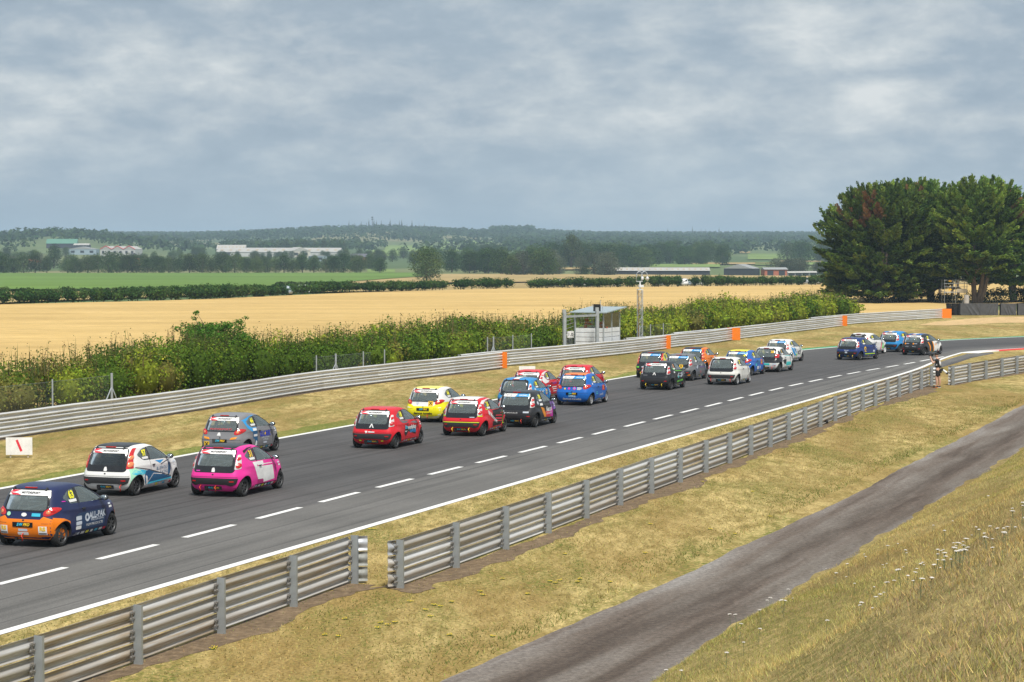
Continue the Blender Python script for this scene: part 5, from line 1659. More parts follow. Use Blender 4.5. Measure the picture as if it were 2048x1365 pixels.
# --- 8 black and purple
dark = paint('charcoal', (0.028, 0.029, 0.033))
make_car(car_origin(1071.6, 855.3, h0), h0, 'c1', dark, 'black hatchback fading to a purple nose with an orange and magenta door flash', 'black and purple hatchback', '333', strip='blue', bumper='vinyl_black',
    decals=[('B', [(2.05, 0.955), (2.48, 0.97), (3.0, 0.86), (3.34, 0.62), (3.36, 0.30), (2.9, 0.62), (2.42, 0.60), (2.38, 0.30), (2.25, 0.34)], 'vinyl_purple'), ('B', [(1.30, 1.385), (1.60, 1.378), (1.98, 1.25), (2.40, 1.02), (2.44, 1.01), (2.0, 1.30), (1.66, 1.395)], 'vinyl_purple'),
            ('S', [(0.86, 0.80), (1.25, 0.74), (1.45, 0.52), (1.55, 0.36), (1.30, 0.37), (1.10, 0.56)], 'vinyl_orange'), ('S', [(1.45, 0.60), (2.05, 0.56), (2.30, 0.32), (1.55, 0.36)], 'vinyl_red'), ('S', [(1.95, 0.55), (2.36, 0.72), (2.40, 0.33), (2.1, 0.34)], 'vinyl_magenta', 'paint_panel', 0.006),
            ('TS', 'Nescot', 1.86, 0.665, 0.29, 'vinyl_white', {'bold': 0.010, 'wide': 0.8}), ('TS', 'MOTORSPORT', 1.90, 0.485, 0.11, 'vinyl_white', {'wide': 1.0}), ('S', circ(0.62, 0.98, 0.07), 'vinyl_pale', 'sponsor_sticker', 0.008), ('S', rect(0.80, 0.86, 1.12, 0.95), 'vinyl_white', 'sponsor_sticker', 0.008),
            ('TR', 'www.nescot.ac.uk', 0.18, 0.605, 0.075, 'vinyl_white', {'wide': 1.2}), ('R', rect(-0.58, 0.60, -0.36, 0.66), 'vinyl_pale', 'sponsor_sticker', 0.008)], strap=[(-0.30, 'strap_red')])
# --- 9 light blue with a white roof stripe
lblue = paint('light_blue', (0.03, 0.24, 0.55))
make_car(car_origin(1066, 823, h0), h0, 'c1', lblue, 'light blue hatchback with white roof stripe and a round yellow and pink door logo', 'light blue hatchback with the round logo', '303', strip=None, stripe='vinyl_white', bumper='vinyl_black',
    decals=[('S', circ(2.10, 0.78, 0.14), 'vinyl_magenta', 'logo_disc', 0.007), ('S', circ(2.10, 0.78, 0.105), 'vinyl_yellow', 'logo_disc', 0.009), ('S', circ(2.10, 0.78, 0.065), 'vinyl_cyan', 'logo_disc', 0.011), ('TS', 'Simpson', 1.40, 0.83, 0.16, 'vinyl_white', {'bold': 0.004}), ('S', circ(0.66, 0.96, 0.07), 'vinyl_pale', 'sponsor_sticker', 0.008)])
# --- 10 red with white pillars
make_car(car_origin(1088, 803, h0), h0, 'c1', red, 'red hatchback with white rear pillars beside the light blue car', 'red hatchback with white pillars', '12',
    decals=[('B', [(0.42, 1.27), (0.62, 1.24), (0.95, 1.345), (1.25, 1.385), (1.25, 1.398), (0.9, 1.385), (0.6, 1.35)], white), ('B', [(0.30, 0.98), (0.45, 1.20), (0.60, 1.22), (0.60, 1.12), (0.85, 0.98), (1.15, 0.97), (0.9, 0.88), (0.5, 0.84)], white), ('TS', 'RACING', 1.80, 0.80, 0.15, 'vinyl_royal', {}), ('S', rect(1.4, 0.60, 2.1, 0.64), 'vinyl_white', 'sponsor_sticker'), ('S', rect(1.5, 0.51, 2.1, 0.545), 'vinyl_white', 'sponsor_sticker'), ('S', rect(1.6, 0.40, 2.1, 0.44), 'vinyl_white', 'sponsor_sticker')])
# --- 11 plain red
make_car(car_origin(1179, 790.5, h0), h0, 'c1', red, 'plain red hatchback just beyond the orange-roofed blue car', 'plain red hatchback', '11', decals=[('R', rect(-0.60, 0.745, 0.60, 0.765), 'vinyl_pale', 'livery_line', 0.010)])
# --- 12 blue with orange roof
blue = paint('blue', (0.012, 0.12, 0.46))
make_car(car_origin(1181.8, 811.6, h0), h0, 'aygo', blue, 'blue hatchback with orange roof, SEALEY on its bumper, number 72', 'blue hatchback with the orange roof', '72', strip='blue', roof=orange,
    decals=[('R', rect(-0.16, 0.40, 0.16, 0.485), 'vinyl_white', 'sponsor_sticker', 0.006), ('TR', 'SEALEY', 0.0, 0.442, 0.10, 'vinyl_blue', {'bold': 0.003}), ('TR', 'demon tweeks', 0.0, 0.32, 0.135, 'vinyl_white', {'bold': 0.003, 'wide': 1.05}),
            ('R', circ(-0.10, 0.80, 0.075), 'vinyl_magenta', 'logo_disc', 0.010), ('R', circ(-0.10, 0.80, 0.04), 'vinyl_cyan', 'logo_disc', 0.013), ('R', circ(0.33, 0.78, 0.04), 'vinyl_amber', 'logo_disc', 0.010), ('R', circ(0.14, 0.79, 0.055), 'vinyl_magenta', 'logo_disc', 0.010), ('R', rect(-0.42, 0.82, -0.22, 0.845), 'vinyl_white', 'sponsor_sticker', 0.010), ('R', rect(-0.44, 0.775, -0.22, 0.80), 'vinyl_white', 'sponsor_sticker', 0.010), ('R', rect(-0.38, 0.735, -0.22, 0.757), 'vinyl_white', 'sponsor_sticker', 0.010),
            ('TS', 'pure life', 1.80, 0.46, 0.16, 'vinyl_white', {'shear': 0.3}), ('S', rect(1.95, 0.63, 2.36, 0.86), 'vinyl_red', 'sponsor_sticker', 0.006), ('TS', 'iE', 2.14, 0.745, 0.22, 'vinyl_orange', {'bold': 0.01}), ('S', rect(1.0, 0.50, 1.26, 0.535), 'vinyl_teal', 'sponsor_sticker', 0.006), ('S', rect(1.0, 0.58, 1.22, 0.61), 'vinyl_teal', 'sponsor_sticker', 0.006), ('S', circ(0.62, 1.0, 0.05), 'vinyl_white', 'sponsor_sticker', 0.007)], rim='rim_silver')
# --- 13 black with green
h13 = R(20.5)
make_car(car_origin(1342, 780.5, h13), h13, 'c1', paint('worn_black', (0.022, 0.024, 0.028)), 'black hatchback with a lime green slash and bar on its side', 'black and lime hatchback', '11', 'vinyl_orange', badge='chevron', bumper='vinyl_black',
    decals=[('L', (0.62, 1.10, 1.20, 0.95, 0.03), 'vinyl_green'), ('L', (1.20, 0.95, 2.30, 0.92, 0.03), 'vinyl_green'), ('S', [(1.30, 0.36), (2.36, 0.40), (2.36, 0.48), (1.30, 0.44)], 'vinyl_green', 'sponsor_bar', 0.007), ('TS', 'RACE', 1.83, 0.42, 0.07, 'vinyl_black', {'wide': 2.4}),
            ('S', [(1.35, 0.68), (1.52, 0.84), (1.9, 0.80), (2.3, 0.86), (2.4, 0.70), (2.1, 0.58), (1.75, 0.66), (1.5, 0.56)], 'vinyl_pale'), ('S', [(1.5, 0.72), (1.7, 0.80), (2.1, 0.74), (1.9, 0.66)], 'vinyl_black', 'paint_panel', 0.007), ('S', [(1.4, 0.62), (1.6, 0.70), (1.7, 0.62), (1.55, 0.56)], 'vinyl_teal', 'paint_panel', 0.008), ('R', rect(0.34, 0.745, 0.56, 0.775), 'vinyl_grey', 'sponsor_sticker', 0.010), ('S', rect(0.75, 0.86, 0.95, 0.93), 'vinyl_white', 'sponsor_sticker', 0.006)], strap=[(0.40, 'strap_yellow'), (-0.40, 'strap_yellow')])
# --- 14 black and yellow with red lamps
h14 = R(20.5)
make_car(car_origin(1329, 756.6, h14), h14, '107', dark, 'black hatchback with yellow-green pillars and tall red lamps', 'black and yellow-green hatchback', '57', strip='blue', bumper='vinyl_black',
    decals=[('B', [(0.30, 1.0), (0.44, 1.26), (0.62, 1.25), (0.62, 1.12), (0.86, 0.98), (1.15, 0.97), (1.0, 0.80), (0.6, 0.76)], paint('olive_yellow', (0.55, 0.52, 0.06))), ('B', [(0.42, 1.28), (0.62, 1.25), (0.95, 1.345), (1.25, 1.385), (1.2, 1.40), (0.9, 1.385), (0.6, 1.36)], paint('olive_yellow', (0.55, 0.52, 0.06))), ('S', [(0.8, 0.80), (1.8, 0.70), (2.2, 0.50), (1.2, 0.46)], 'vinyl_lime'), ('R', rect(0.55, 0.58, 0.74, 0.66), 'vinyl_green', 'sponsor_sticker', 0.006), ('R', rect(-0.30, 0.60, 0.40, 0.66), 'vinyl_pale', 'sponsor_sticker', 0.006)], strap=[(0.45, 'strap_yellow'), (0.30, 'strap_red')])
# --- 15 grey
h15 = R(22.0)
make_car(car_origin(1385.5, 762.3, h15), h15, 'c1', paint('gunmetal', (0.155, 0.16, 0.17)), 'gunmetal grey hatchback with an amber cross on its black hatch', 'gunmetal grey hatchback', '9', strip='blue',
    decals=[('S', [(1.25, 0.34), (2.38, 0.36), (2.40, 0.80), (1.22, 0.72)], 'vinyl_grey'), ('TS', 'Shield', 1.8, 0.80, 0.13, 'vinyl_white', {}), ('S', [(1.5, 0.70), (2.2, 0.70), (2.2, 0.73), (1.5, 0.74)], 'vinyl_purple', 'livery_line', 0.008), ('S', rect(1.62, 0.40, 1.70, 0.52), 'vinyl_red', 'sponsor_sticker', 0.008), ('S', [(0.85, 0.72), (1.05, 0.86), (1.2, 0.84), (1.1, 0.62)], 'vinyl_pale', 'paint_panel', 0.006), ('R', rect(-0.68, 0.30, -0.55, 0.38), 'vinyl_orange', 'sponsor_sticker', 0.010)] + BOXX(-0.22, 0.80), helmet=(0.5, 0.6, 0.1))
# --- 16 orange with black roof
h16 = R(22)
make_car(car_origin(1410.7, 745.5, h16), h16, '107', orange, 'orange hatchback with a black roof and tail spoiler', 'orange hatchback', '5', strip='blue', roof=blackp, decals=[('R', [(-0.5, 1.36), (0.5, 1.36), (0.46, 1.42), (-0.46, 1.42)], blackp, 'spoiler_skin'), ('TS', 'RT', 2.0, 0.70, 0.16, 'vinyl_black', {'shear': 0.2}), ('S', [(1.9, 0.90), (2.36, 0.86), (2.5, 0.55), (2.44, 0.50), (2.3, 0.74)], 'vinyl_white', 'paint_panel')])
# --- 17 plain white
h17 = R(22)
make_car(car_origin(1474.4, 770.7, h17), h17, 'c1', paint('worn_white', (0.70, 0.69, 0.66)), 'plain scuffed white hatchback with a roll cage showing in its rear window', 'plain white hatchback', '27', strip=None, rim='rim_silver', strap=[(0.5, 'strap_red'), (-0.5, 'strap_red')],
    decals=[('S', [(2.0, 0.30), (2.1, 0.44), (2.4, 0.52), (2.42, 0.33)], paint('grubby', (0.45, 0.42, 0.38)), 'paint_panel'), ('R', [(-0.70, 0.22), (-0.56, 0.22), (-0.50, 0.33), (-0.62, 0.31)], paint('grubby', (0.45, 0.42, 0.38)), 'scuff', 0.006), ('R', rect(-0.25, 0.585, 0.30, 0.60), paint('grubby', (0.45, 0.42, 0.38)), 'scuff', 0.006)], helmet=(0.05, 0.4, 0.6))
# --- 18 blue with yellow roof
h18 = R(23.5)
make_car(car_origin(1502.7, 752.5, h18), h18, 'aygo', paint('royal_blue', (0.025, 0.13, 0.48)), 'royal blue hatchback with a yellow roof', 'blue hatchback with the yellow roof', '92', strip='blue', roof=yellow,
    decals=[('S', rect(2.0, 0.60, 2.36, 0.90), 'vinyl_red', 'sponsor_sticker', 0.006), ('TS', 'IX', 2.2, 0.76, 0.26, 'vinyl_yellow', {'bold': 0.012}), ('S', rect(1.30, 0.35, 1.62, 0.52), 'vinyl_white', 'sponsor_sticker', 0.006), ('S', rect(1.0, 0.55, 1.24, 0.68), 'vinyl_teal', 'sponsor_sticker', 0.006), ('S', circ(1.86, 0.44, 0.09), 'vinyl_pale', 'sponsor_sticker', 0.006), ('S', rect(1.25, 0.66, 2.0, 0.86), paint('mid_blue', (0.02, 0.16, 0.40)), 'paint_panel', 0.004), ('TR', '+', -0.42, 1.16, 0.22, 'vinyl_yellow', {'bold': 0.01})], helmet=(0.5, 0.62, 0.2))
# --- 19 white, black and teal
h19 = R(25)
make_car(car_origin(1558.8, 745, h19), h19, 'mk2', white, 'white hatchback with black tail, teal side flash and square red lamps', 'white, black and teal hatchback', '5', 'vinyl_amber', strip=None, glass='window_glass', bumper='black_trim',
    decals=[('R', [(-0.76, 0.56), (0.76, 0.56), (0.75, 0.84), (0.60, 0.72), (-0.60, 0.72), (-0.75, 0.84)], dark), ('B', [(0.15, 0.56), (0.75, 0.60), (0.86, 0.80), (0.60, 0.98), (0.30, 0.98), (0.16, 0.84)], dark), ('B', [(0.36, 1.0), (0.46, 1.27), (0.62, 1.25), (0.62, 1.12), (0.84, 0.98)], dark),
            ('S', [(0.86, 0.68), (1.15, 0.74), (1.55, 0.72), (1.50, 0.46), (1.20, 0.46), (1.0, 0.56)], 'vinyl_black'), ('S', [(1.45, 0.40), (1.62, 0.58), (2.40, 0.56), (2.40, 0.36), (1.6, 0.35)], 'vinyl_teal'), ('S', [(1.30, 0.945), (2.44, 0.93), (2.44, 0.90), (1.30, 0.915)], 'vinyl_teal', 'livery_line', 0.006),
            ('TR', '25', -0.40, 1.19, 0.17, 'vinyl_amber', {'bold': 0.008}), ('TR', 'Tom', -0.10, 1.17, 0.09, 'vinyl_white', {}), ('R', rect(-0.30, 0.42, 0.30, 0.54), 'vinyl_teal', 'paint_panel', 0.005), ('R', rect(-0.66, 0.42, -0.46, 0.55), 'vinyl_pale', 'sponsor_sticker', 0.008)], strap=[(-0.45, 'strap_red')])
# --- 20 white BCR
h20 = R(27)
make_car(car_origin(1603.7, 722.3, h20, 'fr'), h20, 'c1', white, 'white hatchback splashed blue and green with BCR on its wing', 'white BCR hatchback', '8', strip='blue', hatch=True,
    decals=[('S', [(0.62, 0.98), (0.9, 0.93), (1.5, 0.44), (1.2, 0.40), (0.85, 0.66)], 'vinyl_blue'), ('S', [(1.0, 0.92), (1.25, 0.92), (1.6, 0.62), (1.5, 0.56)], 'vinyl_blue', 'paint_panel', 0.006), ('TS', 'BCR', 2.02, 0.58, 0.34, 'vinyl_black', {'bold': 0.008, 'wide': 0.9}), ('S', [(1.42, 0.44), (1.55, 0.58), (1.65, 0.46), (1.52, 0.36)], 'vinyl_green', 'paint_panel', 0.008)]
    + [('S', circ(x, z, r_), 'vinyl_green', 'paint_splash', 0.006) for x, z, r_ in ((2.45, 0.86, 0.04), (2.55, 0.75, 0.035), (2.62, 0.88, 0.03), (2.3, 0.40, 0.04), (2.9, 0.74, 0.035), (3.0, 0.68, 0.03), (2.05, 0.86, 0.03))])
# --- 21 dark blue
h21 = R(36)
make_car(car_origin(1720.3, 721, h21), h21, 'c1', paint('dark_blue', (0.022, 0.045, 0.17)), 'dark blue hatchback with a lime sill line and an orange ring on its side', 'dark blue hatchback', '9', bumper='vinyl_black',
    decals=[('S', circ(1.02, 0.74, 0.14, 18, 1.0), 'vinyl_amber', 'ring_mark', 0.006), ('S', circ(1.02, 0.72, 0.07, 14, 1.0), paint('dark_blue', (0.022, 0.045, 0.17)), 'ring_mark', 0.009), ('S', [(0.88, 0.37), (2.40, 0.36), (2.40, 0.42), (0.88, 0.43)], 'vinyl_lime', 'livery_line', 0.006), ('S', rect(0.9, 0.54, 1.2, 0.57), 'vinyl_amber', 'sponsor_sticker', 0.006), ('S', rect(2.15, 0.50, 2.40, 0.62), 'vinyl_pale', 'sponsor_sticker', 0.006), ('R', rect(-0.08, 0.46, 0.08, 0.56), 'vinyl_pale', 'sponsor_sticker', 0.026), ('R', rect(-0.15, 0.63, 0.15, 0.66), 'vinyl_pale', 'sponsor_sticker', 0.006)], strap=[(0.45, 'strap_yellow'), (-0.45, 'strap_yellow')], helmet=(0.6, 0.75, 0.7))
# --- 22 white with green and red
h22 = R(36)
make_car(car_origin(1769, 707.3, h22, 'fr'), h22, 'c1', white, 'white hatchback with green and red blocks ahead of its door and white wheels', 'white, green and red hatchback', '118', strip='black', rim='rim_white',
    decals=[('S', [(2.0, 0.30), (2.12, 0.80), (2.24, 0.84), (2.14, 0.32)], 'vinyl_red'), ('S', [(2.26, 0.36), (2.36, 0.72), (2.52, 0.76), (2.46, 0.40)], 'vinyl_green'), ('S', [(2.95, 0.45), (3.05, 0.72), (3.2, 0.60), (3.1, 0.40)], 'vinyl_green')])
# --- 23 light blue with white stripe
h23 = R(38)
make_car(car_origin(1799.7, 705.0, h23), h23, 'c1', lblue, 'light blue hatchback with white stripe running over roof and tailgate', 'light blue striped hatchback', '308', stripe='vinyl_white',
    decals=[('R', rect(0.10, 0.56, 0.36, 0.70), 'vinyl_white'), ('TS', 'R1', 1.0, 0.80, 0.20, 'vinyl_white', {'bold': 0.008})])
# --- 24 black, orange and white
h24 = R(38)
make_car(car_origin(1848.8, 711.5, h24), h24, 'c1', dark, 'black-tailed hatchback with blue roof, orange diagonals and white front doors', 'black, orange and white hatchback', '27', roof=paint('roof_blue', (0.03, 0.13, 0.42)), stripe='vinyl_white', bumper='vinyl_black', badge=None,
    decals=[('B', [(1.55, 0.95), (2.48, 0.97), (3.0, 0.86), (3.34, 0.60), (3.36, 0.26), (2.40, 0.26), (1.75, 0.27), (1.72, 0.6)], white), ('S', [(0.80, 0.92), (0.95, 0.90), (1.22, 0.62), (1.28, 0.28), (1.14, 0.28), (1.08, 0.58)], 'vinyl_orange', 'paint_panel', 0.006), ('S', [(1.42, 0.94), (1.54, 0.93), (1.74, 0.60), (1.76, 0.28), (1.66, 0.28), (1.62, 0.58)], 'vinyl_orange', 'paint_panel', 0.007),
            ('S', circ(1.98, 0.72, 0.07), 'vinyl_orange', 'logo_disc', 0.006), ('R', circ(0.42, 0.80, 0.055), 'vinyl_orange', 'logo_disc', 0.010), ('R', circ(-0.14, 0.80, 0.055), 'vinyl_orange', 'logo_disc', 0.010), ('R', rect(0.16, 0.785, 0.35, 0.815), 'vinyl_pale', 'sponsor_sticker', 0.010), ('R', rect(-0.40, 0.785, -0.21, 0.815), 'vinyl_pale', 'sponsor_sticker', 0.010), ('TR', 'Green', 0.28, 0.615, 0.09, 'vinyl_pale', {}), ('TR', 'Mining', -0.20, 0.615, 0.09, 'vinyl_pale', {}), ('S', [(3.0, 0.64), (3.1, 0.74), (3.3, 0.60), (3.3, 0.52)], 'vinyl_orange', 'paint_panel', 0.007)], strap=[(0.5, 'strap_red')])
# ================================================================== vegetation
def leaf_mat(name, trans=0.25, rough=0.75):
    m = bpy.data.materials.new(name); m.use_nodes = True
    nt = m.node_tree; nt.nodes.clear()
    out = nd(nt, 'ShaderNodeOutputMaterial')
    at = nd(nt, 'ShaderNodeAttribute', attribute_name='Col')
    oi = nd(nt, 'ShaderNodeObjectInfo')
    hs = nd(nt, 'ShaderNodeHueSaturation')
    mr = nd(nt, 'ShaderNodeMapRange'); set_in(mr, **{'To Min': 0.78, 'To Max': 1.25})
    nt.links.new(oi.outputs['Random'], mr.inputs['Value'])
    nt.links.new(mr.outputs[0], hs.inputs['Value'])
    mr2 = nd(nt, 'ShaderNodeMapRange'); set_in(mr2, **{'To Min': 0.485, 'To Max': 0.515})
    r7 = nd(nt, 'ShaderNodeMath', operation='MULTIPLY'); r7.inputs[1].default_value = 13.7
    fr = nd(nt, 'ShaderNodeMath', operation='FRACT')
    nt.links.new(oi.outputs['Random'], r7.inputs[0]); nt.links.new(r7.outputs[0], fr.inputs[0]); nt.links.new(fr.outputs[0], mr2.inputs['Value'])
    nt.links.new(mr2.outputs[0], hs.inputs['Hue'])
    nt.links.new(at.outputs['Color'], hs.inputs['Color'])
    df = nd(nt, 'ShaderNodeBsdfPrincipled'); set_in(df, Roughness=rough)
    df.inputs['Specular IOR Level'].default_value = 0.06
    tl = nd(nt, 'ShaderNodeBsdfTranslucent')
    mx = nd(nt, 'ShaderNodeMixShader'); mx.inputs[0].default_value = trans
    nt.links.new(hs.outputs['Color'], df.inputs['Base Color']); nt.links.new(hs.outputs['Color'], tl.inputs['Color'])
    nt.links.new(df.outputs[0], mx.inputs[1]); nt.links.new(tl.outputs[0], mx.inputs[2])
    nt.links.new(mx.outputs[0], out.inputs['Surface'])
    MAT[name] = m
    return m
leaf_mat('foliage', 0.36)
leaf_mat('dry_grass', 0.2, 0.9)
def bark_mat(name, a, b_):
    m, nt, b = new_mat(name)
    t = nd(nt, 'ShaderNodeTexCoord')
    mp = mapping(nt, t.outputs['Object'], (3, 3, 0.6))
    n = noise(nt, 2.0, 6, 0.7, mp.outputs['Vector'])
    r = ramp(nt, n.outputs['Fac'], [(0.3, a), (0.7, b_)])
    nt.links.new(r.outputs['Color'], b.inputs['Base Color'])
    set_in(b, Roughness=0.95)
    bump(nt, b, n.outputs['Fac'], 0.6, 0.05)
bark_mat('bark', (0.07, 0.055, 0.04), (0.16, 0.13, 0.10))
bark_mat('cypress_bark', (0.12, 0.085, 0.062), (0.30, 0.23, 0.18))

def unit(v):
    return v / np.maximum(np.linalg.norm(v, axis=-1, keepdims=True), 1e-6)
def leaf_quads(C, Nrm, L, W, r_, spread=0.7):
    """rhombic leaves centred at C facing roughly along Nrm"""
    n = len(C)
    nn = unit(Nrm + r_.normal(0, spread, (n, 3)))
    t = unit(np.cross(nn, r_.normal(0, 1, (n, 3))))
    b_ = np.cross(nn, t)
    L = np.broadcast_to(np.asarray(L, dtype=float), (n,))[:, None]; W = np.broadcast_to(np.asarray(W, dtype=float), (n,))[:, None]
    V = np.stack([C - t * L / 2, C + b_ * W / 2, C + t * L / 2, C - b_ * W / 2], 1).reshape(-1, 3)
    return V, np.arange(n * 4).reshape(n, 4)
def sphere_pts(n, r_):
    return unit(r_.normal(0, 1, (n, 3)))
def jitter_col(base, n, r_, amt=0.22):
    c = np.broadcast_to(np.asarray(base, dtype=float), (n, 3)) * (1 + r_.normal(0, amt, (n, 1)))
    c = c * (1 + r_.normal(0, amt * 0.35, (n, 3)))
    return np.clip(c, 0.004, 0.9)

# ------------------------------------------------------------------ the hedge beyond the fence
def polyline_at(P, s):
    P = np.asarray(P)
    d = np.concatenate([[0], np.cumsum(np.hypot(*np.diff(P, axis=0).T))])
    x = np.interp(s, d, P[:, 0]); y = np.interp(s, d, P[:, 1])
    return np.stack([x, y], -1), d[-1]
def bush_cloud(cent, rad, nleaf, pal, size, r_, up=0.25, core=0.12):
    """leaves over many overlapping bushes; cent (m,3), rad (m,3), pal (m,3)"""
    m = len(cent)
    wt_ = (rad.prod(1) ** 0.66) / np.maximum(cent[:, 1], 60.0) ** 1.3
    k = r_.choice(m, nleaf, p=wt_ / wt_.sum())
    d = sphere_pts(nleaf, r_)
    flip = r_.random(nleaf) < 0.35
    d[:, 2] = np.where(flip, np.abs(d[:, 2]), d[:, 2])
    sh = np.where(r_.random(nleaf) < core, r_.uniform(0.3, 0.8, nleaf), r_.uniform(0.82, 1.06, nleaf))
    # lumps on every bush
    lump = 1 + 0.16 * np.sin(d[:, 0] * 5 + k * 1.7) * np.sin(d[:, 1] * 6 + k * 0.9) + 0.10 * np.sin(d[:, 2] * 9 + k)
    C = cent[k] + d * rad[k] * (sh * lump)[:, None]
    keep = C[:, 2] > 0.02
    C, d, k = C[keep], d[keep], k[keep]
    sz = size(C) if callable(size) else size
    L = sz * r_.uniform(0.7, 1.35, len(C))
    V, Fq = leaf_quads(C, d + np.array([0, 0, up]), L, L * r_.uniform(0.5, 0.75, len(C)), r_)
    col = jitter_col(pal[k], len(C), r_, 0.25)
    return V, Fq, col
r1 = np.random.default_rng(5)
HL = resample(hedge_front, step=1.0)
_, HLEN = polyline_at(HL, np.array([0.0]))
nb = 620
s_b = r1.uniform(40, HLEN - 1.0, nb)
pb, _ = polyline_at(HL, s_b)
row = r1.uniform(0.4, 3.2, nb)
pb = pb + Nn[None, :] * row[:, None]
px_b = 1024 + pb[:, 0] / pb[:, 1] * F_PX
hgt = 2.05 + 0.5 * np.clip(row / 3, 0, 1) + r1.normal(0, 0.18, nb) + 0.22 * np.sin(s_b * 0.21) + 0.12 * np.sin(s_b * 0.63)
hgt = np.where(px_b < 150, hgt - 0.35 * np.clip((150 - px_b) / 150, 0, 1), hgt)
hgt = hgt * np.where(px_b > 1250, 1.02, 1.0)
rad = np.stack([r1.uniform(0.75, 1.35, nb), r1.uniform(0.75, 1.35, nb), np.zeros(nb)], -1)
rad[:, 2] = hgt * 0.52
cent = np.concatenate([pb, (hgt * 0.48)[:, None]], -1)
PAL = np.array([(0.095, 0.185, 0.022), (0.145, 0.255, 0.028), (0.210, 0.325, 0.034), (0.300, 0.395, 0.040), (0.250, 0.260, 0.060), (0.110, 0.220, 0.032)])
pidx = r1.choice(6, nb, p=[0.24, 0.24, 0.2, 0.12, 0.1, 0.1])
pidx = np.where((px_b > 1200) & (r1.random(nb) < 0.55), 3, pidx)
pidx = np.where((px_b > 420) & (px_b < 700) & (row < 1.6), 0, pidx)
pidx = np.where((px_b < 160) & (r1.random(nb) < 0.6), 4, pidx)
pal = PAL[pidx]
V, Fq, col = bush_cloud(cent, rad, 370000, pal, lambda C: 0.110 + 0.0010 * np.maximum(C[:, 1] - 80, 0), r1, 0.3)
hedge = empty('hedge', tuple(HL[60]) + (0,))
tag(hedge, 'tall ragged bramble hedge behind the far crash barrier and chain-link fence', 'hedge')
def attach(name, V, Fq, col, root, mat, kind='stuff'):
    o = put(name, mesh_np(name, np.asarray(V) - np.array(root.location), Fq, [mat], False, col), root)
    o['kind'] = kind
    return o
attach('foliage', V, Fq, col, hedge, MAT['foliage'])
# dense twiggy inside of every bush, shade put in as darker leaf colour
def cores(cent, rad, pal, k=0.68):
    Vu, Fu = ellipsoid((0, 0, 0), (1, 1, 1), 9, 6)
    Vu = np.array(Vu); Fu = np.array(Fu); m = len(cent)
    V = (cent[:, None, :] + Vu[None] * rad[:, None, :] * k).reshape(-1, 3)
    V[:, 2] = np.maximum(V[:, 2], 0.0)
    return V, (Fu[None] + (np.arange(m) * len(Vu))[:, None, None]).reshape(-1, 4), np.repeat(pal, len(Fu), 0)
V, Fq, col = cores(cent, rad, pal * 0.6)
attach('shaded_twig_mass', V, Fq, col, hedge, MAT['foliage'])
# weeds and grass stalks standing out of its top
def stalks(base, h, w, cols, r_, lean=0.12):
    n = len(base)
    a = r_.uniform(0, 6.28, n)
    dx = np.stack([np.cos(a), np.sin(a), np.zeros(n)], -1) * (w / 2)[:, None]
    tip = base + np.stack([r_.normal(0, lean, n) * h, r_.normal(0, lean, n) * h, h], -1)
    V = np.stack([base - dx, base + dx, tip], 1).reshape(-1, 3)
    return V, np.arange(n * 3).reshape(n, 3), cols
ns = 5200
s_s = r1.uniform(40, HLEN - 1, ns)
clump = np.sin(s_s * 0.8) + np.sin(s_s * 2.3 + 1) + r1.normal(0, 0.6, ns)
s_s = s_s[clump > -0.3]; ns = len(s_s)
ps, _ = polyline_at(HL, s_s)
rw = r1.uniform(0.3, 3.3, ns)
ps = ps + Nn[None, :] * rw[:, None]
zb = 1.75 + 0.4 * rw / 3 + 0.22 * np.sin(s_s * 0.21)
hs_ = r1.uniform(0.5, 1.15, ns) * np.where(r1.random(ns) < 0.1, 1.25, 1)
cs_ = jitter_col((0.115, 0.155, 0.045), ns, r1, 0.25)
dry = r1.random(ns) < 0.28
cs_[dry] = jitter_col((0.20, 0.155, 0.075), dry.sum(), r1, 0.25)
V, Fq, c_ = stalks(np.concatenate([ps, zb[:, None]], -1), hs_, r1.uniform(0.03, 0.07, ns), cs_, r1, 0.10)
attach('grass_stalks', V, Fq, c_, hedge, MAT['foliage'])
# seed heads / leaves along the stalks
kk = np.repeat(np.arange(ns), 7)
t_ = r1.uniform(0.25, 1.0, len(kk))
C = np.concatenate([ps, zb[:, None]], -1)[kk] + np.stack([r1.normal(0, 0.05, len(kk)), r1.normal(0, 0.05, len(kk)), t_ * hs_[kk]], -1)
V, Fq = leaf_quads(C, r1.normal(0, 1, (len(kk), 3)), r1.uniform(0.07, 0.15, len(kk)), r1.uniform(0.03, 0.06, len(kk)), r1)
attach('weed_leaves', V, Fq, np.clip(cs_[kk] * r1.uniform(0.7, 1.3, (len(kk), 1)), 0, 1), hedge, MAT['foliage'])
# rank dry grass at the foot of the hedge, along the fence
nf = 16000
s_f = r1.uniform(35, HLEN - 1, nf)
pf, _ = polyline_at(HL, s_f)
pf = pf - Nn[None, :] * r1.uniform(-0.6, 2.4, nf)[:, None]
hf = r1.uniform(0.2, 0.55, nf) * (1 + 0.5 * (np.sin(s_f * 0.5) > 0.3))
cf = jitter_col((0.26, 0.21, 0.09), nf, r1, 0.3)
gsel = r1.random(nf) < 0.4
cf[gsel] = jitter_col((0.10, 0.13, 0.04), gsel.sum(), r1, 0.3)
V, Fq, c_ = stalks(np.concatenate([pf, np.zeros((nf, 1))], -1), hf, r1.uniform(0.03, 0.06, nf), cf, r1, 0.25)
rank = tag(put('rank_grass', mesh_np('rank_grass', V, Fq, [MAT['foliage']], False, c_)), kind='stuff')

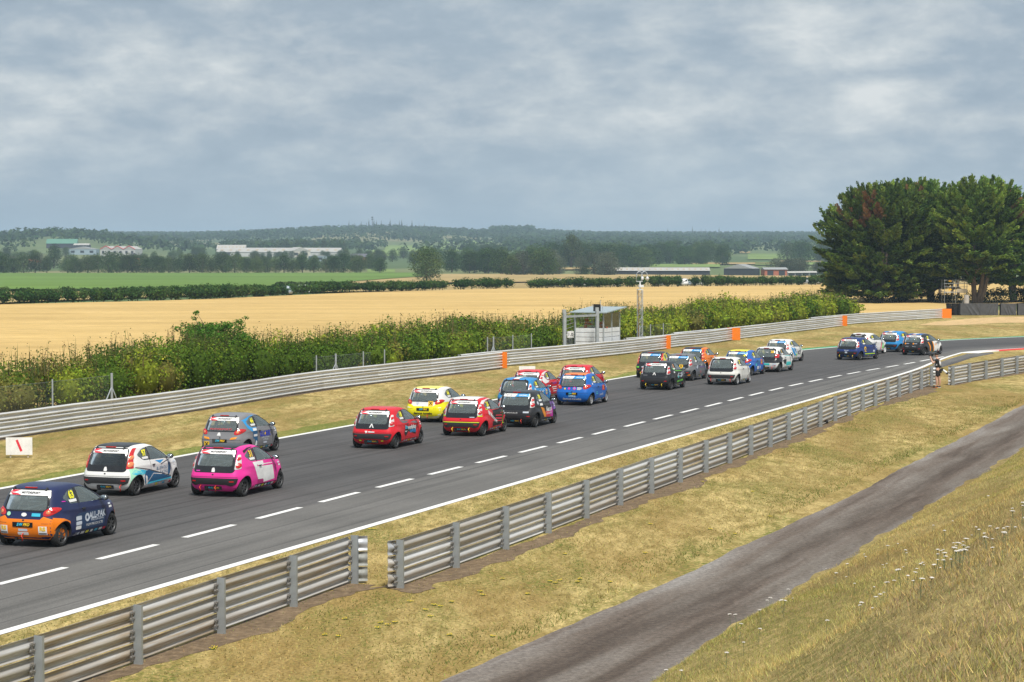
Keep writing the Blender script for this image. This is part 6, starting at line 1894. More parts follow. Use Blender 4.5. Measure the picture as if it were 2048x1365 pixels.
# ------------------------------------------------------------------ generic trees
def limb_mesh(mb, p0, p1, r0, r1_, r_, n=4, bend=0.12):
    pts, rr = [], []
    d = np.array(p1) - np.array(p0)
    side = np.cross(d, r_.normal(0, 1, 3)); side = side / (np.linalg.norm(side) + 1e-6) * np.linalg.norm(d) * bend
    for k in range(n + 1):
        t = k / n
        pts.append(tuple(np.array(p0) + d * t + side * math.sin(math.pi * t)))
        rr.append(r0 + (r1_ - r0) * t)
    mb.tube(pts, rr, 5)
def broadleaf(seed, H=10.0, spread=0.42, base=0.22, nblob=16, nleaf=2600, leaf=0.46, pal=((0.035, 0.062, 0.018), (0.055, 0.088, 0.026)), tall=False):
    r_ = np.random.default_rng(seed)
    cent, rad = [], []
    for k in range(nblob):
        t = (k + 0.5) / nblob
        z = H * (base + (0.93 - base) * t)
        prof = math.sin(math.pi * min(1, 0.18 + 0.80 * t)) ** 0.7
        R_ = H * spread * prof * (0.95 if not tall else 0.55)
        a = k * 2.4 + r_.uniform(-0.4, 0.4)
        rr = R_ * r_.uniform(0.35, 0.75)
        cent.append((rr * math.cos(a), rr * math.sin(a), z))
        s = H * spread * r_.uniform(0.34, 0.52) * (0.65 if tall else 1)
        rad.append((s, s * r_.uniform(0.85, 1.15), s * r_.uniform(0.62, 0.85) * (1.4 if tall else 1)))
    cent, rad = np.array(cent), np.array(rad)
    pal_ = np.array(pal)[r_.integers(0, len(pal), nblob)]
    m = nblob
    k = r_.choice(m, nleaf, p=rad.prod(1) ** 0.66 / (rad.prod(1) ** 0.66).sum())
    d = sphere_pts(nleaf, r_)
    sh = np.where(r_.random(nleaf) < 0.2, r_.uniform(0.3, 0.8, nleaf), r_.uniform(0.8, 1.12, nleaf))
    C = cent[k] + d * rad[k] * sh[:, None]
    L = leaf * r_.uniform(0.6, 1.35, nleaf)
    V, Fq = leaf_quads(C, d + np.array([0, 0, 0.3]), L, L * r_.uniform(0.5, 0.8, nleaf), r_, 0.6)
    crown = mesh_np('crown', V, Fq, [MAT['foliage']], False, jitter_col(pal_[k], nleaf, r_, 0.2))
    mb = MB()
    limb_mesh(mb, (0, 0, -0.3), (0, 0, H * 0.55), H * 0.035, H * 0.016, r_, 5, 0.03)
    for j in range(6):
        q = cent[r_.integers(0, m)]
        limb_mesh(mb, (0, 0, H * r_.uniform(0.2, 0.45)), tuple(q * 0.85), H * 0.016, H * 0.005, r_, 3)
    trunk = mb.mesh('trunk', [MAT['bark']], True)
    return crown, trunk
PD = ((0.040, 0.078, 0.024), (0.056, 0.100, 0.030), (0.072, 0.118, 0.034))
PM = ((0.064, 0.108, 0.034), (0.088, 0.135, 0.042), (0.104, 0.150, 0.046))
PY = ((0.085, 0.125, 0.036), (0.105, 0.145, 0.045), (0.070, 0.105, 0.032))
PG = ((0.10, 0.125, 0.085), (0.13, 0.15, 0.10), (0.085, 0.11, 0.07))
TREES = {'round': broadleaf(101, 10, 0.46, 0.20, 16, 2600, 0.5, PD), 'broad': broadleaf(102, 10, 0.55, 0.16, 20, 3000, 0.5, PM), 'oak': broadleaf(103, 10, 0.52, 0.14, 24, 5200, 0.42, PM),
         'dark': broadleaf(104, 10, 0.50, 0.10, 18, 2800, 0.5, PD), 'light': broadleaf(105, 10, 0.45, 0.16, 16, 2600, 0.5, PY), 'willow': broadleaf(106, 10, 0.52, 0.06, 18, 2800, 0.45, PG),
         'poplar': broadleaf(107, 10, 0.34, 0.10, 20, 2800, 0.48, PM, True)}
KIND_LABEL = {}
def tree_at(px, d, h, kind, label, group=None, wide=1.0, name=None, dz=0.0):
    label = label.replace('TREE', {'round': 'rounded dark green tree', 'broad': 'broad mid-green tree', 'dark': 'squat very dark tree', 'light': 'pale yellow-green tree', 'willow': 'silvery willow', 'poplar': 'poplar', 'oak': 'oak'}[kind])
    p = on_land(px, d, dz)
    root = empty(name or {'willow': 'willow_tree', 'poplar': 'poplar_tree', 'oak': 'oak_tree'}.get(kind, 'broadleaf_tree'), p, random.uniform(0, 6.28))
    s = h / 10.0
    c_, t_ = TREES[kind]
    for nm, me in (('crown', c_), ('trunk', t_)):
        o = put(nm, me, root); o.scale = (s * wide, s * wide, s)
    tag(root, label, 'tree', group)
    return root
rt = random.Random(31)
tree_at(853, 690, 10.2, 'oak', 'lone spreading oak standing in the pale field behind the hedgerow', wide=1.18)
tree_at(1143, 1180, 18.5, 'light', 'tallest rounded tree in the valley, rising above the copse', wide=0.92)
tree_at(108, 1180, 12.5, 'dark', 'tall dark tree beside the airfield meadow', wide=0.8)
tree_at(1170, 870, 4.2, 'dark', 'small dark bush-like tree at the edge of the ashy copse')
# belt of trees at the far edge of the green field
x = -330
while x < 770:
    gap_ = (108 < x < 122) or (735 < x < 760)
    if not gap_:
        tree_at(x, 955 + rt.uniform(-6, 25), rt.uniform(6.0, 8.8) * (1.15 if 180 < x < 240 else 1), rt.choice(['round', 'dark', 'dark', 'broad', 'broad']), 'TREE in the belt along the far edge of the green field', 'tree belt behind the green field', rt.uniform(0.9, 1.2))
    x += rt.uniform(15, 26)
for i in range(22):
    tree_at(rt.uniform(425, 690), rt.uniform(1600, 1680), rt.uniform(3.5, 6.0), rt.choice(['round', 'broad', 'dark']), 'TREE hiding the foot of the long factory', 'trees in front of the factory', rt.uniform(1, 1.4))
for i in range(46):
    tree_at(rt.uniform(-60, 760), rt.uniform(1010, 1120), rt.uniform(5.5, 8.5), rt.choice(['round', 'broad', 'light', 'dark', 'willow']), 'TREE just behind the belt beyond the green field', 'trees behind the belt', rt.uniform(0.9, 1.2))
for i in range(40):
    px = rt.uniform(-60, 900)
    if 190 < px < 280 or 430 < px < 690:
        px = rt.choice([rt.uniform(280, 430), rt.uniform(700, 900), rt.uniform(-40, 90)])
    tree_at(px, rt.uniform(1200, 1650), rt.uniform(6, 9), rt.choice(['round', 'broad', 'dark', 'light']), 'TREE among the roofs of the valley buildings', 'trees among the far buildings', rt.uniform(0.9, 1.25))
for i in range(26):
    tree_at(rt.uniform(1000, 1222), rt.uniform(850, 960), rt.uniform(6.5, 10.5), rt.choice(['willow', 'broad', 'round', 'willow', 'light']), 'TREE in the copse right of the lone oak', 'copse beyond the lone oak', rt.uniform(0.9, 1.25))
for i in range(15):
    tree_at(rt.uniform(900, 1050), rt.uniform(960, 1100), rt.uniform(8, 11.5), rt.choice(['dark', 'round', 'broad']), 'TREE between the lone oak and the copse', 'trees behind the lone oak', rt.uniform(1, 1.25))
for i in range(34):
    tree_at(rt.uniform(1060, 1320), rt.uniform(1150, 1400), rt.uniform(9, 14), rt.choice(['dark', 'round', 'broad', 'broad']), 'TREE in the wood behind the long poultry shed', 'wood behind the poultry shed', rt.uniform(1, 1.3))
for i in range(26):
    tree_at(rt.uniform(1300, 1460), rt.uniform(1300, 1600), rt.uniform(9, 14), rt.choice(['dark', 'round', 'light', 'broad']), 'TREE in the wood above the far meadow', 'wood above the far meadow', rt.uniform(1, 1.3))
for i in range(16):
    tree_at(rt.choice([rt.uniform(1560, 1665), rt.uniform(1590, 1720)]), rt.uniform(1400, 1750), rt.uniform(9, 14), rt.choice(['dark', 'round', 'broad']), 'TREE on the meadow side left of the cypresses', 'trees beside the far meadow', rt.uniform(1, 1.3))
for i in range(16):
    tree_at(rt.uniform(1545, 1700), rt.uniform(900, 960), rt.uniform(4.5, 7), 'willow', 'pale willow behind the white roofs and the brick building', 'willows behind the brick building', rt.uniform(1.1, 1.5))
for i in range(16):
    tree_at(556 + i * 9 + rt.uniform(-3, 3), 1900 + rt.uniform(-40, 40), rt.uniform(11, 14), 'poplar', 'poplar in the row behind the long pale factory roof', 'poplar row behind the factory', 1.0)
for i in range(10):
    tree_at(940 + i * 7 + rt.uniform(-3, 3), 1700 + rt.uniform(-40, 40), rt.uniform(8, 10), 'dark', 'dark evergreen-looking tree in the clump on the far slope', 'dark clump on the far slope', 1.2)

# ------------------------------------------------------------------ far woods on the hills: one mass
r2 = np.random.default_rng(77)
NT = 17000
dd = np.sqrt(r2.uniform(1750 ** 2, 4700 ** 2, NT))
pxx = r2.uniform(-650, 2350, NT)
xx = (pxx - 1024) / F_PX * dd
msk = np.sin(xx * 0.009 + 1.1 * np.sin(dd * 0.0031)) + np.sin(dd * 0.0065 + xx * 0.003 + 0.7) + 0.5 * np.sin(xx * 0.021 + dd * 0.013)
keep = (msk > -0.75) | (dd > 3200) | ((pxx < 260) & (dd > 2050) & (dd < 2700))
for (xa, xb, d0, d1) in [(1495, 1640, 1560, 1900), (745, 800, 1750, 2150), (770, 1010, 2050, 2500), (880, 990, 2700, 3000)]:
    keep &= ~((pxx > xa) & (pxx < xb) & (dd > d0) & (dd < d1 + 60))
keep &= ~((pxx > 60) & (pxx < 200) & (dd < 2000))
dd, xx, pxx = dd[keep], xx[keep], pxx[keep]
NT = len(dd)
th = r2.uniform(7, 12, NT) * np.where((pxx > 985) & (pxx < 1070) & (dd > 3300), 1.5, 1)
gzz = tz(xx, dd)
per = 12
k = np.repeat(np.arange(NT), per)
dv = sphere_pts(len(k), r2); dv[:, 2] = np.abs(dv[:, 2])
C = np.stack([xx[k] + dv[:, 0] * th[k] * 0.46, dd[k] + dv[:, 1] * th[k] * 0.46, gzz[k] + th[k] * (0.30 + 0.62 * dv[:, 2])], -1)
L = th[k] * r2.uniform(0.28, 0.5, len(k))
V, Fq = leaf_quads(C, dv + np.array([0, -0.2, 0.4]), L, L * 0.75, r2, 0.5)
pal = np.array([(0.042, 0.078, 0.026), (0.058, 0.098, 0.032), (0.075, 0.118, 0.038), (0.050, 0.086, 0.034)])[r2.integers(0, 4, NT)]
wood = put('hill_woods', mesh_np('hill_woods', V, Fq, [MAT['foliage']], False, jitter_col(pal[k], len(k), r2, 0.16)))
tag(wood, kind='stuff')
# conifers breaking the skyline of the highest hill, and the aerial mast among them
r3 = random.Random(8)
mbc = []
rr = np.random.default_rng(12)
Cs, Ns, Ls = [], [], []
for lev in range(16):
    t = lev / 15
    for a in range(int(14 * (1 - t)) + 3):
        an = rr.uniform(0, 6.28)
        rad_ = (1 - t) * 2.4 * rr.uniform(0.7, 1.1) + 0.15
        Cs.append((rad_ * math.cos(an) * 0.6, rad_ * math.sin(an) * 0.6, 2 + 11.5 * t)); Ns.append((math.cos(an), math.sin(an), 0.6)); Ls.append(0.6 + (1 - t) * 1.3)
V, Fq = leaf_quads(np.array(Cs), np.array(Ns), np.array(Ls), np.array(Ls) * 0.55, rr, 0.35)
CON_ME = mesh_np('crown', V, Fq, [MAT['foliage']], False, jitter_col((0.030, 0.055, 0.026), len(Cs), rr, 0.2))
mb = MB(); mb.tube([(0, 0, -0.5), (0, 0, 13)], [0.28, 0.05], 5); CON_T = mb.mesh('trunk', [MAT['bark']])
for px in [700, 712, 722, 735, 741, 749, 756, 764, 770, 778, 790, 800, 806, 812, 824, 838, 852, 862, 1385, 1392, 1400, 1412, 1425, 1440, 1456, 1338, 1260]:
    d = 3550 if px < 900 else 4200
    p = on_land(px + r3.uniform(-3, 3), d + r3.uniform(-60, 60))
    root = empty('conifer', p, r3.uniform(0, 6))
    s = r3.uniform(0.9, 1.5)
    for nm, me in (('crown', CON_ME), ('trunk', CON_T)):
        put(nm, me, root, scale=(s, s, s))
    tag(root, 'narrow conifer breaking the wooded skyline', 'tree', 'conifers on the skyline')
# ------------------------------------------------------------------ hedgerow across the far side of the wheat, and the bushes beyond
r4 = np.random.default_rng(41)
FHL = resample(FH, step=1.0)
_, FLEN = polyline_at(FHL, np.array([0.0]))
nb = 420
sb = np.sort(r4.uniform(0, FLEN, nb)); pb, _ = polyline_at(FHL, sb)
pxb = 1024 + pb[:, 0] / pb[:, 1] * F_PX
keep = ~(((pxb > 1365) & (pxb < 1379)) | ((pxb > 746) & (pxb < 750)))
pb, sb, pxb = pb[keep], sb[keep], pxb[keep]; nb = len(pb)
hh = 1.85 + 0.16 * np.sin(sb * 0.13) + r4.normal(0, 0.13, nb) + np.where(pxb > 1100, 0.15, 0)
rad = np.stack([r4.uniform(0.8, 1.25, nb), r4.uniform(0.7, 1.0, nb), hh * 0.46], -1)
cent = np.concatenate([pb + r4.normal(0, 0.25, (nb, 2)) + np.array([0, 1.2]), (hh * 0.56)[:, None]], -1)
pal = np.array([(0.036, 0.076, 0.020), (0.052, 0.098, 0.024), (0.075, 0.122, 0.028)])[r4.integers(0, 3, nb)]
V, Fq, col = bush_cloud(cent, rad, 75000, pal * 1.2, 0.27, r4, 0.35)
fhd = empty('hedgerow', tuple(FHL[len(FHL) // 2]) + (0,))
tag(fhd, 'long clipped hedgerow along the far edge of the ripe wheat field', 'hedge')
attach('foliage', V, Fq, col, fhd, MAT['foliage'])
V, Fq, col = cores(cent, rad, pal * 0.8)  # hedgerow cores darkened too, inner shade carried by the colour
attach('shaded_twig_mass', V, Fq, col, fhd, MAT['foliage'])
mb = MB()
for k_ in range(0, nb, 2):
    p = cent[k_]
    mb.tube([(p[0] - fhd.location.x, p[1] - fhd.location.y, 0), (p[0] - fhd.location.x + 0.1, p[1] - fhd.location.y, 0.9)], [0.07, 0.04], 4)
st_ = mb.build('stems', MAT['bark'], fhd); st_['kind'] = 'stuff'
def shrub_mesh(seed, n, pal, leaf, rx=1.0, rz_=0.8, nblob=6):
    r_ = np.random.default_rng(seed)
    cent = np.stack([r_.uniform(-0.7, 0.7, nblob) * rx, r_.uniform(-0.4, 0.4, nblob), r_.uniform(0.3, 0.55, nblob) * rz_ * 2], -1)
    rad = np.stack([r_.uniform(0.4, 0.6, nblob) * rx, r_.uniform(0.4, 0.6, nblob), r_.uniform(0.4, 0.6, nblob) * rz_], -1)
    V, Fq, col = bush_cloud(cent, rad, n, np.array(pal)[r_.integers(0, len(pal), nblob)], leaf, r_)
    return mesh_np('foliage', V, Fq, [MAT['foliage']], False, col)
SHRUBS = [shrub_mesh(60 + i, 420, PD if i % 2 else PM, 0.24, 1.2 + 0.4 * (i % 3)) for i in range(4)]
def field_bush(px, d, w, h, label, group):
    p = on_land(px, d)
    root = empty('field_bush', p)
    put('foliage', SHRUBS[random.randrange(4)], root, scale=(w / 2.6, 1.1, h / 1.35))
    mb_ = MB(); mb_.tube([(0, 0, -0.1), (0.05, 0, h * 0.5)], [0.07, 0.03], 4); mb_.build('stem', MAT['bark'], root)
    tag(root, label, 'bush', group)
for px, w_px in [(4, 18), (40, 34), (70, 34), (103, 30), (124, 26), (142, 22), (180, 36), (205, 34), (232, 36), (262, 40), (284, 26), (304, 22), (332, 34), (360, 36), (380, 30), (397, 26), (425, 34), (444, 28), (478, 30), (505, 26)]:
    d = np.interp(px, [0, 300, 510], [352, 366, 372])
    field_bush(px, d, w_px / F_PX * d * 1.25, 1.5 + random.uniform(-0.2, 0.3), 'dark clipped bush in the broken row below the green field', 'broken bush row below the green field')
for px, w_px, d in [(568, 36, 470), (592, 30, 475), (612, 20, 480), (640, 30, 500), (560, 30, 402), (600, 34, 404), (640, 34, 408), (683, 40, 410), (716, 26, 415), (747, 32, 418), (787, 40, 430), (822, 22, 440), (1335, 16, 720), (1285, 34, 730), (1305, 20, 700)]:
    field_bush(px, d, w_px / F_PX * d * 1.2, 1.4 + random.uniform(-0.2, 0.3), 'low bush dotted along the edge of the pale stubble', 'bushes along the stubble edge')

# ------------------------------------------------------------------ the self-sown shrub rising out of the hedge
r5 = np.random.default_rng(90)
sp0 = np.array([-15.4, 114.0])
shrub = empty('wild_shrub', (sp0[0], sp0[1], 0))
shrub.scale = (1.12, 1.0, 0.92)
tag(shrub, 'leafy green shrub with straggling shoots standing above the hedge top', 'shrub')
mb = MB()
clx = []
for k_ in range(40):
    a = r5.uniform(0, 6.28); R_ = r5.uniform(0.1, 1.5)
    top = np.array([R_ * math.cos(a) * 1.1, R_ * math.sin(a) * 0.7, r5.uniform(2.6, 3.6) - 0.10 * R_])
    limb_mesh(mb, (0, 0, 0.3), tuple(top), 0.05, 0.012, r5, 4, 0.10)
    clx.append((top, r5.uniform(0.28, 0.5)))
for top, rr_ in (((-1.35, 0, 3.55), 0.24), ((-0.95, 0, 3.95), 0.16), ((-0.85, 0.0, 4.25), 0.17), ((-1.75, 0, 3.35), 0.20), ((1.15, 0, 3.75), 0.20), ((1.45, 0, 3.95), 0.15), ((0.55, 0, 3.55), 0.26), ((-0.2, 0, 3.50), 0.26)):
    limb_mesh(mb, (top[0] * 0.5, 0, 2.4), top, 0.03, 0.008, r5, 4, 0.10)
    clx.append((np.array(top), rr_))
mb.build('branches', MAT['bark'], shrub, smooth=True)
cent = np.array([c for c, _ in clx]); rad = np.array([(q, q, q * 0.8) for _, q in clx])
k_ = r5.choice(len(cent), 8500, p=rad.prod(1) ** 0.6 / (rad.prod(1) ** 0.6).sum())
d_ = sphere_pts(len(k_), r5)
C = cent[k_] + d_ * rad[k_] * r5.uniform(0.5, 1.1, (len(k_), 1))
V, Fq = leaf_quads(C, d_ + np.array([0, 0, 0.4]), r5.uniform(0.08, 0.15, len(k_)), r5.uniform(0.05, 0.09, len(k_)), r5)
o = put('foliage', mesh_np('foliage', V, Fq, [MAT['foliage']], False, jitter_col((0.115, 0.215, 0.030), len(k_), r5, 0.30)), shrub)
o['kind'] = 'stuff'

# ------------------------------------------------------------------ big cypresses by the corner
def cypress(px, d, H, Rm, lean, seed, label, trunks, base=0.14, nfr=330, brown=0.1, flat=0.0):
    r_ = np.random.default_rng(seed)
    p = on_land(px, d)
    root = empty('cypress_tree', p)
    tag(root, label, 'tree', 'cypress trees by the corner')
    mb_ = MB()
    for (tx, ty, th_) in trunks:
        limb_mesh(mb_, (tx * 0.25, ty * 0.25, -0.2), (tx, ty, H * th_), 0.42, 0.12, r_, 6, 0.04)
        for j in range(5):
            a = r_.uniform(0, 6.28); z0 = H * r_.uniform(0.08, 0.4)
            q = np.array([tx * z0 / (H * th_), ty * z0 / (H * th_), z0])
            limb_mesh(mb_, tuple(q), tuple(q + np.array([math.cos(a) * Rm * 0.6, math.sin(a) * Rm * 0.6, H * r_.uniform(0.10, 0.26)])), 0.14, 0.03, r_, 4, 0.12)
    mb_.build('trunk', MAT['cypress_bark'], root, smooth=True)
    Cs, Ts, Ns_, Ls, cols = [], [], [], [], []
    for f in range(nfr):
        t = r_.random()
        z = H * (base + (1 - base) * t)
        prof = (np.interp(t, [0, 0.12, 0.35, 0.6, 0.82, 0.94, 1.0], [0.78, 0.97, 1.0, 0.97, 0.86, 0.66, 0.34]))
        a = r_.uniform(0, 6.28)
        lump = 1 + 0.13 * math.sin(a * 3 + z * 0.5 + seed) + 0.09 * math.sin(a * 7 + z * 1.3)
        inner = r_.random() < 0.22
        R_ = Rm * prof * lump * (r_.uniform(0.35, 0.75) if inner else r_.uniform(0.76, 1.06))
        root_p = np.array([R_ * math.cos(a) + lean[0] * t, R_ * math.sin(a) + lean[1] * t, z])
        out = np.array([math.cos(a), math.sin(a), 0])
        upw = np.interp(t, [0, 0.3, 0.7, 0.9, 1.0], [-0.05, 0.20, 0.50, 1.1, 2.4])
        ax = out + np.array([0, 0, upw]) + r_.normal(0, 0.22, 3)
        ax = ax / np.linalg.norm(ax)
        fl = r_.uniform(1.7, 3.3)
        nl = int(135 * fl / 2.4)
        u = r_.beta(1.2, 1.3, nl)
        wd = 0.66 * np.sin(np.pi * np.clip(u * 0.85 + 0.12, 0, 1)) * r_.uniform(0.7, 1.2)
        side_ = np.cross(ax, [0, 0, 1.0]); side_ = side_ / (np.linalg.norm(side_) + 1e-6)
        upv = np.cross(side_, ax)
        v = r_.normal(0, 0.5, nl)
        q = root_p[None] + ax[None] * ((u - 0.4) * fl)[:, None] + side_[None] * (v * wd)[:, None] + upv[None] * (r_.normal(0, 0.12, nl) - 0.16 * v * v * wd + 0.25 * u * u)[:, None]
        Cs.append(q)
        tdir = ax[None] * 1.0 + side_[None] * (np.sign(v) * 0.7)[:, None] + np.array([0, 0, 0.25]) + r_.normal(0, 0.25, (nl, 3))
        Ts.append(unit(tdir)); Ns_.append(np.repeat(upv[None], nl, 0) + r_.normal(0, 0.5, (nl, 3)))
        Ls.append(r_.uniform(0.30, 0.60, nl))
        isb = (math.sin(a * 2 + seed) > 0.1) and r_.random() < brown * (3.2 if 0.66 < t < 0.95 else (0.15 if t < 0.60 else 0.7))
        if isb:
            base_c = np.array((0.30, 0.170, 0.080)) * r_.uniform(0.7, 1.3)
        else:
            base_c = np.array([(0.098, 0.172, 0.036), (0.158, 0.248, 0.046), (0.230, 0.318, 0.058)][r_.integers(0, 3)]) * r_.uniform(0.7, 1.3)
        c1 = jitter_col(base_c, nl, r_, 0.2)
        cols.append(c1)
    C = np.concatenate(Cs); T = np.concatenate(Ts); Nn_ = unit(np.concatenate(Ns_)); L = np.concatenate(Ls)[:, None]
    B = unit(np.cross(Nn_, T)); W = L * 0.5
    V = np.stack([C - T * L / 2, C + B * W / 2, C + T * L / 2, C - B * W / 2], 1).reshape(-1, 3)
    keep_z = C[:, 2] > 0.4
    Fq = np.arange(len(C) * 4).reshape(-1, 4)[keep_z]
    o_ = put('crown', mesh_np('crown', V, Fq, [MAT['foliage']], False, np.concatenate(cols)[keep_z]), root)
    return root
cypress(1756, 304, 15.2, 7.0, (0.5, 0), 201, 'widest cypress of the group, its skirt sweeping low over the bright hedge', [(0.8, 0, 0.7), (-0.6, 0.3, 0.6), (1.6, 0.5, 0.6)], 0.07, 900, 0.07)
cypress(1808, 316, 15.9, 6.2, (0, 0), 202, 'cypress in the middle of the group with rust-brown dying sprays near its top', [(0, 0, 0.75), (0.9, 0.2, 0.7)], 0.11, 700, 0.13)
cypress(1862, 312, 15.8, 4.6, (-0.5, 0), 203, 'cypress with rusty upper sprays behind the scaffold platform', [(0.2, 0, 0.75), (-0.5, 0.2, 0.7)], 0.20, 480, 0.16)
cypress(1950, 300, 15.8, 5.4, (0.6, 0), 204, 'green cypress with a thick forked pale trunk beside the grey tarpaulins', [(-0.1, 0, 0.7), (1.3, 0.2, 0.55), (2.6, 0.3, 0.45)], 0.24, 640, 0.04)
cypress(2026, 306, 14.6, 6.2, (0.4, 0), 205, 'outermost cypress behind the grey tarpaulins, its boughs hanging over the wheat', [(0, 0, 0.7), (0.8, 0.4, 0.6)], 0.18, 700, 0.05)
for px, d in [(1800, 322), (1826, 326), (1842, 330), (1858, 324), (1880, 330), (1905, 324), (1918, 330)]:
    p = on_land(px, d)
    root = empty('bare_trunk', p)
    mb = MB(); limb_mesh(mb, (0, 0, -0.2), (random.uniform(-0.5, 0.5), 0, 8.5), 0.24, 0.12, r5, 5, 0.03); mb.build('trunk', MAT['bark'], root, smooth=True)
    mb = MB()
    for j in range(5):
        z = 3 + j * 1.0; a = random.uniform(0, 6.28)
        limb_mesh(mb, (0, 0, z), (math.cos(a) * 1.2, math.sin(a) * 1.2, z + 0.3), 0.04, 0.01, r5, 3)
    mb.build('dead_branches', MAT['bark'], root)
    tag(root, 'thin dark trunk in the shade under the cypress crowns', 'tree trunk', 'trunks under the cypresses')
# low dark hedge and undergrowth under and right of the trees
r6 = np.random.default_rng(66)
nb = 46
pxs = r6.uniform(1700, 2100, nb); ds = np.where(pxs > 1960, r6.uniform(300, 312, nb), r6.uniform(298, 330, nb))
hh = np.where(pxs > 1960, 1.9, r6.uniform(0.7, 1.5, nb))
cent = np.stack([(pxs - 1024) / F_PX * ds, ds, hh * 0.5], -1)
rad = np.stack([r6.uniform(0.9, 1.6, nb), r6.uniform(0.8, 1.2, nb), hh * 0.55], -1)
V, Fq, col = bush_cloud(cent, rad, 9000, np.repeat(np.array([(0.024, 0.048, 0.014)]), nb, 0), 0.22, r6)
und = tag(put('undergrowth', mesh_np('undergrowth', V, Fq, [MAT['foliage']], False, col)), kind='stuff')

# ------------------------------------------------------------------ grass of the bank and of the near verge
r7 = np.random.default_rng(17)
def in_frame(P, m=60):
    d = P[:, 1] * math.cos(PITCH) - (P[:, 2] - CAM_H) * math.sin(PITCH)
    px = 1024 + F_PX * P[:, 0] / np.maximum(d, 0.1)
    py = 682.5 - F_PX * ((P[:, 2] - CAM_H) * math.cos(PITCH) + P[:, 1] * math.sin(PITCH)) / np.maximum(d, 0.1)
    return (d > 1) & (px > -m - 200) & (px < 2048 + m + 400) & (py < 1365 + m + 260) & (py > 380)
NBL = 900000
S = r7.uniform(-34, 75, NBL); T = r7.uniform(0.02, 11, NBL)
P = np.stack([TOE[0] + TR[0] * S + TN[0] * T, TOE[1] + TR[1] * S + TN[1] * T, bank_z(S, T) - 0.01], -1)
k = in_frame(P)
P, S, T = P[k], S[k], T[k]
n1 = np.sin(S * 0.9 + 1.5 * np.sin(T * 0.8)) + np.sin(T * 1.7 + 0.6 * np.sin(S * 0.4)) + 0.6 * np.sin(S * 2.3 + T * 2.9)
n2 = np.sin(S * 0.33 + 2.0) + np.sin(T * 0.9 + S * 0.21) + r7.normal(0, 0.35, len(S))
n = len(P)
h = r7.uniform(0.02, 0.06, n) * (1 + 0.25 * n1 / 2) * np.clip(0.55 + T / 3.0, 0.55, 1.35)
col = jitter_col((0.46, 0.355, 0.145), n, r7, 0.28)
sel = (n1 + r7.normal(0, 0.8, n)) < -0.5
col[sel] = jitter_col((0.32, 0.245, 0.11), sel.sum(), r7, 0.25)
sel = (n2 > 0.65) & (r7.random(n) < 0.55)
col[sel] = jitter_col((0.28, 0.265, 0.075), sel.sum(), r7, 0.25)
sel = (n2 < -1.0) & (r7.random(n) < 0.5)
col[sel] = jitter_col((0.42, 0.28, 0.11), sel.sum(), r7, 0.2)
sel = (T > 6.2) & (r7.random(n) < 0.45)
col[sel] = jitter_col((0.30, 0.22, 0.13), sel.sum(), r7, 0.25)
V, Fq, c_ = stalks(P, h, r7.uniform(0.005, 0.010, n), col, r7, 0.5)
tag(put('bank_grass', mesh_np('bank_grass', V, Fq, [MAT['dry_grass']], False, c_)), kind='stuff')
# short tufts on the verge between barrier and service road and along the track
NV = 300000
S = r7.uniform(-45, 75, NV); T = r7.uniform(-24, -3.2, NV)
P = np.stack([TOE[0] + TR[0] * S + TN[0] * T, TOE[1] + TR[1] * S + TN[1] * T, np.zeros(NV)], -1)
k = in_frame(P, 10)
P, S, T = P[k], S[k], T[k]
# keep off the tarmac: right edge line
rel = (P[:, 0] - R0[0]) * Nn[0] + (P[:, 1] - R0[1]) * Nn[1]
k = (rel < -0.12) & (rel > -30)
P, S, T = P[k], S[k], T[k]
nbar = np.concatenate([resample(near_a, step=0.5), resample(near_b, step=0.5)])
dist = np.full(len(P), 9.0)
for q in nbar:
    dist = np.minimum(dist, np.hypot(P[:, 0] - q[0], P[:, 1] - q[1]))
side_of = (dist < 0.75) & (r7.random(len(P)) < 0.8)
P, S, T = P[~side_of], S[~side_of], T[~side_of]
n = len(P)
n1 = np.sin(S * 0.5 + 1.2 * np.sin(T * 0.9)) + np.sin(T * 1.3 + 0.7 * np.sin(S * 0.7)) + r7.normal(0, 0.5, n)
col = jitter_col((0.42, 0.325, 0.135), n, r7, 0.25)
sel = n1 > 0.55; col[sel] = jitter_col((0.24, 0.225, 0.065), sel.sum(), r7, 0.25)
sel = n1 > 1.25; col[sel] = jitter_col((0.13, 0.165, 0.035), sel.sum(), r7, 0.25)
sel = n1 < -0.7; col[sel] = jitter_col((0.40, 0.31, 0.14), sel.sum(), r7, 0.2)
edge = (T > -3.75)
h = r7.uniform(0.02, 0.055, n) * (1 + 0.9 * edge)
V, Fq, c_ = stalks(P, h, r7.uniform(0.010, 0.022, n), col, r7, 0.7)
tag(put('verge_tufts', mesh_np('verge_tufts', V, Fq, [MAT['dry_grass']], False, c_)), kind='stuff')
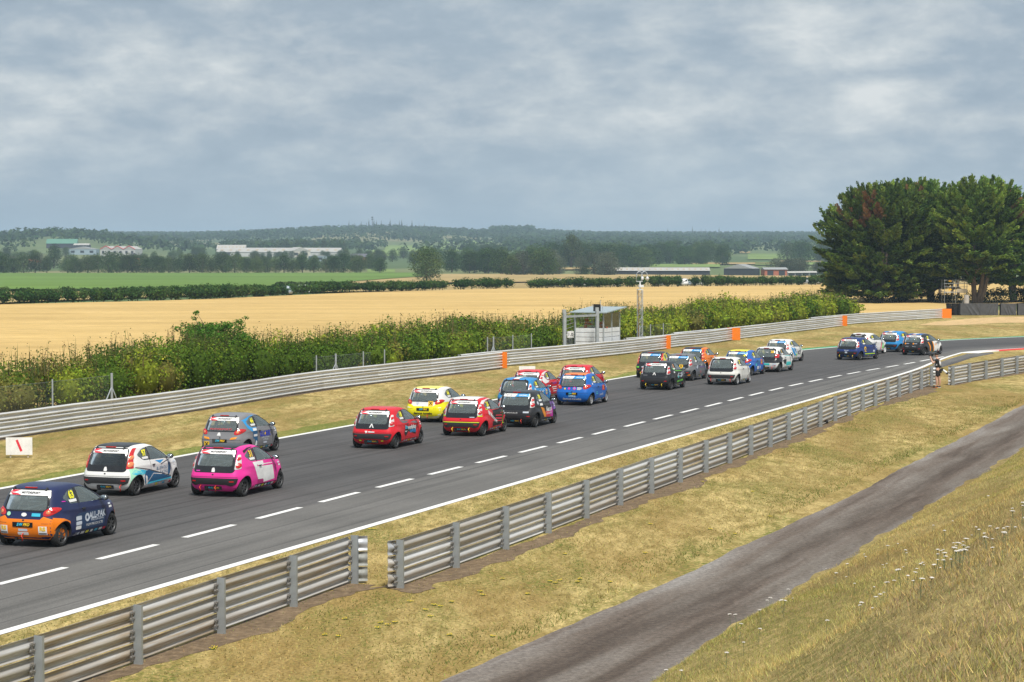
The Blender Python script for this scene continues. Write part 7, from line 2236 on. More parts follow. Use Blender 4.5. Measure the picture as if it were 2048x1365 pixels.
# yarrow on the bank
plain('yarrow_white', (0.72, 0.68, 0.64), 0.8, var=0.15); plain('yarrow_green', (0.10, 0.14, 0.07), 0.8, var=0.25); plain('ragwort_yellow', (0.80, 0.60, 0.03), 0.7)
def umbel(seed, col_m, h=0.32, rad_=0.045):
    r_ = np.random.default_rng(seed)
    mb_ = MB()
    mb_.tube([(0, 0, -0.02), (0.01, 0.005, h * 0.6), (0, 0, h)], [0.005, 0.004, 0.003], 4)
    for j in range(5):
        a = j * 1.257 + r_.uniform(-0.3, 0.3); rr_ = rad_ * 0.6
        mb_.tube([(0, 0, h - 0.03), (rr_ * math.cos(a), rr_ * math.sin(a), h + 0.012)], 0.002, 3)
    stem = mb_.mesh('stem', [MAT['yarrow_green']])
    mb_ = MB()
    for j in range(13):
        a = j * 2.4; rr_ = rad_ * math.sqrt(j / 13)
        mb_.add(*ellipsoid((rr_ * math.cos(a), rr_ * math.sin(a), h + 0.016 - 0.010 * (rr_ / rad_) ** 2), (0.013, 0.013, 0.007), 6, 3))
    head = mb_.mesh('flower_head', [col_m], True)
    mb_ = MB()
    for j in range(9):
        z = h * (0.1 + 0.08 * j); a = j * 2.0
        mb_.add([(0, 0, z), (0.05 * math.cos(a) - 0.008 * math.sin(a), 0.05 * math.sin(a) + 0.008 * math.cos(a), z + 0.02), (0.08 * math.cos(a), 0.08 * math.sin(a), z + 0.012), (0.05 * math.cos(a) + 0.008 * math.sin(a), 0.05 * math.sin(a) - 0.008 * math.cos(a), z + 0.02)], [(0, 1, 2, 3)])
    leaf_ = mb_.mesh('leaves', [MAT['yarrow_green']])
    return stem, head, leaf_
YA = [umbel(300 + i, MAT['yarrow_white'], 0.24 + 0.06 * i, 0.034 + 0.005 * i) for i in range(4)]
yr = random.Random(14)
def yarrow(s, t, sc=1.0):
    st, hd, lf = YA[yr.randrange(4)]
    x_ = TOE[0] + TR[0] * s + TN[0] * t; y_ = TOE[1] + TR[1] * s + TN[1] * t
    root = empty('yarrow_plant', (x_, y_, float(bank_z(np.array(s), np.array(t)))), yr.uniform(0, 6.28))
    root.rotation_euler = (yr.uniform(-0.15, 0.15), yr.uniform(-0.15, 0.15), yr.uniform(0, 6.28))
    root.scale = (sc, sc, sc)
    put('stem', st, root); put('flower_head', hd, root); lv = put('leaves', lf, root); lv['kind'] = 'stuff'
    tag(root, 'white flat-topped yarrow flower standing in the bank grass', 'flower', 'yarrow on the bank')
spots = []
for cs, ct, cn, cr in [(-9.5, 6.8, 34, 1.5), (-6.0, 5.6, 22, 1.3), (-13.0, 7.6, 22, 1.2), (0.5, 3.9, 20, 2.2), (-2.5, 2.4, 16, 1.6), (8, 2.0, 18, 2.5), (-8.5, 1.4, 14, 1.0), (16, 1.2, 14, 3.0), (-11.5, 4.2, 18, 1.8), (3, 6.0, 16, 2.5), (24, 1.8, 10, 3)]:
    for _ in range(cn):
        spots.append((cs + yr.gauss(0, cr), max(0.2, ct + yr.gauss(0, cr * 0.42))))
for s, t in spots[:120]:
    yarrow(s, t, yr.uniform(0.38, 0.7))
# small yellow ragworts dotted over the verge, one cluster each
m_ = MB()
for j in range(7):
    a = j * 2.4; rr_ = 0.03 + 0.012 * j
    m_.add(*ellipsoid((rr_ * math.cos(a), rr_ * math.sin(a), 0.05 + 0.01 * (j % 3)), (0.022, 0.022, 0.010), 6, 3))
RAG_H = m_.mesh('flower_head', [MAT['ragwort_yellow']], True)
m_ = MB()
for j in range(6):
    a = j * 1.05
    m_.add([(0, 0, 0), (0.06 * math.cos(a) - 0.02 * math.sin(a), 0.06 * math.sin(a) + 0.02 * math.cos(a), 0.03), (0.11 * math.cos(a), 0.11 * math.sin(a), 0.02), (0.06 * math.cos(a) + 0.02 * math.sin(a), 0.06 * math.sin(a) - 0.02 * math.cos(a), 0.03)], [(0, 1, 2, 3)])
RAG_L = m_.mesh('leaves', [plain('weed_green', (0.10, 0.17, 0.03), 0.85, var=0.25)])
for (px, py) in [(960, 1185), (965, 1192), (868, 1212), (880, 1215), (850, 1222), (903, 1206), (762, 1248), (775, 1252), (790, 1247), (755, 1258), (650, 1272), (676, 1275), (1005, 1160), (1055, 1190), (1130, 1110), (1160, 1160), (1290, 1108), (1220, 1166), (985, 1275), (900, 1272), (740, 1060), (748, 1060), (1405, 965), (1280, 968), (1100, 1165), (1120, 1163), (820, 1205), (690, 1240), (1540, 1035), (1420, 1060), (1470, 1070), (1300, 1050), (1505, 985), (430, 1297), (425, 1300), (860, 1235), (1155, 1166), (1110, 1168)]:
    p = G(px, py)
    root = empty('ragwort', (p[0], p[1], 0), yr.uniform(0, 6))
    root.scale = (0.6, 0.6, 0.6)
    put('flower_head', RAG_H, root); put('leaves', RAG_L, root)
    tag(root, 'tiny yellow ragwort in the mown grass beside the service road', 'flower', 'ragworts in the verge')
# ================================================================== chain-link fence
plain('fence_post_paint', (0.40, 0.43, 0.45), 0.5, 0.3); plain('fence_wire', (0.22, 0.25, 0.25), 0.6, 0.4)
def chain_fence(P0, P1, h, label, posts, braced, pitch=0.075):
    P0, P1 = Vector((*P0, 0)), Vector((*P1, 0))
    L = (P1 - P0).length; a = math.atan2((P1 - P0).y, (P1 - P0).x)
    root = empty('chain_link_fence', P0, a)
    tag(root, label, 'fence')
    for s in posts:
        mb_ = MB(); mb_.tube([(s, 0, 0), (s, 0, h + 0.1)], 0.055 if s in braced else 0.035, 8); mb_.build('post', MAT['fence_post_paint'], root, smooth=True, angle=40)
        if s in braced:
            for sg in (-1, 1):
                mb_ = MB(); mb_.tube([(s, 0, h * 0.72), (s + sg * 1.0, 0.05, 0.0)], 0.028, 6); mb_.build('brace', MAT['fence_post_paint'], root, smooth=True)
    V, Fs = [], []
    n = int((L + h) / pitch)
    for k in range(n):
        for sg in (1, -1):
            x0 = k * pitch - (h if sg > 0 else 0); 
            xa, za, xb, zb_ = (x0, 0, x0 + h, h) if sg > 0 else (k * pitch, 0, k * pitch - h, h)
            # clip to 0..L
            if xa > xb: xa, za, xb, zb_ = xb, zb_, xa, za
            if xb <= 0 or xa >= L: continue
            sl = (zb_ - za) / (xb - xa)
            if xa < 0: za += sl * (0 - xa); xa = 0
            if xb > L: zb_ += sl * (L - xb); xb = L
            w = 0.0026
            b = len(V)
            yy = 0.003 * sg
            V += [(xa, yy, za - w), (xb, yy, zb_ - w), (xb, yy, zb_ + w), (xa, yy, za + w)]
            Fs.append((b, b + 1, b + 2, b + 3))
    o = put('wire_mesh', mesh_np('wire_mesh', V, Fs, [MAT['fence_wire']]), root)
    o['kind'] = 'stuff'
    mb_ = MB()
    mb_.tube([(0, 0, h), (L, 0, h)], 0.006, 4); mb_.build('line_wire', MAT['fence_wire'], root)
FB = lambda px, py, off=2.1: G(px, py) + Nn * off
chain_fence(FB(0, 880) - Dn * 4, FB(305, 835.5), 1.75, 'chain-link fence with a braced post in front of the dry brambles', [0.2, 6.2, 11.2, 16.0], [16.0])
chain_fence(FB(700, 774), FB(812, 761), 1.5, 'short chain-link fence with a braced post half swallowed by the hedge', [0.3, 2.4, 5.5, 8.0], [2.4])
chain_fence(FB(1035, 734.5), FB(1122, 724), 1.7, 'chain-link fence running up to the marshal hut', [0.3, 1.2, 4.2, 7.2], [1.2])
chain_fence(FB(1330, 699), FB(1395, 690.5), 1.6, 'chain-link fence beside the camera mast under the bright hedge', [0.5, 3.0, 6.0], [])

# ================================================================== people
plain('skin', (0.56, 0.33, 0.24), 0.6, var=0.06); plain('cloth_black', (0.018, 0.018, 0.020), 0.9, var=0.3, vscale=20); plain('cloth_white', (0.66, 0.66, 0.68), 0.85, var=0.12, vscale=14)
plain('cloth_grey', (0.12, 0.115, 0.12), 0.9); plain('cloth_orange', (0.86, 0.13, 0.02), 0.8, var=0.12, vscale=10); plain('reflective_tape', (0.62, 0.60, 0.55), 0.4); plain('cloth_red', (0.6, 0.04, 0.05), 0.85)
plain('hair_brown', (0.07, 0.045, 0.03), 0.9); plain('shoe_orange', (0.8, 0.25, 0.03), 0.6); plain('lens_white', (0.70, 0.70, 0.68), 0.4); plain('camera_black', (0.015, 0.015, 0.016), 0.45)
def head_mesh(name, c, face_dir, r=0.105):
    """head with nose, ears, eye sockets and mouth; face_dir in the xy plane"""
    f = Vector(face_dir).normalized(); s = Vector((-f.y, f.x, 0))
    mb_ = MB()
    V, Fs = ellipsoid((0, 0, 0), (1, 1, 1), 16, 12)
    P = []
    for v in V:
        x, y, z = v
        k = 1 - 0.22 * max(0, -z) ** 1.5                      # narrowing to the chin
        bx = 0.095 * x * k + (0.008 if (x > 0.8 and abs(y) < 0.3 and z < 0.1) else 0)
        if x > 0.7 and abs(abs(y) - 0.35) < 0.18 and abs(z - 0.05) < 0.15: bx -= 0.008      # eyes
        P.append(Vector(c) + f * bx + s * (0.078 * y * k) + Vector((0, 0, 0.118 * z)))
    mb_.add(P, Fs)
    n0 = Vector(c) + f * 0.095
    mb_.add([n0 + s * 0.014 + Vector((0, 0, -0.03)), n0 - s * 0.014 + Vector((0, 0, -0.03)), n0 + f * 0.022 + Vector((0, 0, -0.028)), n0 + Vector((0, 0, 0.022))], [(0, 2, 3), (2, 1, 3), (0, 1, 2)])
    for sg in (-1, 1):
        e = Vector(c) + s * (0.078 * sg)
        V2, F2 = ellipsoid(tuple(e), (0.018, 0.012, 0.03), 8, 6)
        mb_.add(V2, F2)
    mb_.box(Vector(c) + f * 0.088 + Vector((0, 0, -0.058)), (0.012, 0.04, 0.008), math.atan2(f.y, f.x))
    return mb_.mesh(name, [MAT['skin']], True)
def hand_chain(j, b, key, wrist, tipdir, side):
    """palm and five fingers as skin chains curling forward"""
    w = Vector(wrist); t = Vector(tipdir).normalized(); s = Vector(side).normalized(); n = t.cross(s).normalized()
    j[key + 'palm'] = (tuple(w + t * 0.05), (0.03, 0.016))
    for i, (off, ln) in enumerate(((-0.024, 0.06), (-0.008, 0.075), (0.008, 0.07), (0.024, 0.055))):
        p0 = w + t * 0.085 + s * off
        p1 = p0 + t * ln * 0.55 + n * 0.012
        p2 = p1 + t * ln * 0.25 + n * 0.03
        j[key + 'f%da' % i] = (tuple(p0), 0.010); j[key + 'f%db' % i] = (tuple(p1), 0.009); j[key + 'f%dc' % i] = (tuple(p2), 0.008)
        b += [(key + 'palm', key + 'f%da' % i), (key + 'f%da' % i, key + 'f%db' % i), (key + 'f%db' % i, key + 'f%dc' % i)]
    p0 = w + t * 0.04 + s * 0.035
    j[key + 'ta'] = (tuple(p0), 0.011); j[key + 'tb'] = (tuple(p0 + t * 0.04 + s * 0.012 + n * 0.02), 0.009)
    b += [(key + 'palm', key + 'ta'), (key + 'ta', key + 'tb')]
# --- photographer at the gap: facing left along the barrier (-x), camera raised to the eye
ph = ground_at(1876, 776)
PF = Vector((-0.93, 0.37, 0)); PS = Vector((-PF.y, PF.x, 0))        # facing, and his left
L3 = lambda f, s, z: tuple(PF * f + PS * s + Vector((0, 0, z)))
bj = {'pelvis': (L3(0, 0, 0.97), (0.155, 0.12)), 'waist': (L3(0.01, 0, 1.13), (0.135, 0.105)), 'chest': (L3(0.03, 0, 1.36), (0.165, 0.12)), 'neck': (L3(0.05, 0, 1.54), 0.058), 'headb': (L3(0.08, 0, 1.62), 0.06)}
bb = [('pelvis', 'waist'), ('waist', 'chest'), ('chest', 'neck'), ('neck', 'headb')]
for sg, kx in ((1, 'L'), (-1, 'R')):
    bj['sh' + kx] = (L3(0.03, sg * 0.19, 1.46), 0.066); bj['el' + kx] = (L3(0.22, sg * 0.27, 1.27 if sg > 0 else 1.33), 0.047); bj['wr' + kx] = (L3(0.36, sg * 0.10, 1.53), 0.034)
    bb += [('chest', 'sh' + kx), ('sh' + kx, 'el' + kx), ('el' + kx, 'wr' + kx)]
    hand_chain(bj, bb, 'h' + kx, L3(0.36, sg * 0.10, 1.53), PF * 0.3 + PS * (-0.6 * sg) + Vector((0, 0, 0.6)), PF)
    bb.append(('wr' + kx, 'h' + kx + 'palm'))
    st = 0.05 * sg
    bj['hip' + kx] = (L3(0, sg * 0.10, 0.88), 0.105); bj['kn' + kx] = (L3(0.02 + st, sg * 0.12, 0.50), 0.072); bj['ca' + kx] = (L3(-0.02 + st, sg * 0.125, 0.36), 0.075); bj['an' + kx] = (L3(st, sg * 0.13, 0.10), 0.048); bj['to' + kx] = (L3(0.16 + st, sg * 0.14, 0.045), 0.038)
    bb += [('pelvis', 'hip' + kx), ('hip' + kx, 'kn' + kx), ('kn' + kx, 'ca' + kx), ('ca' + kx, 'an' + kx), ('an' + kx, 'to' + kx)]
PH = put('person', skin_figure('person', bj, bb, [MAT['skin']], 1), None, ph)
tag(PH, 'photographer in black shorts and white bib raising a camera at the barrier gap', 'person')
put('head', head_mesh('head', L3(0.09, 0, 1.70), PF), PH)
sj = {'a': (L3(0.0, 0, 0.98), (0.20, 0.18)), 'b': (L3(0.01, 0, 1.15), (0.19, 0.17)), 'c': (L3(0.03, 0, 1.36), (0.20, 0.17)), 'n': (L3(0.04, 0, 1.49), 0.085), 'sl': (L3(0.03, 0.20, 1.46), 0.080), 'el': (L3(0.13, 0.245, 1.36), 0.066), 'sr': (L3(0.03, -0.20, 1.46), 0.080), 'er': (L3(0.13, -0.245, 1.395), 0.066)}
put('shirt', skin_figure('shirt', sj, [('a', 'b'), ('b', 'c'), ('c', 'n'), ('c', 'sl'), ('sl', 'el'), ('c', 'sr'), ('sr', 'er')], [MAT['cloth_black']], 1), PH)
vj = {'a': (L3(0.015, 0, 1.06), (0.215, 0.195)), 'b': (L3(0.03, 0, 1.26), (0.225, 0.205)), 'c': (L3(0.035, 0, 1.44), (0.20, 0.18))}
put('bib', skin_figure('bib', vj, [('a', 'b'), ('b', 'c')], [MAT['cloth_white']], 1), PH)
hj = {'a': (L3(0, 0, 1.02), (0.17, 0.135)), 'b': (L3(0, 0, 0.90), (0.185, 0.14)), 'l': (L3(0.01, 0.11, 0.78), 0.11), 'l2': (L3(0.025, 0.12, 0.56), 0.098), 'r': (L3(0.0, -0.11, 0.78), 0.11), 'r2': (L3(-0.01, -0.12, 0.56), 0.098)}
put('shorts', skin_figure('shorts', hj, [('a', 'b'), ('b', 'l'), ('l', 'l2'), ('b', 'r'), ('r', 'r2')], [MAT['cloth_black']], 1), PH)
mb = MB(); mb.add(*ellipsoid(L3(0.08, 0, 1.765), (0.112, 0.112, 0.072), 14, 8)); mb.box(L3(0.20, 0, 1.745), (0.12, 0.15, 0.015), math.atan2(PF.y, PF.x)); mb.build('cap', MAT['cloth_black'], PH, smooth=True, angle=40)
for sg in (1, -1):
    st = 0.05 * sg
    mb = MB(); mb.add(*ellipsoid(L3(0.07 + st, sg * 0.135, 0.05), (0.14, 0.055, 0.055), 12, 7))
    o = mb.build('shoe', MAT['cloth_black'], PH, smooth=True)
    mb = MB(); mb.box(L3(0.07 + st, sg * 0.135, 0.012), (0.27, 0.095, 0.024), math.atan2(PF.y, PF.x)); mb.build('sole', MAT['shoe_orange'] if sg > 0 else MAT['cloth_white'], o)
mb = MB(); mb.box(L3(-0.08, -0.15, 0.88), (0.16, 0.10, 0.22), math.atan2(PF.y, PF.x)); mb.build('waist_pouch', MAT['cloth_grey'], PH)
mb = MB(); mb.box(L3(0.175, 0.02, 1.28), (0.012, 0.10, 0.05), math.atan2(PF.y, PF.x)); mb.build('bib_print', MAT['cloth_red'], PH)
cm = empty('camera', ph + PF * 0.30 + Vector((0, 0, 1.68)), math.atan2(PF.y, PF.x))
mb = MB(); mb.box((0.0, 0, 0), (0.08, 0.15, 0.11)); mb.box((0, 0, 0.07), (0.06, 0.07, 0.04)); mb.build('camera_body', MAT['camera_black'], cm)
mb = MB(); mb.lathe([(0.0, 0.04), (0.038, 0.04), (0.038, 0.10), (0.046, 0.12), (0.046, 0.2), (0.0, 0.2)], 12, 'y'); o = mb.build('lens', MAT['camera_black'], cm, (0, 0, 0), -math.pi / 2, smooth=True, angle=40)
tag(cm, 'black camera held up to the eye by the person at the barrier gap', 'camera')
c2 = empty('camera', ph + Vector((0.22, -0.12, 0.93)), R(-25))
mb = MB(); mb.box((-0.03, 0, 0.02), (0.12, 0.10, 0.13)); mb.build('camera_body', MAT['camera_black'], c2)
mb = MB(); mb.tube([(0.02, 0, 0.0), (0.22, -0.03, -0.14)], [0.05, 0.062], 12); mb.build('lens', MAT['lens_white'], c2, smooth=True, angle=50)
mb = MB(); mb.tube([(0.222, -0.03, -0.142), (0.27, -0.038, -0.175)], [0.066, 0.07], 12); mb.build('lens_hood', MAT['camera_black'], c2, smooth=True, angle=50)
mb = MB(); mb.tube([(-0.03, 0.0, 0.08), (-0.18, 0.05, 0.35), (-0.22, 0.11, 0.52)], 0.012, 5); mb.build('strap', MAT['cloth_black'], c2)
tag(c2, 'second camera with a white telephoto lens slung at a hip', 'camera')

# ================================================================== marshal hut
plain('corrugated_white', (0.70, 0.72, 0.74), 0.55, var=0.12, vscale=3); plain('hut_frame', (0.42, 0.45, 0.47), 0.5, 0.3); plain('roof_sheet', (0.36, 0.43, 0.46), 0.5, 0.2); plain('panel_black', (0.012, 0.012, 0.012), 0.6); plain('ply', (0.46, 0.40, 0.32), 0.8)
car_glass('scratched_glass', (0.32, 0.34, 0.30), (0.90, 0.92, 0.90), 0.07)
HD = Vector((math.sin(R(23.5)), math.cos(R(23.5)), 0)); HN = Vector((-HD.y, HD.x, 0))
d_c = 149.5
hc = Vector(((1207 - 1024) / F_PX * d_c, d_c, 0))          # near corner, on the track side
HUT = empty('marshal_hut', hc, math.atan2(HD.y, HD.x))     # local x along the track, y away from it
tag(HUT, 'white corrugated marshal hut with clear upper windows and a sloping roof behind the barrier', 'hut')
WL, WW, WH, WT = 3.1, 2.05, 1.88, 2.92
def corr(name, x0, y0, x1, y1, z0, z1):
    """corrugated sheet wall: horizontal planks, each its own piece"""
    n = 6
    for k_ in range(n):
        za, zb_ = z0 + (z1 - z0) * k_ / n, z0 + (z1 - z0) * (k_ + 1) / n
        mb_ = MB()
        Lx, Ly = x1 - x0, y1 - y0
        ln = math.hypot(Lx, Ly); a = math.atan2(Ly, Lx)
        mb_.box(((x0 + x1) / 2, (y0 + y1) / 2, (za + zb_) / 2), (ln, 0.035, zb_ - za - 0.03), a)
        mb_.build('cladding_plank', MAT['corrugated_white'], HUT)
corr('front', 0, 0, WL, 0, 0, WH); corr('end', 0, 0.02, 0, WW, 0, WH)
mb = MB(); mb.box((WL / 2, WW, WH / 2), (WL, 0.03, WH)); mb.box((WL, WW / 2, WH / 2), (0.03, WW, WH)); mb.build('rear_wall', MAT['corrugated_white'], HUT)
mb = MB(); mb.box((WL / 2, WW / 2, 0.95), (WL - 0.1, WW - 0.1, 0.06)); mb.build('floor_deck', MAT['ply'], HUT)
for (x_, y_) in ((0, 0), (WL, 0), (0, WW), (WL, WW), (WL * 0.5, 0)):
    mb = MB(); mb.box((x_, y_, WT / 2), (0.08, 0.08, WT)); mb.build('corner_post', MAT['hut_frame'], HUT)
for nm, c_, s_ in (('window_pane', (WL * 0.25, -0.01, (WH + WT) / 2), (WL * 0.5 - 0.1, 0.01, WT - WH - 0.06)), ('window_pane', (WL * 0.75, -0.01, (WH + WT) / 2), (WL * 0.5 - 0.1, 0.01, WT - WH - 0.06)), ('window_pane', (-0.01, WW / 2, (WH + WT) / 2), (0.01, WW - 0.1, WT - WH - 0.06))):
    mb = MB(); mb.box(c_, s_); mb.build(nm, MAT['scratched_glass'], HUT)
mb = MB(); mb.box((WL - 0.35, 0.05, 2.45), (0.5, 0.02, 0.9)); mb.build('notice_board', MAT['ply'], HUT)
mb = MB(); mb.prism([(-0.35, WT - 0.02), (WL + 0.5, WT + 0.28), (WL + 0.5, WT + 0.34), (-0.35, WT + 0.05)], -0.35, WW + 0.3, 0, 'y'); mb.build('roof', MAT['roof_sheet'], HUT)
mb = MB(); mb.box((0.2, 0.55, WT + 0.30), (0.05, 0.52, 0.56)); o = mb.build('signal_panel', MAT['panel_black'], HUT)
mb = MB(); mb.tube([(0.2, 0.95, WT + 0.5), (0.2, 0.2, WT + 0.5), (0.2, 0.14, WT + 0.44), (0.2, 0.14, WT - 0.1)], 0.025, 6); mb.tube([(0.2, 0.30, WT + 0.5), (0.2, 0.30, WT + 0.85)], 0.02, 6); mb.build('panel_bracket', MAT['hut_frame'], HUT)
# debris-fence frame standing in front of it
fr = empty('debris_frame', (0, 0, 0))
tag(fr, 'grey steel post frame with cables and a number plate in front of the marshal hut', 'frame')
pA = Vector(((1129 - 1024) / F_PX * 145.2, 145.2, 0)); pB = Vector(((1194.5 - 1024) / F_PX * 148.6, 148.6, 0)); pC = Vector(((1150 - 1024) / F_PX * 152, 152, 0))
for p, hgt_ in ((pA, 3.05), (pB, 3.10), (pC, 2.8)):
    mb = MB(); mb.box((p.x, p.y, hgt_ / 2), (0.20, 0.20, hgt_) if p is not pC else (0.10, 0.10, hgt_), R(20)); mb.box((p.x - 0.02, p.y, hgt_ + 0.09), (0.22, 0.16, 0.24), R(20)) if p is not pC else None
    mb.build('post', MAT['fence_post_paint'], fr)
mb = MB(); dv = pB - pA; mb.box(((pA.x + pB.x) / 2, (pA.y + pB.y) / 2, 2.78), (dv.length, 0.12, 0.14), math.atan2(dv.y, dv.x)); mb.build('beam', MAT['fence_post_paint'], fr)
for z in (1.2, 1.45, 1.7, 1.95, 2.2, 2.45, 2.95):
    mb = MB(); mb.tube([(pA.x, pA.y, z), (pC.x, pC.y, z)], 0.012, 4); mb.build('cable', MAT['hut_frame'], fr)
V, Fs = [], []
for k_ in range(60):
    for sg in (1, -1):
        t0, t1 = k_ / 45.0 - (0.25 if sg > 0 else 0), k_ / 45.0 + (0 if sg > 0 else -0.25)
        t0, t1 = max(0, min(1, t0)), max(0, min(1, t1))
        a_, b_ = pA.lerp(pC, t0), pA.lerp(pC, t1)
        i_ = len(V); V += [(a_.x, a_.y, 0.55), (b_.x, b_.y, 1.15), (b_.x, b_.y, 1.165), (a_.x, a_.y, 0.565)]; Fs.append((i_, i_ + 1, i_ + 2, i_ + 3))
o = put('wire_mesh', mesh_np('wire_mesh', V, Fs, [MAT['fence_wire']]), fr); o['kind'] = 'stuff'
sg_ = Vector(((1141 - 1024) / F_PX * 147.5, 147.5, 0))
sgn = empty('post_number_sign', sg_, R(8))
mb = MB(); mb.box((0, 0, 1.52), (0.44, 0.015, 0.44)); mb.box((-0.28, 0.02, 1.52), (0.2, 0.02, 0.04)); mb.build('sign_face', MAT['vinyl_white'], sgn)
def flat_text(body, size, loc, rot, mat, parent, name='lettering', bold=0.0):
    Vt, Ft = text_poly(body, size, 0, bold)
    V3 = np.stack([Vt[:, 0], np.zeros(len(Vt)), Vt[:, 1]], -1)
    o_ = put(name, mesh_np(name, V3, Ft, []), parent, loc, rot, mat=mat)
    return o_
flat_text('1.0', 0.30, (0, -0.012, 1.52), 0, MAT['vinyl_black'], sgn, bold=0.006)
tag(sgn, 'small white sign reading 1.0 hung on the steel frame', 'sign')
# marshals behind the glass
def marshal(loc, rz, label, bend=0.0, seat=False):
    z0 = 0.0
    j = {'pelvis': ((0, 0, 0.95), (0.15, 0.12)), 'waist': ((0.02 + bend * 0.2, 0, 1.12), (0.14, 0.11)), 'chest': ((0.04 + bend, 0, 1.36), (0.175, 0.13)), 'neck': ((0.05 + bend * 1.25, 0, 1.53), 0.06), 'hd': ((0.06 + bend * 1.3, 0, 1.60), 0.06)}
    b = [('pelvis', 'waist'), ('waist', 'chest'), ('chest', 'neck'), ('neck', 'hd')]
    for s_, k_ in ((1, 'l'), (-1, 'r')):
        j['s' + k_] = ((0.04 + bend, s_ * 0.2, 1.46), 0.07); j['e' + k_] = ((0.12 + bend, s_ * 0.27, 1.20), 0.055); j['w' + k_] = ((0.34 + bend, s_ * 0.16, 1.12), 0.042)
        b += [('chest', 's' + k_), ('s' + k_, 'e' + k_), ('e' + k_, 'w' + k_)]
        hand_chain(j, b, 'h' + k_, (0.34 + bend, s_ * 0.16, 1.12), (1, -0.1 * s_, 0), (0, 0, 1)); b.append(('w' + k_, 'h' + k_ + 'palm'))
        j['i' + k_] = ((0, s_ * 0.10, 0.86), 0.095); j['k' + k_] = ((0.03, s_ * 0.12, 0.5), 0.075); j['a' + k_] = ((0, s_ * 0.12, 0.1), 0.055); j['t' + k_] = ((0.16, s_ * 0.13, 0.05), 0.045)
        b += [('pelvis', 'i' + k_), ('i' + k_, 'k' + k_), ('k' + k_, 'a' + k_), ('a' + k_, 't' + k_)]
    o_ = put('person', skin_figure('person', j, b, [MAT['cloth_orange']], 1), None, loc, rz)
    put('head', head_mesh('head', (0.09 + bend * 1.3, 0, 1.68), (1, 0, 0)), o_)
    mb_ = MB(); mb_.add(*ellipsoid((0.075 + bend * 1.3, 0, 1.735), (0.112, 0.09, 0.085), 12, 7)); mb_.build('hair', MAT['hair_brown'], o_, smooth=True)
    for z, t in ((1.10, 0.02 + bend * 0.2), (1.30, 0.04 + bend * 0.8)):
        mb_ = MB(); mb_.lathe([(0.172, -0.025), (0.178, 0.0), (0.172, 0.025)], 16, 'z', (t, 0, z)); mb_.build('reflective_band', MAT['reflective_tape'], o_, smooth=True)
    tag(o_, label, 'person')
HM = HUT.matrix_basis.copy()
def hut_pt(x, y, z):
    a = math.atan2(HD.y, HD.x)
    return Vector((hc.x + x * math.cos(a) - y * math.sin(a), hc.y + x * math.sin(a) + y * math.cos(a), z))
marshal(hut_pt(0.35, 1.45, 0.98), R(-20), 'marshal in orange overalls standing at the hut window facing the track', 0.06)
marshal(hut_pt(0.75, 0.45, 0.78), R(-60), 'marshal in orange overalls stooping at the track-side pane of the hut', 0.12)

# ================================================================== camera mast
d_m = 157.0
mp = Vector(((1280 - 1024) / F_PX * d_m, d_m, 0))
MST = empty('camera_mast', mp, R(18))
tag(MST, 'lattice mast with two hooked dome cameras beside the marshal hut', 'mast')
plain('mast_steel', (0.50, 0.53, 0.56), 0.45, 0.4, var=0.2); plain('dome_white', (0.75, 0.75, 0.76), 0.35); plain('rusty_steel', (0.26, 0.16, 0.09), 0.8)
for i_, (x_, y_) in enumerate(((-.15, -.15), (.15, -.15), (.15, .15), (-.15, .15))):
    mb = MB(); mb.tube([(x_, y_, 0), (x_, y_, 4.35)], 0.028, 6); mb.build('leg', MAT['rusty_steel'] if i_ == 0 else MAT['mast_steel'], MST)
mb = MB()
cn = [(-.15, -.15), (.15, -.15), (.15, .15), (-.15, .15)]
for f_ in range(4):
    a_, b_ = cn[f_], cn[(f_ + 1) % 4]
    for k_ in range(11):
        z = 0.9 + k_ * 0.31
        p, q = (a_, b_) if k_ % 2 == 0 else (b_, a_)
        mb.tube([(p[0], p[1], z), (q[0], q[1], z + 0.31)], 0.012, 4, cap=False)
mb.build('lattice_bracing', MAT['mast_steel'], MST)['kind'] = 'stuff'
mb = MB(); mb.box((0, 0, 0.45), (0.36, 0.36, 0.9)); mb.build('base_box', MAT['mast_steel'], MST)
mb = MB(); mb.box((0, 0, 4.37), (0.36, 0.36, 0.05)); mb.tube([(0, 0, 4.37), (0, 0, 4.95)], 0.05, 6); mb.box((0.05, -0.05, 4.62), (0.34, 0.24, 0.16)); mb.build('camera_housing', MAT['dome_white'], MST)
def hook(x0, x1, z0, z1, zt):
    return [(x0, 0, z0)] + [((x0 + x1) / 2 + (x0 - x1) / 2 * math.cos(a), 0, z1 + (zt - z1) * math.sin(a)) for a in np.linspace(0.05, math.pi - 0.05, 9)] + [(x1, 0, z1 - 0.04)]
for (x0, x1) in ((-0.28, 0.18), (0.10, 0.56)):
    mb = MB(); mb.tube(hook(x0, x1, 4.95, 5.35, 5.66), 0.028, 6); mb.build('swan_neck', MAT['mast_steel'], MST, smooth=True)
    mb = MB(); mb.lathe([(0.02, 0.14), (0.07, 0.12), (0.10, 0.02), (0.10, -0.02), (0.075, -0.10), (0.0, -0.13)], 12, 'z', (x1, 0, 5.16)); mb.build('dome_camera', MAT['dome_white'], MST, smooth=True)
mb = MB(); mb.box((-0.05, 0, 4.95), (0.50, 0.06, 0.06)); mb.build('cross_arm', MAT['mast_steel'], MST)

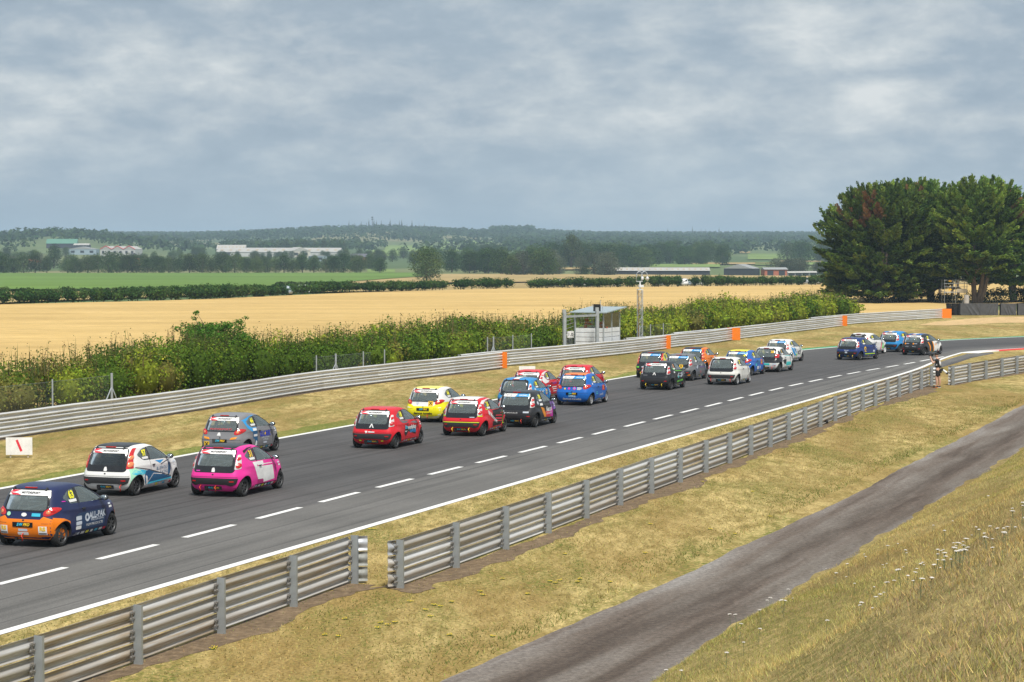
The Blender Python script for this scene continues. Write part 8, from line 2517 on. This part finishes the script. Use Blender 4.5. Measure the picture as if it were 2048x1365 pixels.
# ================================================================== white boards on the verge
def board(px, d, label, draw):
    p = Vector(((px - 1024) / F_PX * d, d, 0))
    root = empty('marker_board', p, R(3))
    mb_ = MB(); mb_.box((0, 0, 0.40), (0.90, 0.03, 0.60)); mb_.build('board_face', MAT['vinyl_white'], root)
    for x_ in (-0.3, 0.3):
        mb_ = MB(); mb_.box((x_, 0.03, 0.2), (0.05, 0.03, 0.4)); mb_.build('leg', MAT['ply'], root)
    draw(root)
    tag(root, label, 'sign')
def bar_(root):
    mb_ = MB(); mb_.box((0, -0.018, 0.42), (0.08, 0.006, 0.42), M=Matrix.Rotation(R(-22), 3, 'Y')); mb_.build('red_bar', MAT['vinyl_red'], root)
def arrow_(root):
    mb_ = MB(); mb_.prism([(-0.18, 0.30), (-0.15, 0.38), (-0.05, 0.44), (0.03, 0.44), (0.03, 0.54), (0.18, 0.42), (0.06, 0.31), (0.05, 0.36), (-0.05, 0.36)], -0.022, -0.017, 0, 'y'); mb_.build('red_arrow', MAT['vinyl_red'], root)
board(35.5, 75.5, 'white board with a slanting red bar on the grass across the track', bar_)
board(1054.5, 122.5, 'white board with a red arrow standing behind the red car', arrow_)

# ================================================================== tyre wall and tarpaulins by the gravel trap
plain('tarp_grey', (0.085, 0.085, 0.092), 0.55, var=0.2, vscale=1.5); plain('tyre_black', (0.012, 0.012, 0.013), 0.9, var=0.4, vscale=6)
TWd = 244.0
xw = lambda px: (px - 1024) / F_PX * TWd
tw = empty('tyre_wall', (xw(1895), TWd + 0.4, 0))
tag(tw, 'bare black tyre wall between the square orange board and the first tarpaulin', 'tyre wall')
tm = MB(); tm.lathe([(0.12, -0.09), (0.30, -0.09), (0.32, -0.05), (0.32, 0.05), (0.30, 0.09), (0.12, 0.09)], 12, 'z'); TY = tm.mesh('tyre', [MAT['tyre_black']], True, 40)
for i_ in range(4):
    for k_ in range(7):
        put('tyre', TY, tw, (0.25 + i_ * 0.60 + random.uniform(-0.02, 0.02), random.uniform(-0.03, 0.03), 0.10 + k_ * 0.185))
for i_, (pa, pb_) in enumerate(((1921, 1960), (1960.5, 1997), (2002, 2033), (2036.5, 2085))):
    x0, x1 = xw(pa), xw(pb_)
    root = empty('tarpaulin', ((x0 + x1) / 2, TWd, 0))
    r_ = np.random.default_rng(500 + i_)
    nu, nv = 40, 14
    u, v = np.meshgrid(np.linspace(0, 1, nu), np.linspace(0, 1, nv), indexing='ij')
    w = x1 - x0
    fold = 0
    for q in range(5):
        sl, ph_ = r_.uniform(0.25, 1.1) * (1 if i_ != 1 else -0.4), r_.uniform(0, 1)
        fold = fold + 0.075 * np.exp(-(((u + sl * (v - 1) * 0.6 - ph_) / 0.035) ** 2)) * np.clip(1.2 - v, 0, 1)
    Y = -0.02 - fold + 0.10 * (1 - v)
    V = np.stack([(u - 0.5) * w, Y, 0.02 + v * 1.33 - 0.05 * np.sin(u * 3.1) * (v > 0.9)], -1).reshape(-1, 3)
    ii_ = (np.arange(nu - 1)[:, None] * nv + np.arange(nv - 1)[None, :]).ravel()
    put('cloth', mesh_np('cloth', V, np.stack([ii_, ii_ + nv, ii_ + nv + 1, ii_ + 1], -1), [MAT['tarp_grey']], True), root)
    mb = MB(); mb.box((0, 0.40, 0.66), (w + 0.02, 0.55, 1.30)); mb.build('tyre_stack', MAT['tyre_black'], root)
    tag(root, ['grey tarpaulin with deep slanting folds over tyres, next to the bare tyre wall', 'grey tarpaulin with upright folds over tyres under the forked cypress trunk', 'paler smooth grey tarpaulin over tyres behind the gravel trap', 'grey folded tarpaulin over tyres at the end of the row'][i_], 'tarpaulin')
# scaffold platform and concrete ring under the trees
plain('scaffold_tube', (0.22, 0.24, 0.25), 0.5, 0.3); plain('scaffold_board', (0.50, 0.44, 0.34), 0.85); plain('concrete', (0.40, 0.38, 0.36), 0.9, var=0.15); plain('safety_yellow', (0.75, 0.42, 0.02), 0.6)
sc0 = Vector(((1908 - 1024) / F_PX * 297, 297, 0))
SC = empty('scaffold_platform', sc0, R(6))
tag(SC, 'scaffold viewing platform of steel tubes and boards under the cypresses', 'scaffold')
for x_ in (-1.5, 0, 1.6):
    for y_ in (-0.6, 0.6):
        mb = MB(); mb.tube([(x_, y_, 0), (x_, y_, 3.3)], 0.04, 6); mb.build('upright', MAT['scaffold_tube'], SC)
for z in (1.55, 2.3, 2.75, 3.2):
    mb = MB(); mb.tube([(-1.6, -0.6, z), (1.7, -0.6, z)], 0.035, 6); mb.build('rail', MAT['scaffold_tube'], SC)
mb = MB(); mb.tube([(1.7, -0.7, 1.9), (0.9, -0.7, 0)], 0.04, 6); mb.build('brace', MAT['scaffold_tube'], SC)
for k_ in range(4):
    mb = MB(); mb.box((0.05, -0.45 + k_ * 0.3, 1.62), (3.3, 0.26, 0.05)); mb.build('board', MAT['scaffold_board'], SC)
mb = MB(); mb.box((0.9, -0.64, 1.85), (1.4, 0.03, 0.42)); mb.build('toe_board', MAT['scaffold_board'], SC)
for z in (1.95, 3.1):
    mb = MB(); mb.box((-0.75, -0.64, z), (0.42, 0.03, 0.18)); mb.build('warning_plate', MAT['safety_yellow'], SC)
cr = empty('concrete_ring', ((1933 - 1024) / F_PX * 290, 290, 0))
mb = MB(); mb.lathe([(0.0, 1.32), (0.30, 1.32), (0.33, 1.30), (0.36, 0.0), (0.0, 0)], 16, 'z'); mb.build('ring_wall', MAT['concrete'], cr, smooth=True, angle=40)
for z in (0.4, 0.85):
    mb = MB(); mb.lathe([(0.355, -0.02), (0.365, 0), (0.355, 0.02)], 16, 'z', (0, 0, z)); mb.build('joint', MAT['concrete'], cr)
tag(cr, 'pale concrete pipe standing upright behind the tarpaulins', 'pipe')
# a lost black helmet-sized lump of rubber by the barrier foot
p = G(1648, 848)
mb = MB()
V_, F_ = ellipsoid((0, 0, 0.09), (0.20, 0.15, 0.11), 12, 8)
rl = np.random.default_rng(4)
V_ = [tuple(np.array(v) * (1 + 0.08 * rl.normal())) for v in V_]
mb.add(V_, F_)
tag(mb.build('rubber_lump', MAT['tyre_black'], None, (p[0], p[1], 0), 0.6, smooth=True), 'black lump of rubber lying at the foot of the rusty barrier', 'debris')

# ================================================================== far buildings
plain('roof_white', (0.42, 0.41, 0.38), 0.6, var=0.12, vscale=0.3); plain('roof_green', (0.10, 0.24, 0.17), 0.6); plain('wall_cream', (0.55, 0.52, 0.46), 0.8); plain('wall_white', (0.48, 0.48, 0.48), 0.7); plain('wall_dark', (0.035, 0.04, 0.05), 0.7)
plain('roof_grey', (0.30, 0.31, 0.31), 0.7); plain('brick_red', (0.42, 0.14, 0.085), 0.9, var=0.2); plain('trim_red', (0.60, 0.05, 0.05), 0.6); plain('roof_slate', (0.11, 0.11, 0.13), 0.8); plain('wall_blue', (0.28, 0.36, 0.42), 0.7); plain('pane_dark', (0.03, 0.035, 0.04), 0.2); plain('skylight', (0.42, 0.34, 0.24), 0.6)
def shed(px, d, w, depth, eave, ridge, wall, roof, label, name='shed', rz=0.0, gable=False, windows=0, trim=None, doors=0, cat='building', bays=1):
    """gabled building; w along local x. gable=True puts the gable end toward the viewer; bays = number of side-by-side gables"""
    p = on_land(px, d, -0.1)
    root = empty(name, p, rz)
    tag(root, label, cat)
    mb_ = MB(); mb_.box((0, depth / 2, eave / 2), (w, depth, eave)); mb_.build('wall', MAT[wall], root)
    bw = w / bays
    for k_ in range(bays):
        xc = -w / 2 + bw * (k_ + 0.5)
        mb_ = MB()
        if gable:
            mb_.prism([(xc - bw / 2 - 0.1, eave), (xc + bw / 2 + 0.1, eave), (xc, ridge)], -0.2, depth + 0.2, 0, 'y')
        else:
            mb_.prism([(-0.4, eave), (depth + 0.4, eave), (depth / 2, ridge)], xc - bw / 2 - 0.2, xc + bw / 2 + 0.2, 0, 'x')
        mb_.build('roof', MAT[roof], root)
        if trim and gable:
            mb_ = MB()
            for sx_ in (-1, 1):
                mb_.tube([(xc + sx_ * bw / 2, -0.3, eave), (xc, -0.3, ridge + 0.05)], 0.28, 4)
            mb_.build('verge_trim', MAT[trim], root)
    for k_ in range(windows):
        x_ = -w / 2 + w * (k_ + 0.5) / windows
        if gable:
            mb_ = MB(); mb_.box((x_, -0.03, eave * 0.55), (w / windows * 0.4, 0.06, eave * 0.4)); mb_.build('window', MAT['pane_dark'], root)
        else:     # roof lights along the slope
            ang = math.atan2(ridge - eave, depth / 2)
            mb_ = MB(); mb_.box((x_, depth * 0.22, eave + (ridge - eave) * 0.47 + 0.08), (w / windows * 0.30, depth * 0.16, 0.06), M=Matrix.Rotation(ang, 3, 'X')); mb_.build('roof_light', MAT['skylight'], root)
    for k_ in range(doors):
        x_ = -w / 2 + w * (k_ + 0.5) / doors
        mb_ = MB(); mb_.box((x_, -0.03, eave * 0.42), (2.4, 0.06, eave * 0.84)); mb_.build('door', MAT['wall_dark'], root)
    return root
shed(124, 1900, 26, 14, 4.0, 8.0, 'wall_dark', 'roof_green', 'dark hangar with a green roof below the left-hand wooded hill', 'hangar', 0.1)
shed(163, 1850, 13, 9, 4.5, 6.0, 'wall_dark', 'roof_white', 'small pale-roofed building beside the green hangar', 'shed')
shed(165, 1720, 22, 14, 4.4, 6.4, 'wall_blue', 'roof_grey', 'grey hangar in front of the green-roofed one', 'hangar', 0.0, True, 3)
shed(236, 1700, 28, 18, 5.4, 7.8, 'wall_white', 'roof_white', 'white warehouse with three gables edged in red', 'warehouse', -0.15, True, 6, 'trim_red', bays=3)
shed(462, 1850, 24, 14, 4.8, 8.4, 'wall_cream', 'roof_white', 'pale saw-roofed block above the long factory', 'factory', 0.0, False, 8)
shed(556, 1750, 98, 30, 3.6, 7.0, 'wall_white', 'roof_white', 'very long pale factory roof among the valley trees', 'factory', -0.03, False, 14, doors=5)
shed(602, 1690, 16, 14, 5.0, 8.0, 'wall_cream', 'roof_white', 'pale gabled annexe in front of the long factory', 'shed', 0.5, True, 2)
shed(638, 1500, 11, 8, 3.6, 4.6, 'wall_blue', 'roof_grey', 'blue-grey shed half hidden by the tree belt', 'shed', 0.3, True, 1)
shed(270, 1300, 7.0, 8, 4.6, 7.4, 'brick_red', 'roof_slate', 'red brick house with a slate roof showing between the trees', 'house', 0.35, True, 2)
shed(718, 1480, 11.0, 8, 3.2, 5.4, 'brick_red', 'roof_slate', 'brown-roofed house right of the factory', 'house', 0.1, False, 0, doors=1)
shed(70, 1150, 6, 6, 3.4, 5.2, 'wall_white', 'brick_red', 'white cottage with a red roof at the left end of the belt', 'cottage', 0.2, False, 0, doors=1)
shed(1317, 880, 41, 9, 1.9, 3.2, 'wall_dark', 'roof_white', 'long low poultry shed with a pale roof and a row of roof lights', 'poultry_shed', 0.0, False, 18)
shed(1476, 860, 11.5, 12, 2.9, 4.6, 'wall_dark', 'roof_grey', 'black barn with a grey gabled roof right of the poultry shed', 'barn', -0.35, True)
shed(1552, 850, 9.0, 7, 2.6, 3.4, 'brick_red', 'roof_grey', 'low red brick building right of the black barn', 'shed', 0.1, False, 0, doors=2)
for i_, px in enumerate((1583, 1597, 1611, 1626)):
    shed(px, 838 + i_ * 4, 2.6, 3.0, 1.4, 2.0, 'wall_white', 'roof_white', 'small white caravan-like hut in the row beside the brick building', 'hut', 0.0, False, 0, cat='hut', doors=1)['group'] = 'white huts beside the brick building'
shed(848 + 470, 1700, 8, 6, 3, 4, 'wall_white', 'roof_white', 'tiny white building in the wood above the poultry shed', 'shed')
# aerial mast on the hill
p = on_land(745, 3560)
am = empty('aerial_mast', p)
mb = MB(); mb.tube([(0, 0, 0), (0, 0, 24)], [0.7, 0.35], 6); mb.build('pole', MAT['wall_dark'], am)
for z in (19, 22):
    mb = MB(); mb.box((0, 0, z), (3.2, 1.2, 1.6)); mb.build('aerial', MAT['wall_dark'], am)
tag(am, 'aerial mast standing above the trees on the highest hill', 'mast')

# ================================================================== cars parked behind the far hedgerow
silver = paint('silver', (0.48, 0.50, 0.52)); pk = [white, silver, paint('pale_blue_grey', (0.30, 0.36, 0.42)), white, silver]
rp = random.Random(3)
for px in (392, 414, 441, 560, 607, 745, 1112, 1124, 1156, 1166, 1186, 1236, 1322, 1370, 1376, 1402, 1486, 1600, 1616, 1640):
    q = np.array([1024 + p_[0] / p_[1] * F_PX for p_ in FHL])
    i_ = int(np.argmin(np.abs(q - px)))
    pos = FHL[i_] + np.array([0.0, 4.5 + rp.uniform(0, 2)])
    root = empty('parked_car', (pos[0], pos[1], 0.12), rp.choice([R(20), R(160), R(95)]))
    put('body', BODY_ME, root, mat=rp.choice(pk))
    for kx in ('door_glass_r', 'door_glass_l', 'quar_glass_r', 'quar_glass_l', 'rear_glass', 'windscreen'):
        put(P_[kx].name.split('.')[0], P_[kx], root, mat=MAT['tinted_glass'])
    for s in (1, -1):
        for wx in (RW, FW):
            put('wheel', P_['tyre'], root, (wx - CX0, s * 0.66, WZ), mat=MAT['rubber'])
    tag(root, 'pale parked car glimpsed through the foot of the far hedgerow', 'car', 'cars parked behind the hedgerow')

# ================================================================== the air: thin summer haze
hm = bpy.data.materials.new('haze_air'); hm.use_nodes = True
hn = hm.node_tree; hn.nodes.clear()
ho = nd(hn, 'ShaderNodeOutputMaterial'); pv = nd(hn, 'ShaderNodeVolumePrincipled')
set_in(pv, Density=0.00016, Anisotropy=0.0); pv.inputs['Color'].default_value = (0.62, 0.82, 1.0, 1)
hn.links.new(pv.outputs[0], ho.inputs['Volume'])
mb = MB(); mb.box((0, 4900, 50), (13500, 10200, 110))
hz_o = mb.build('haze', hm); tag(hz_o, kind='stuff')
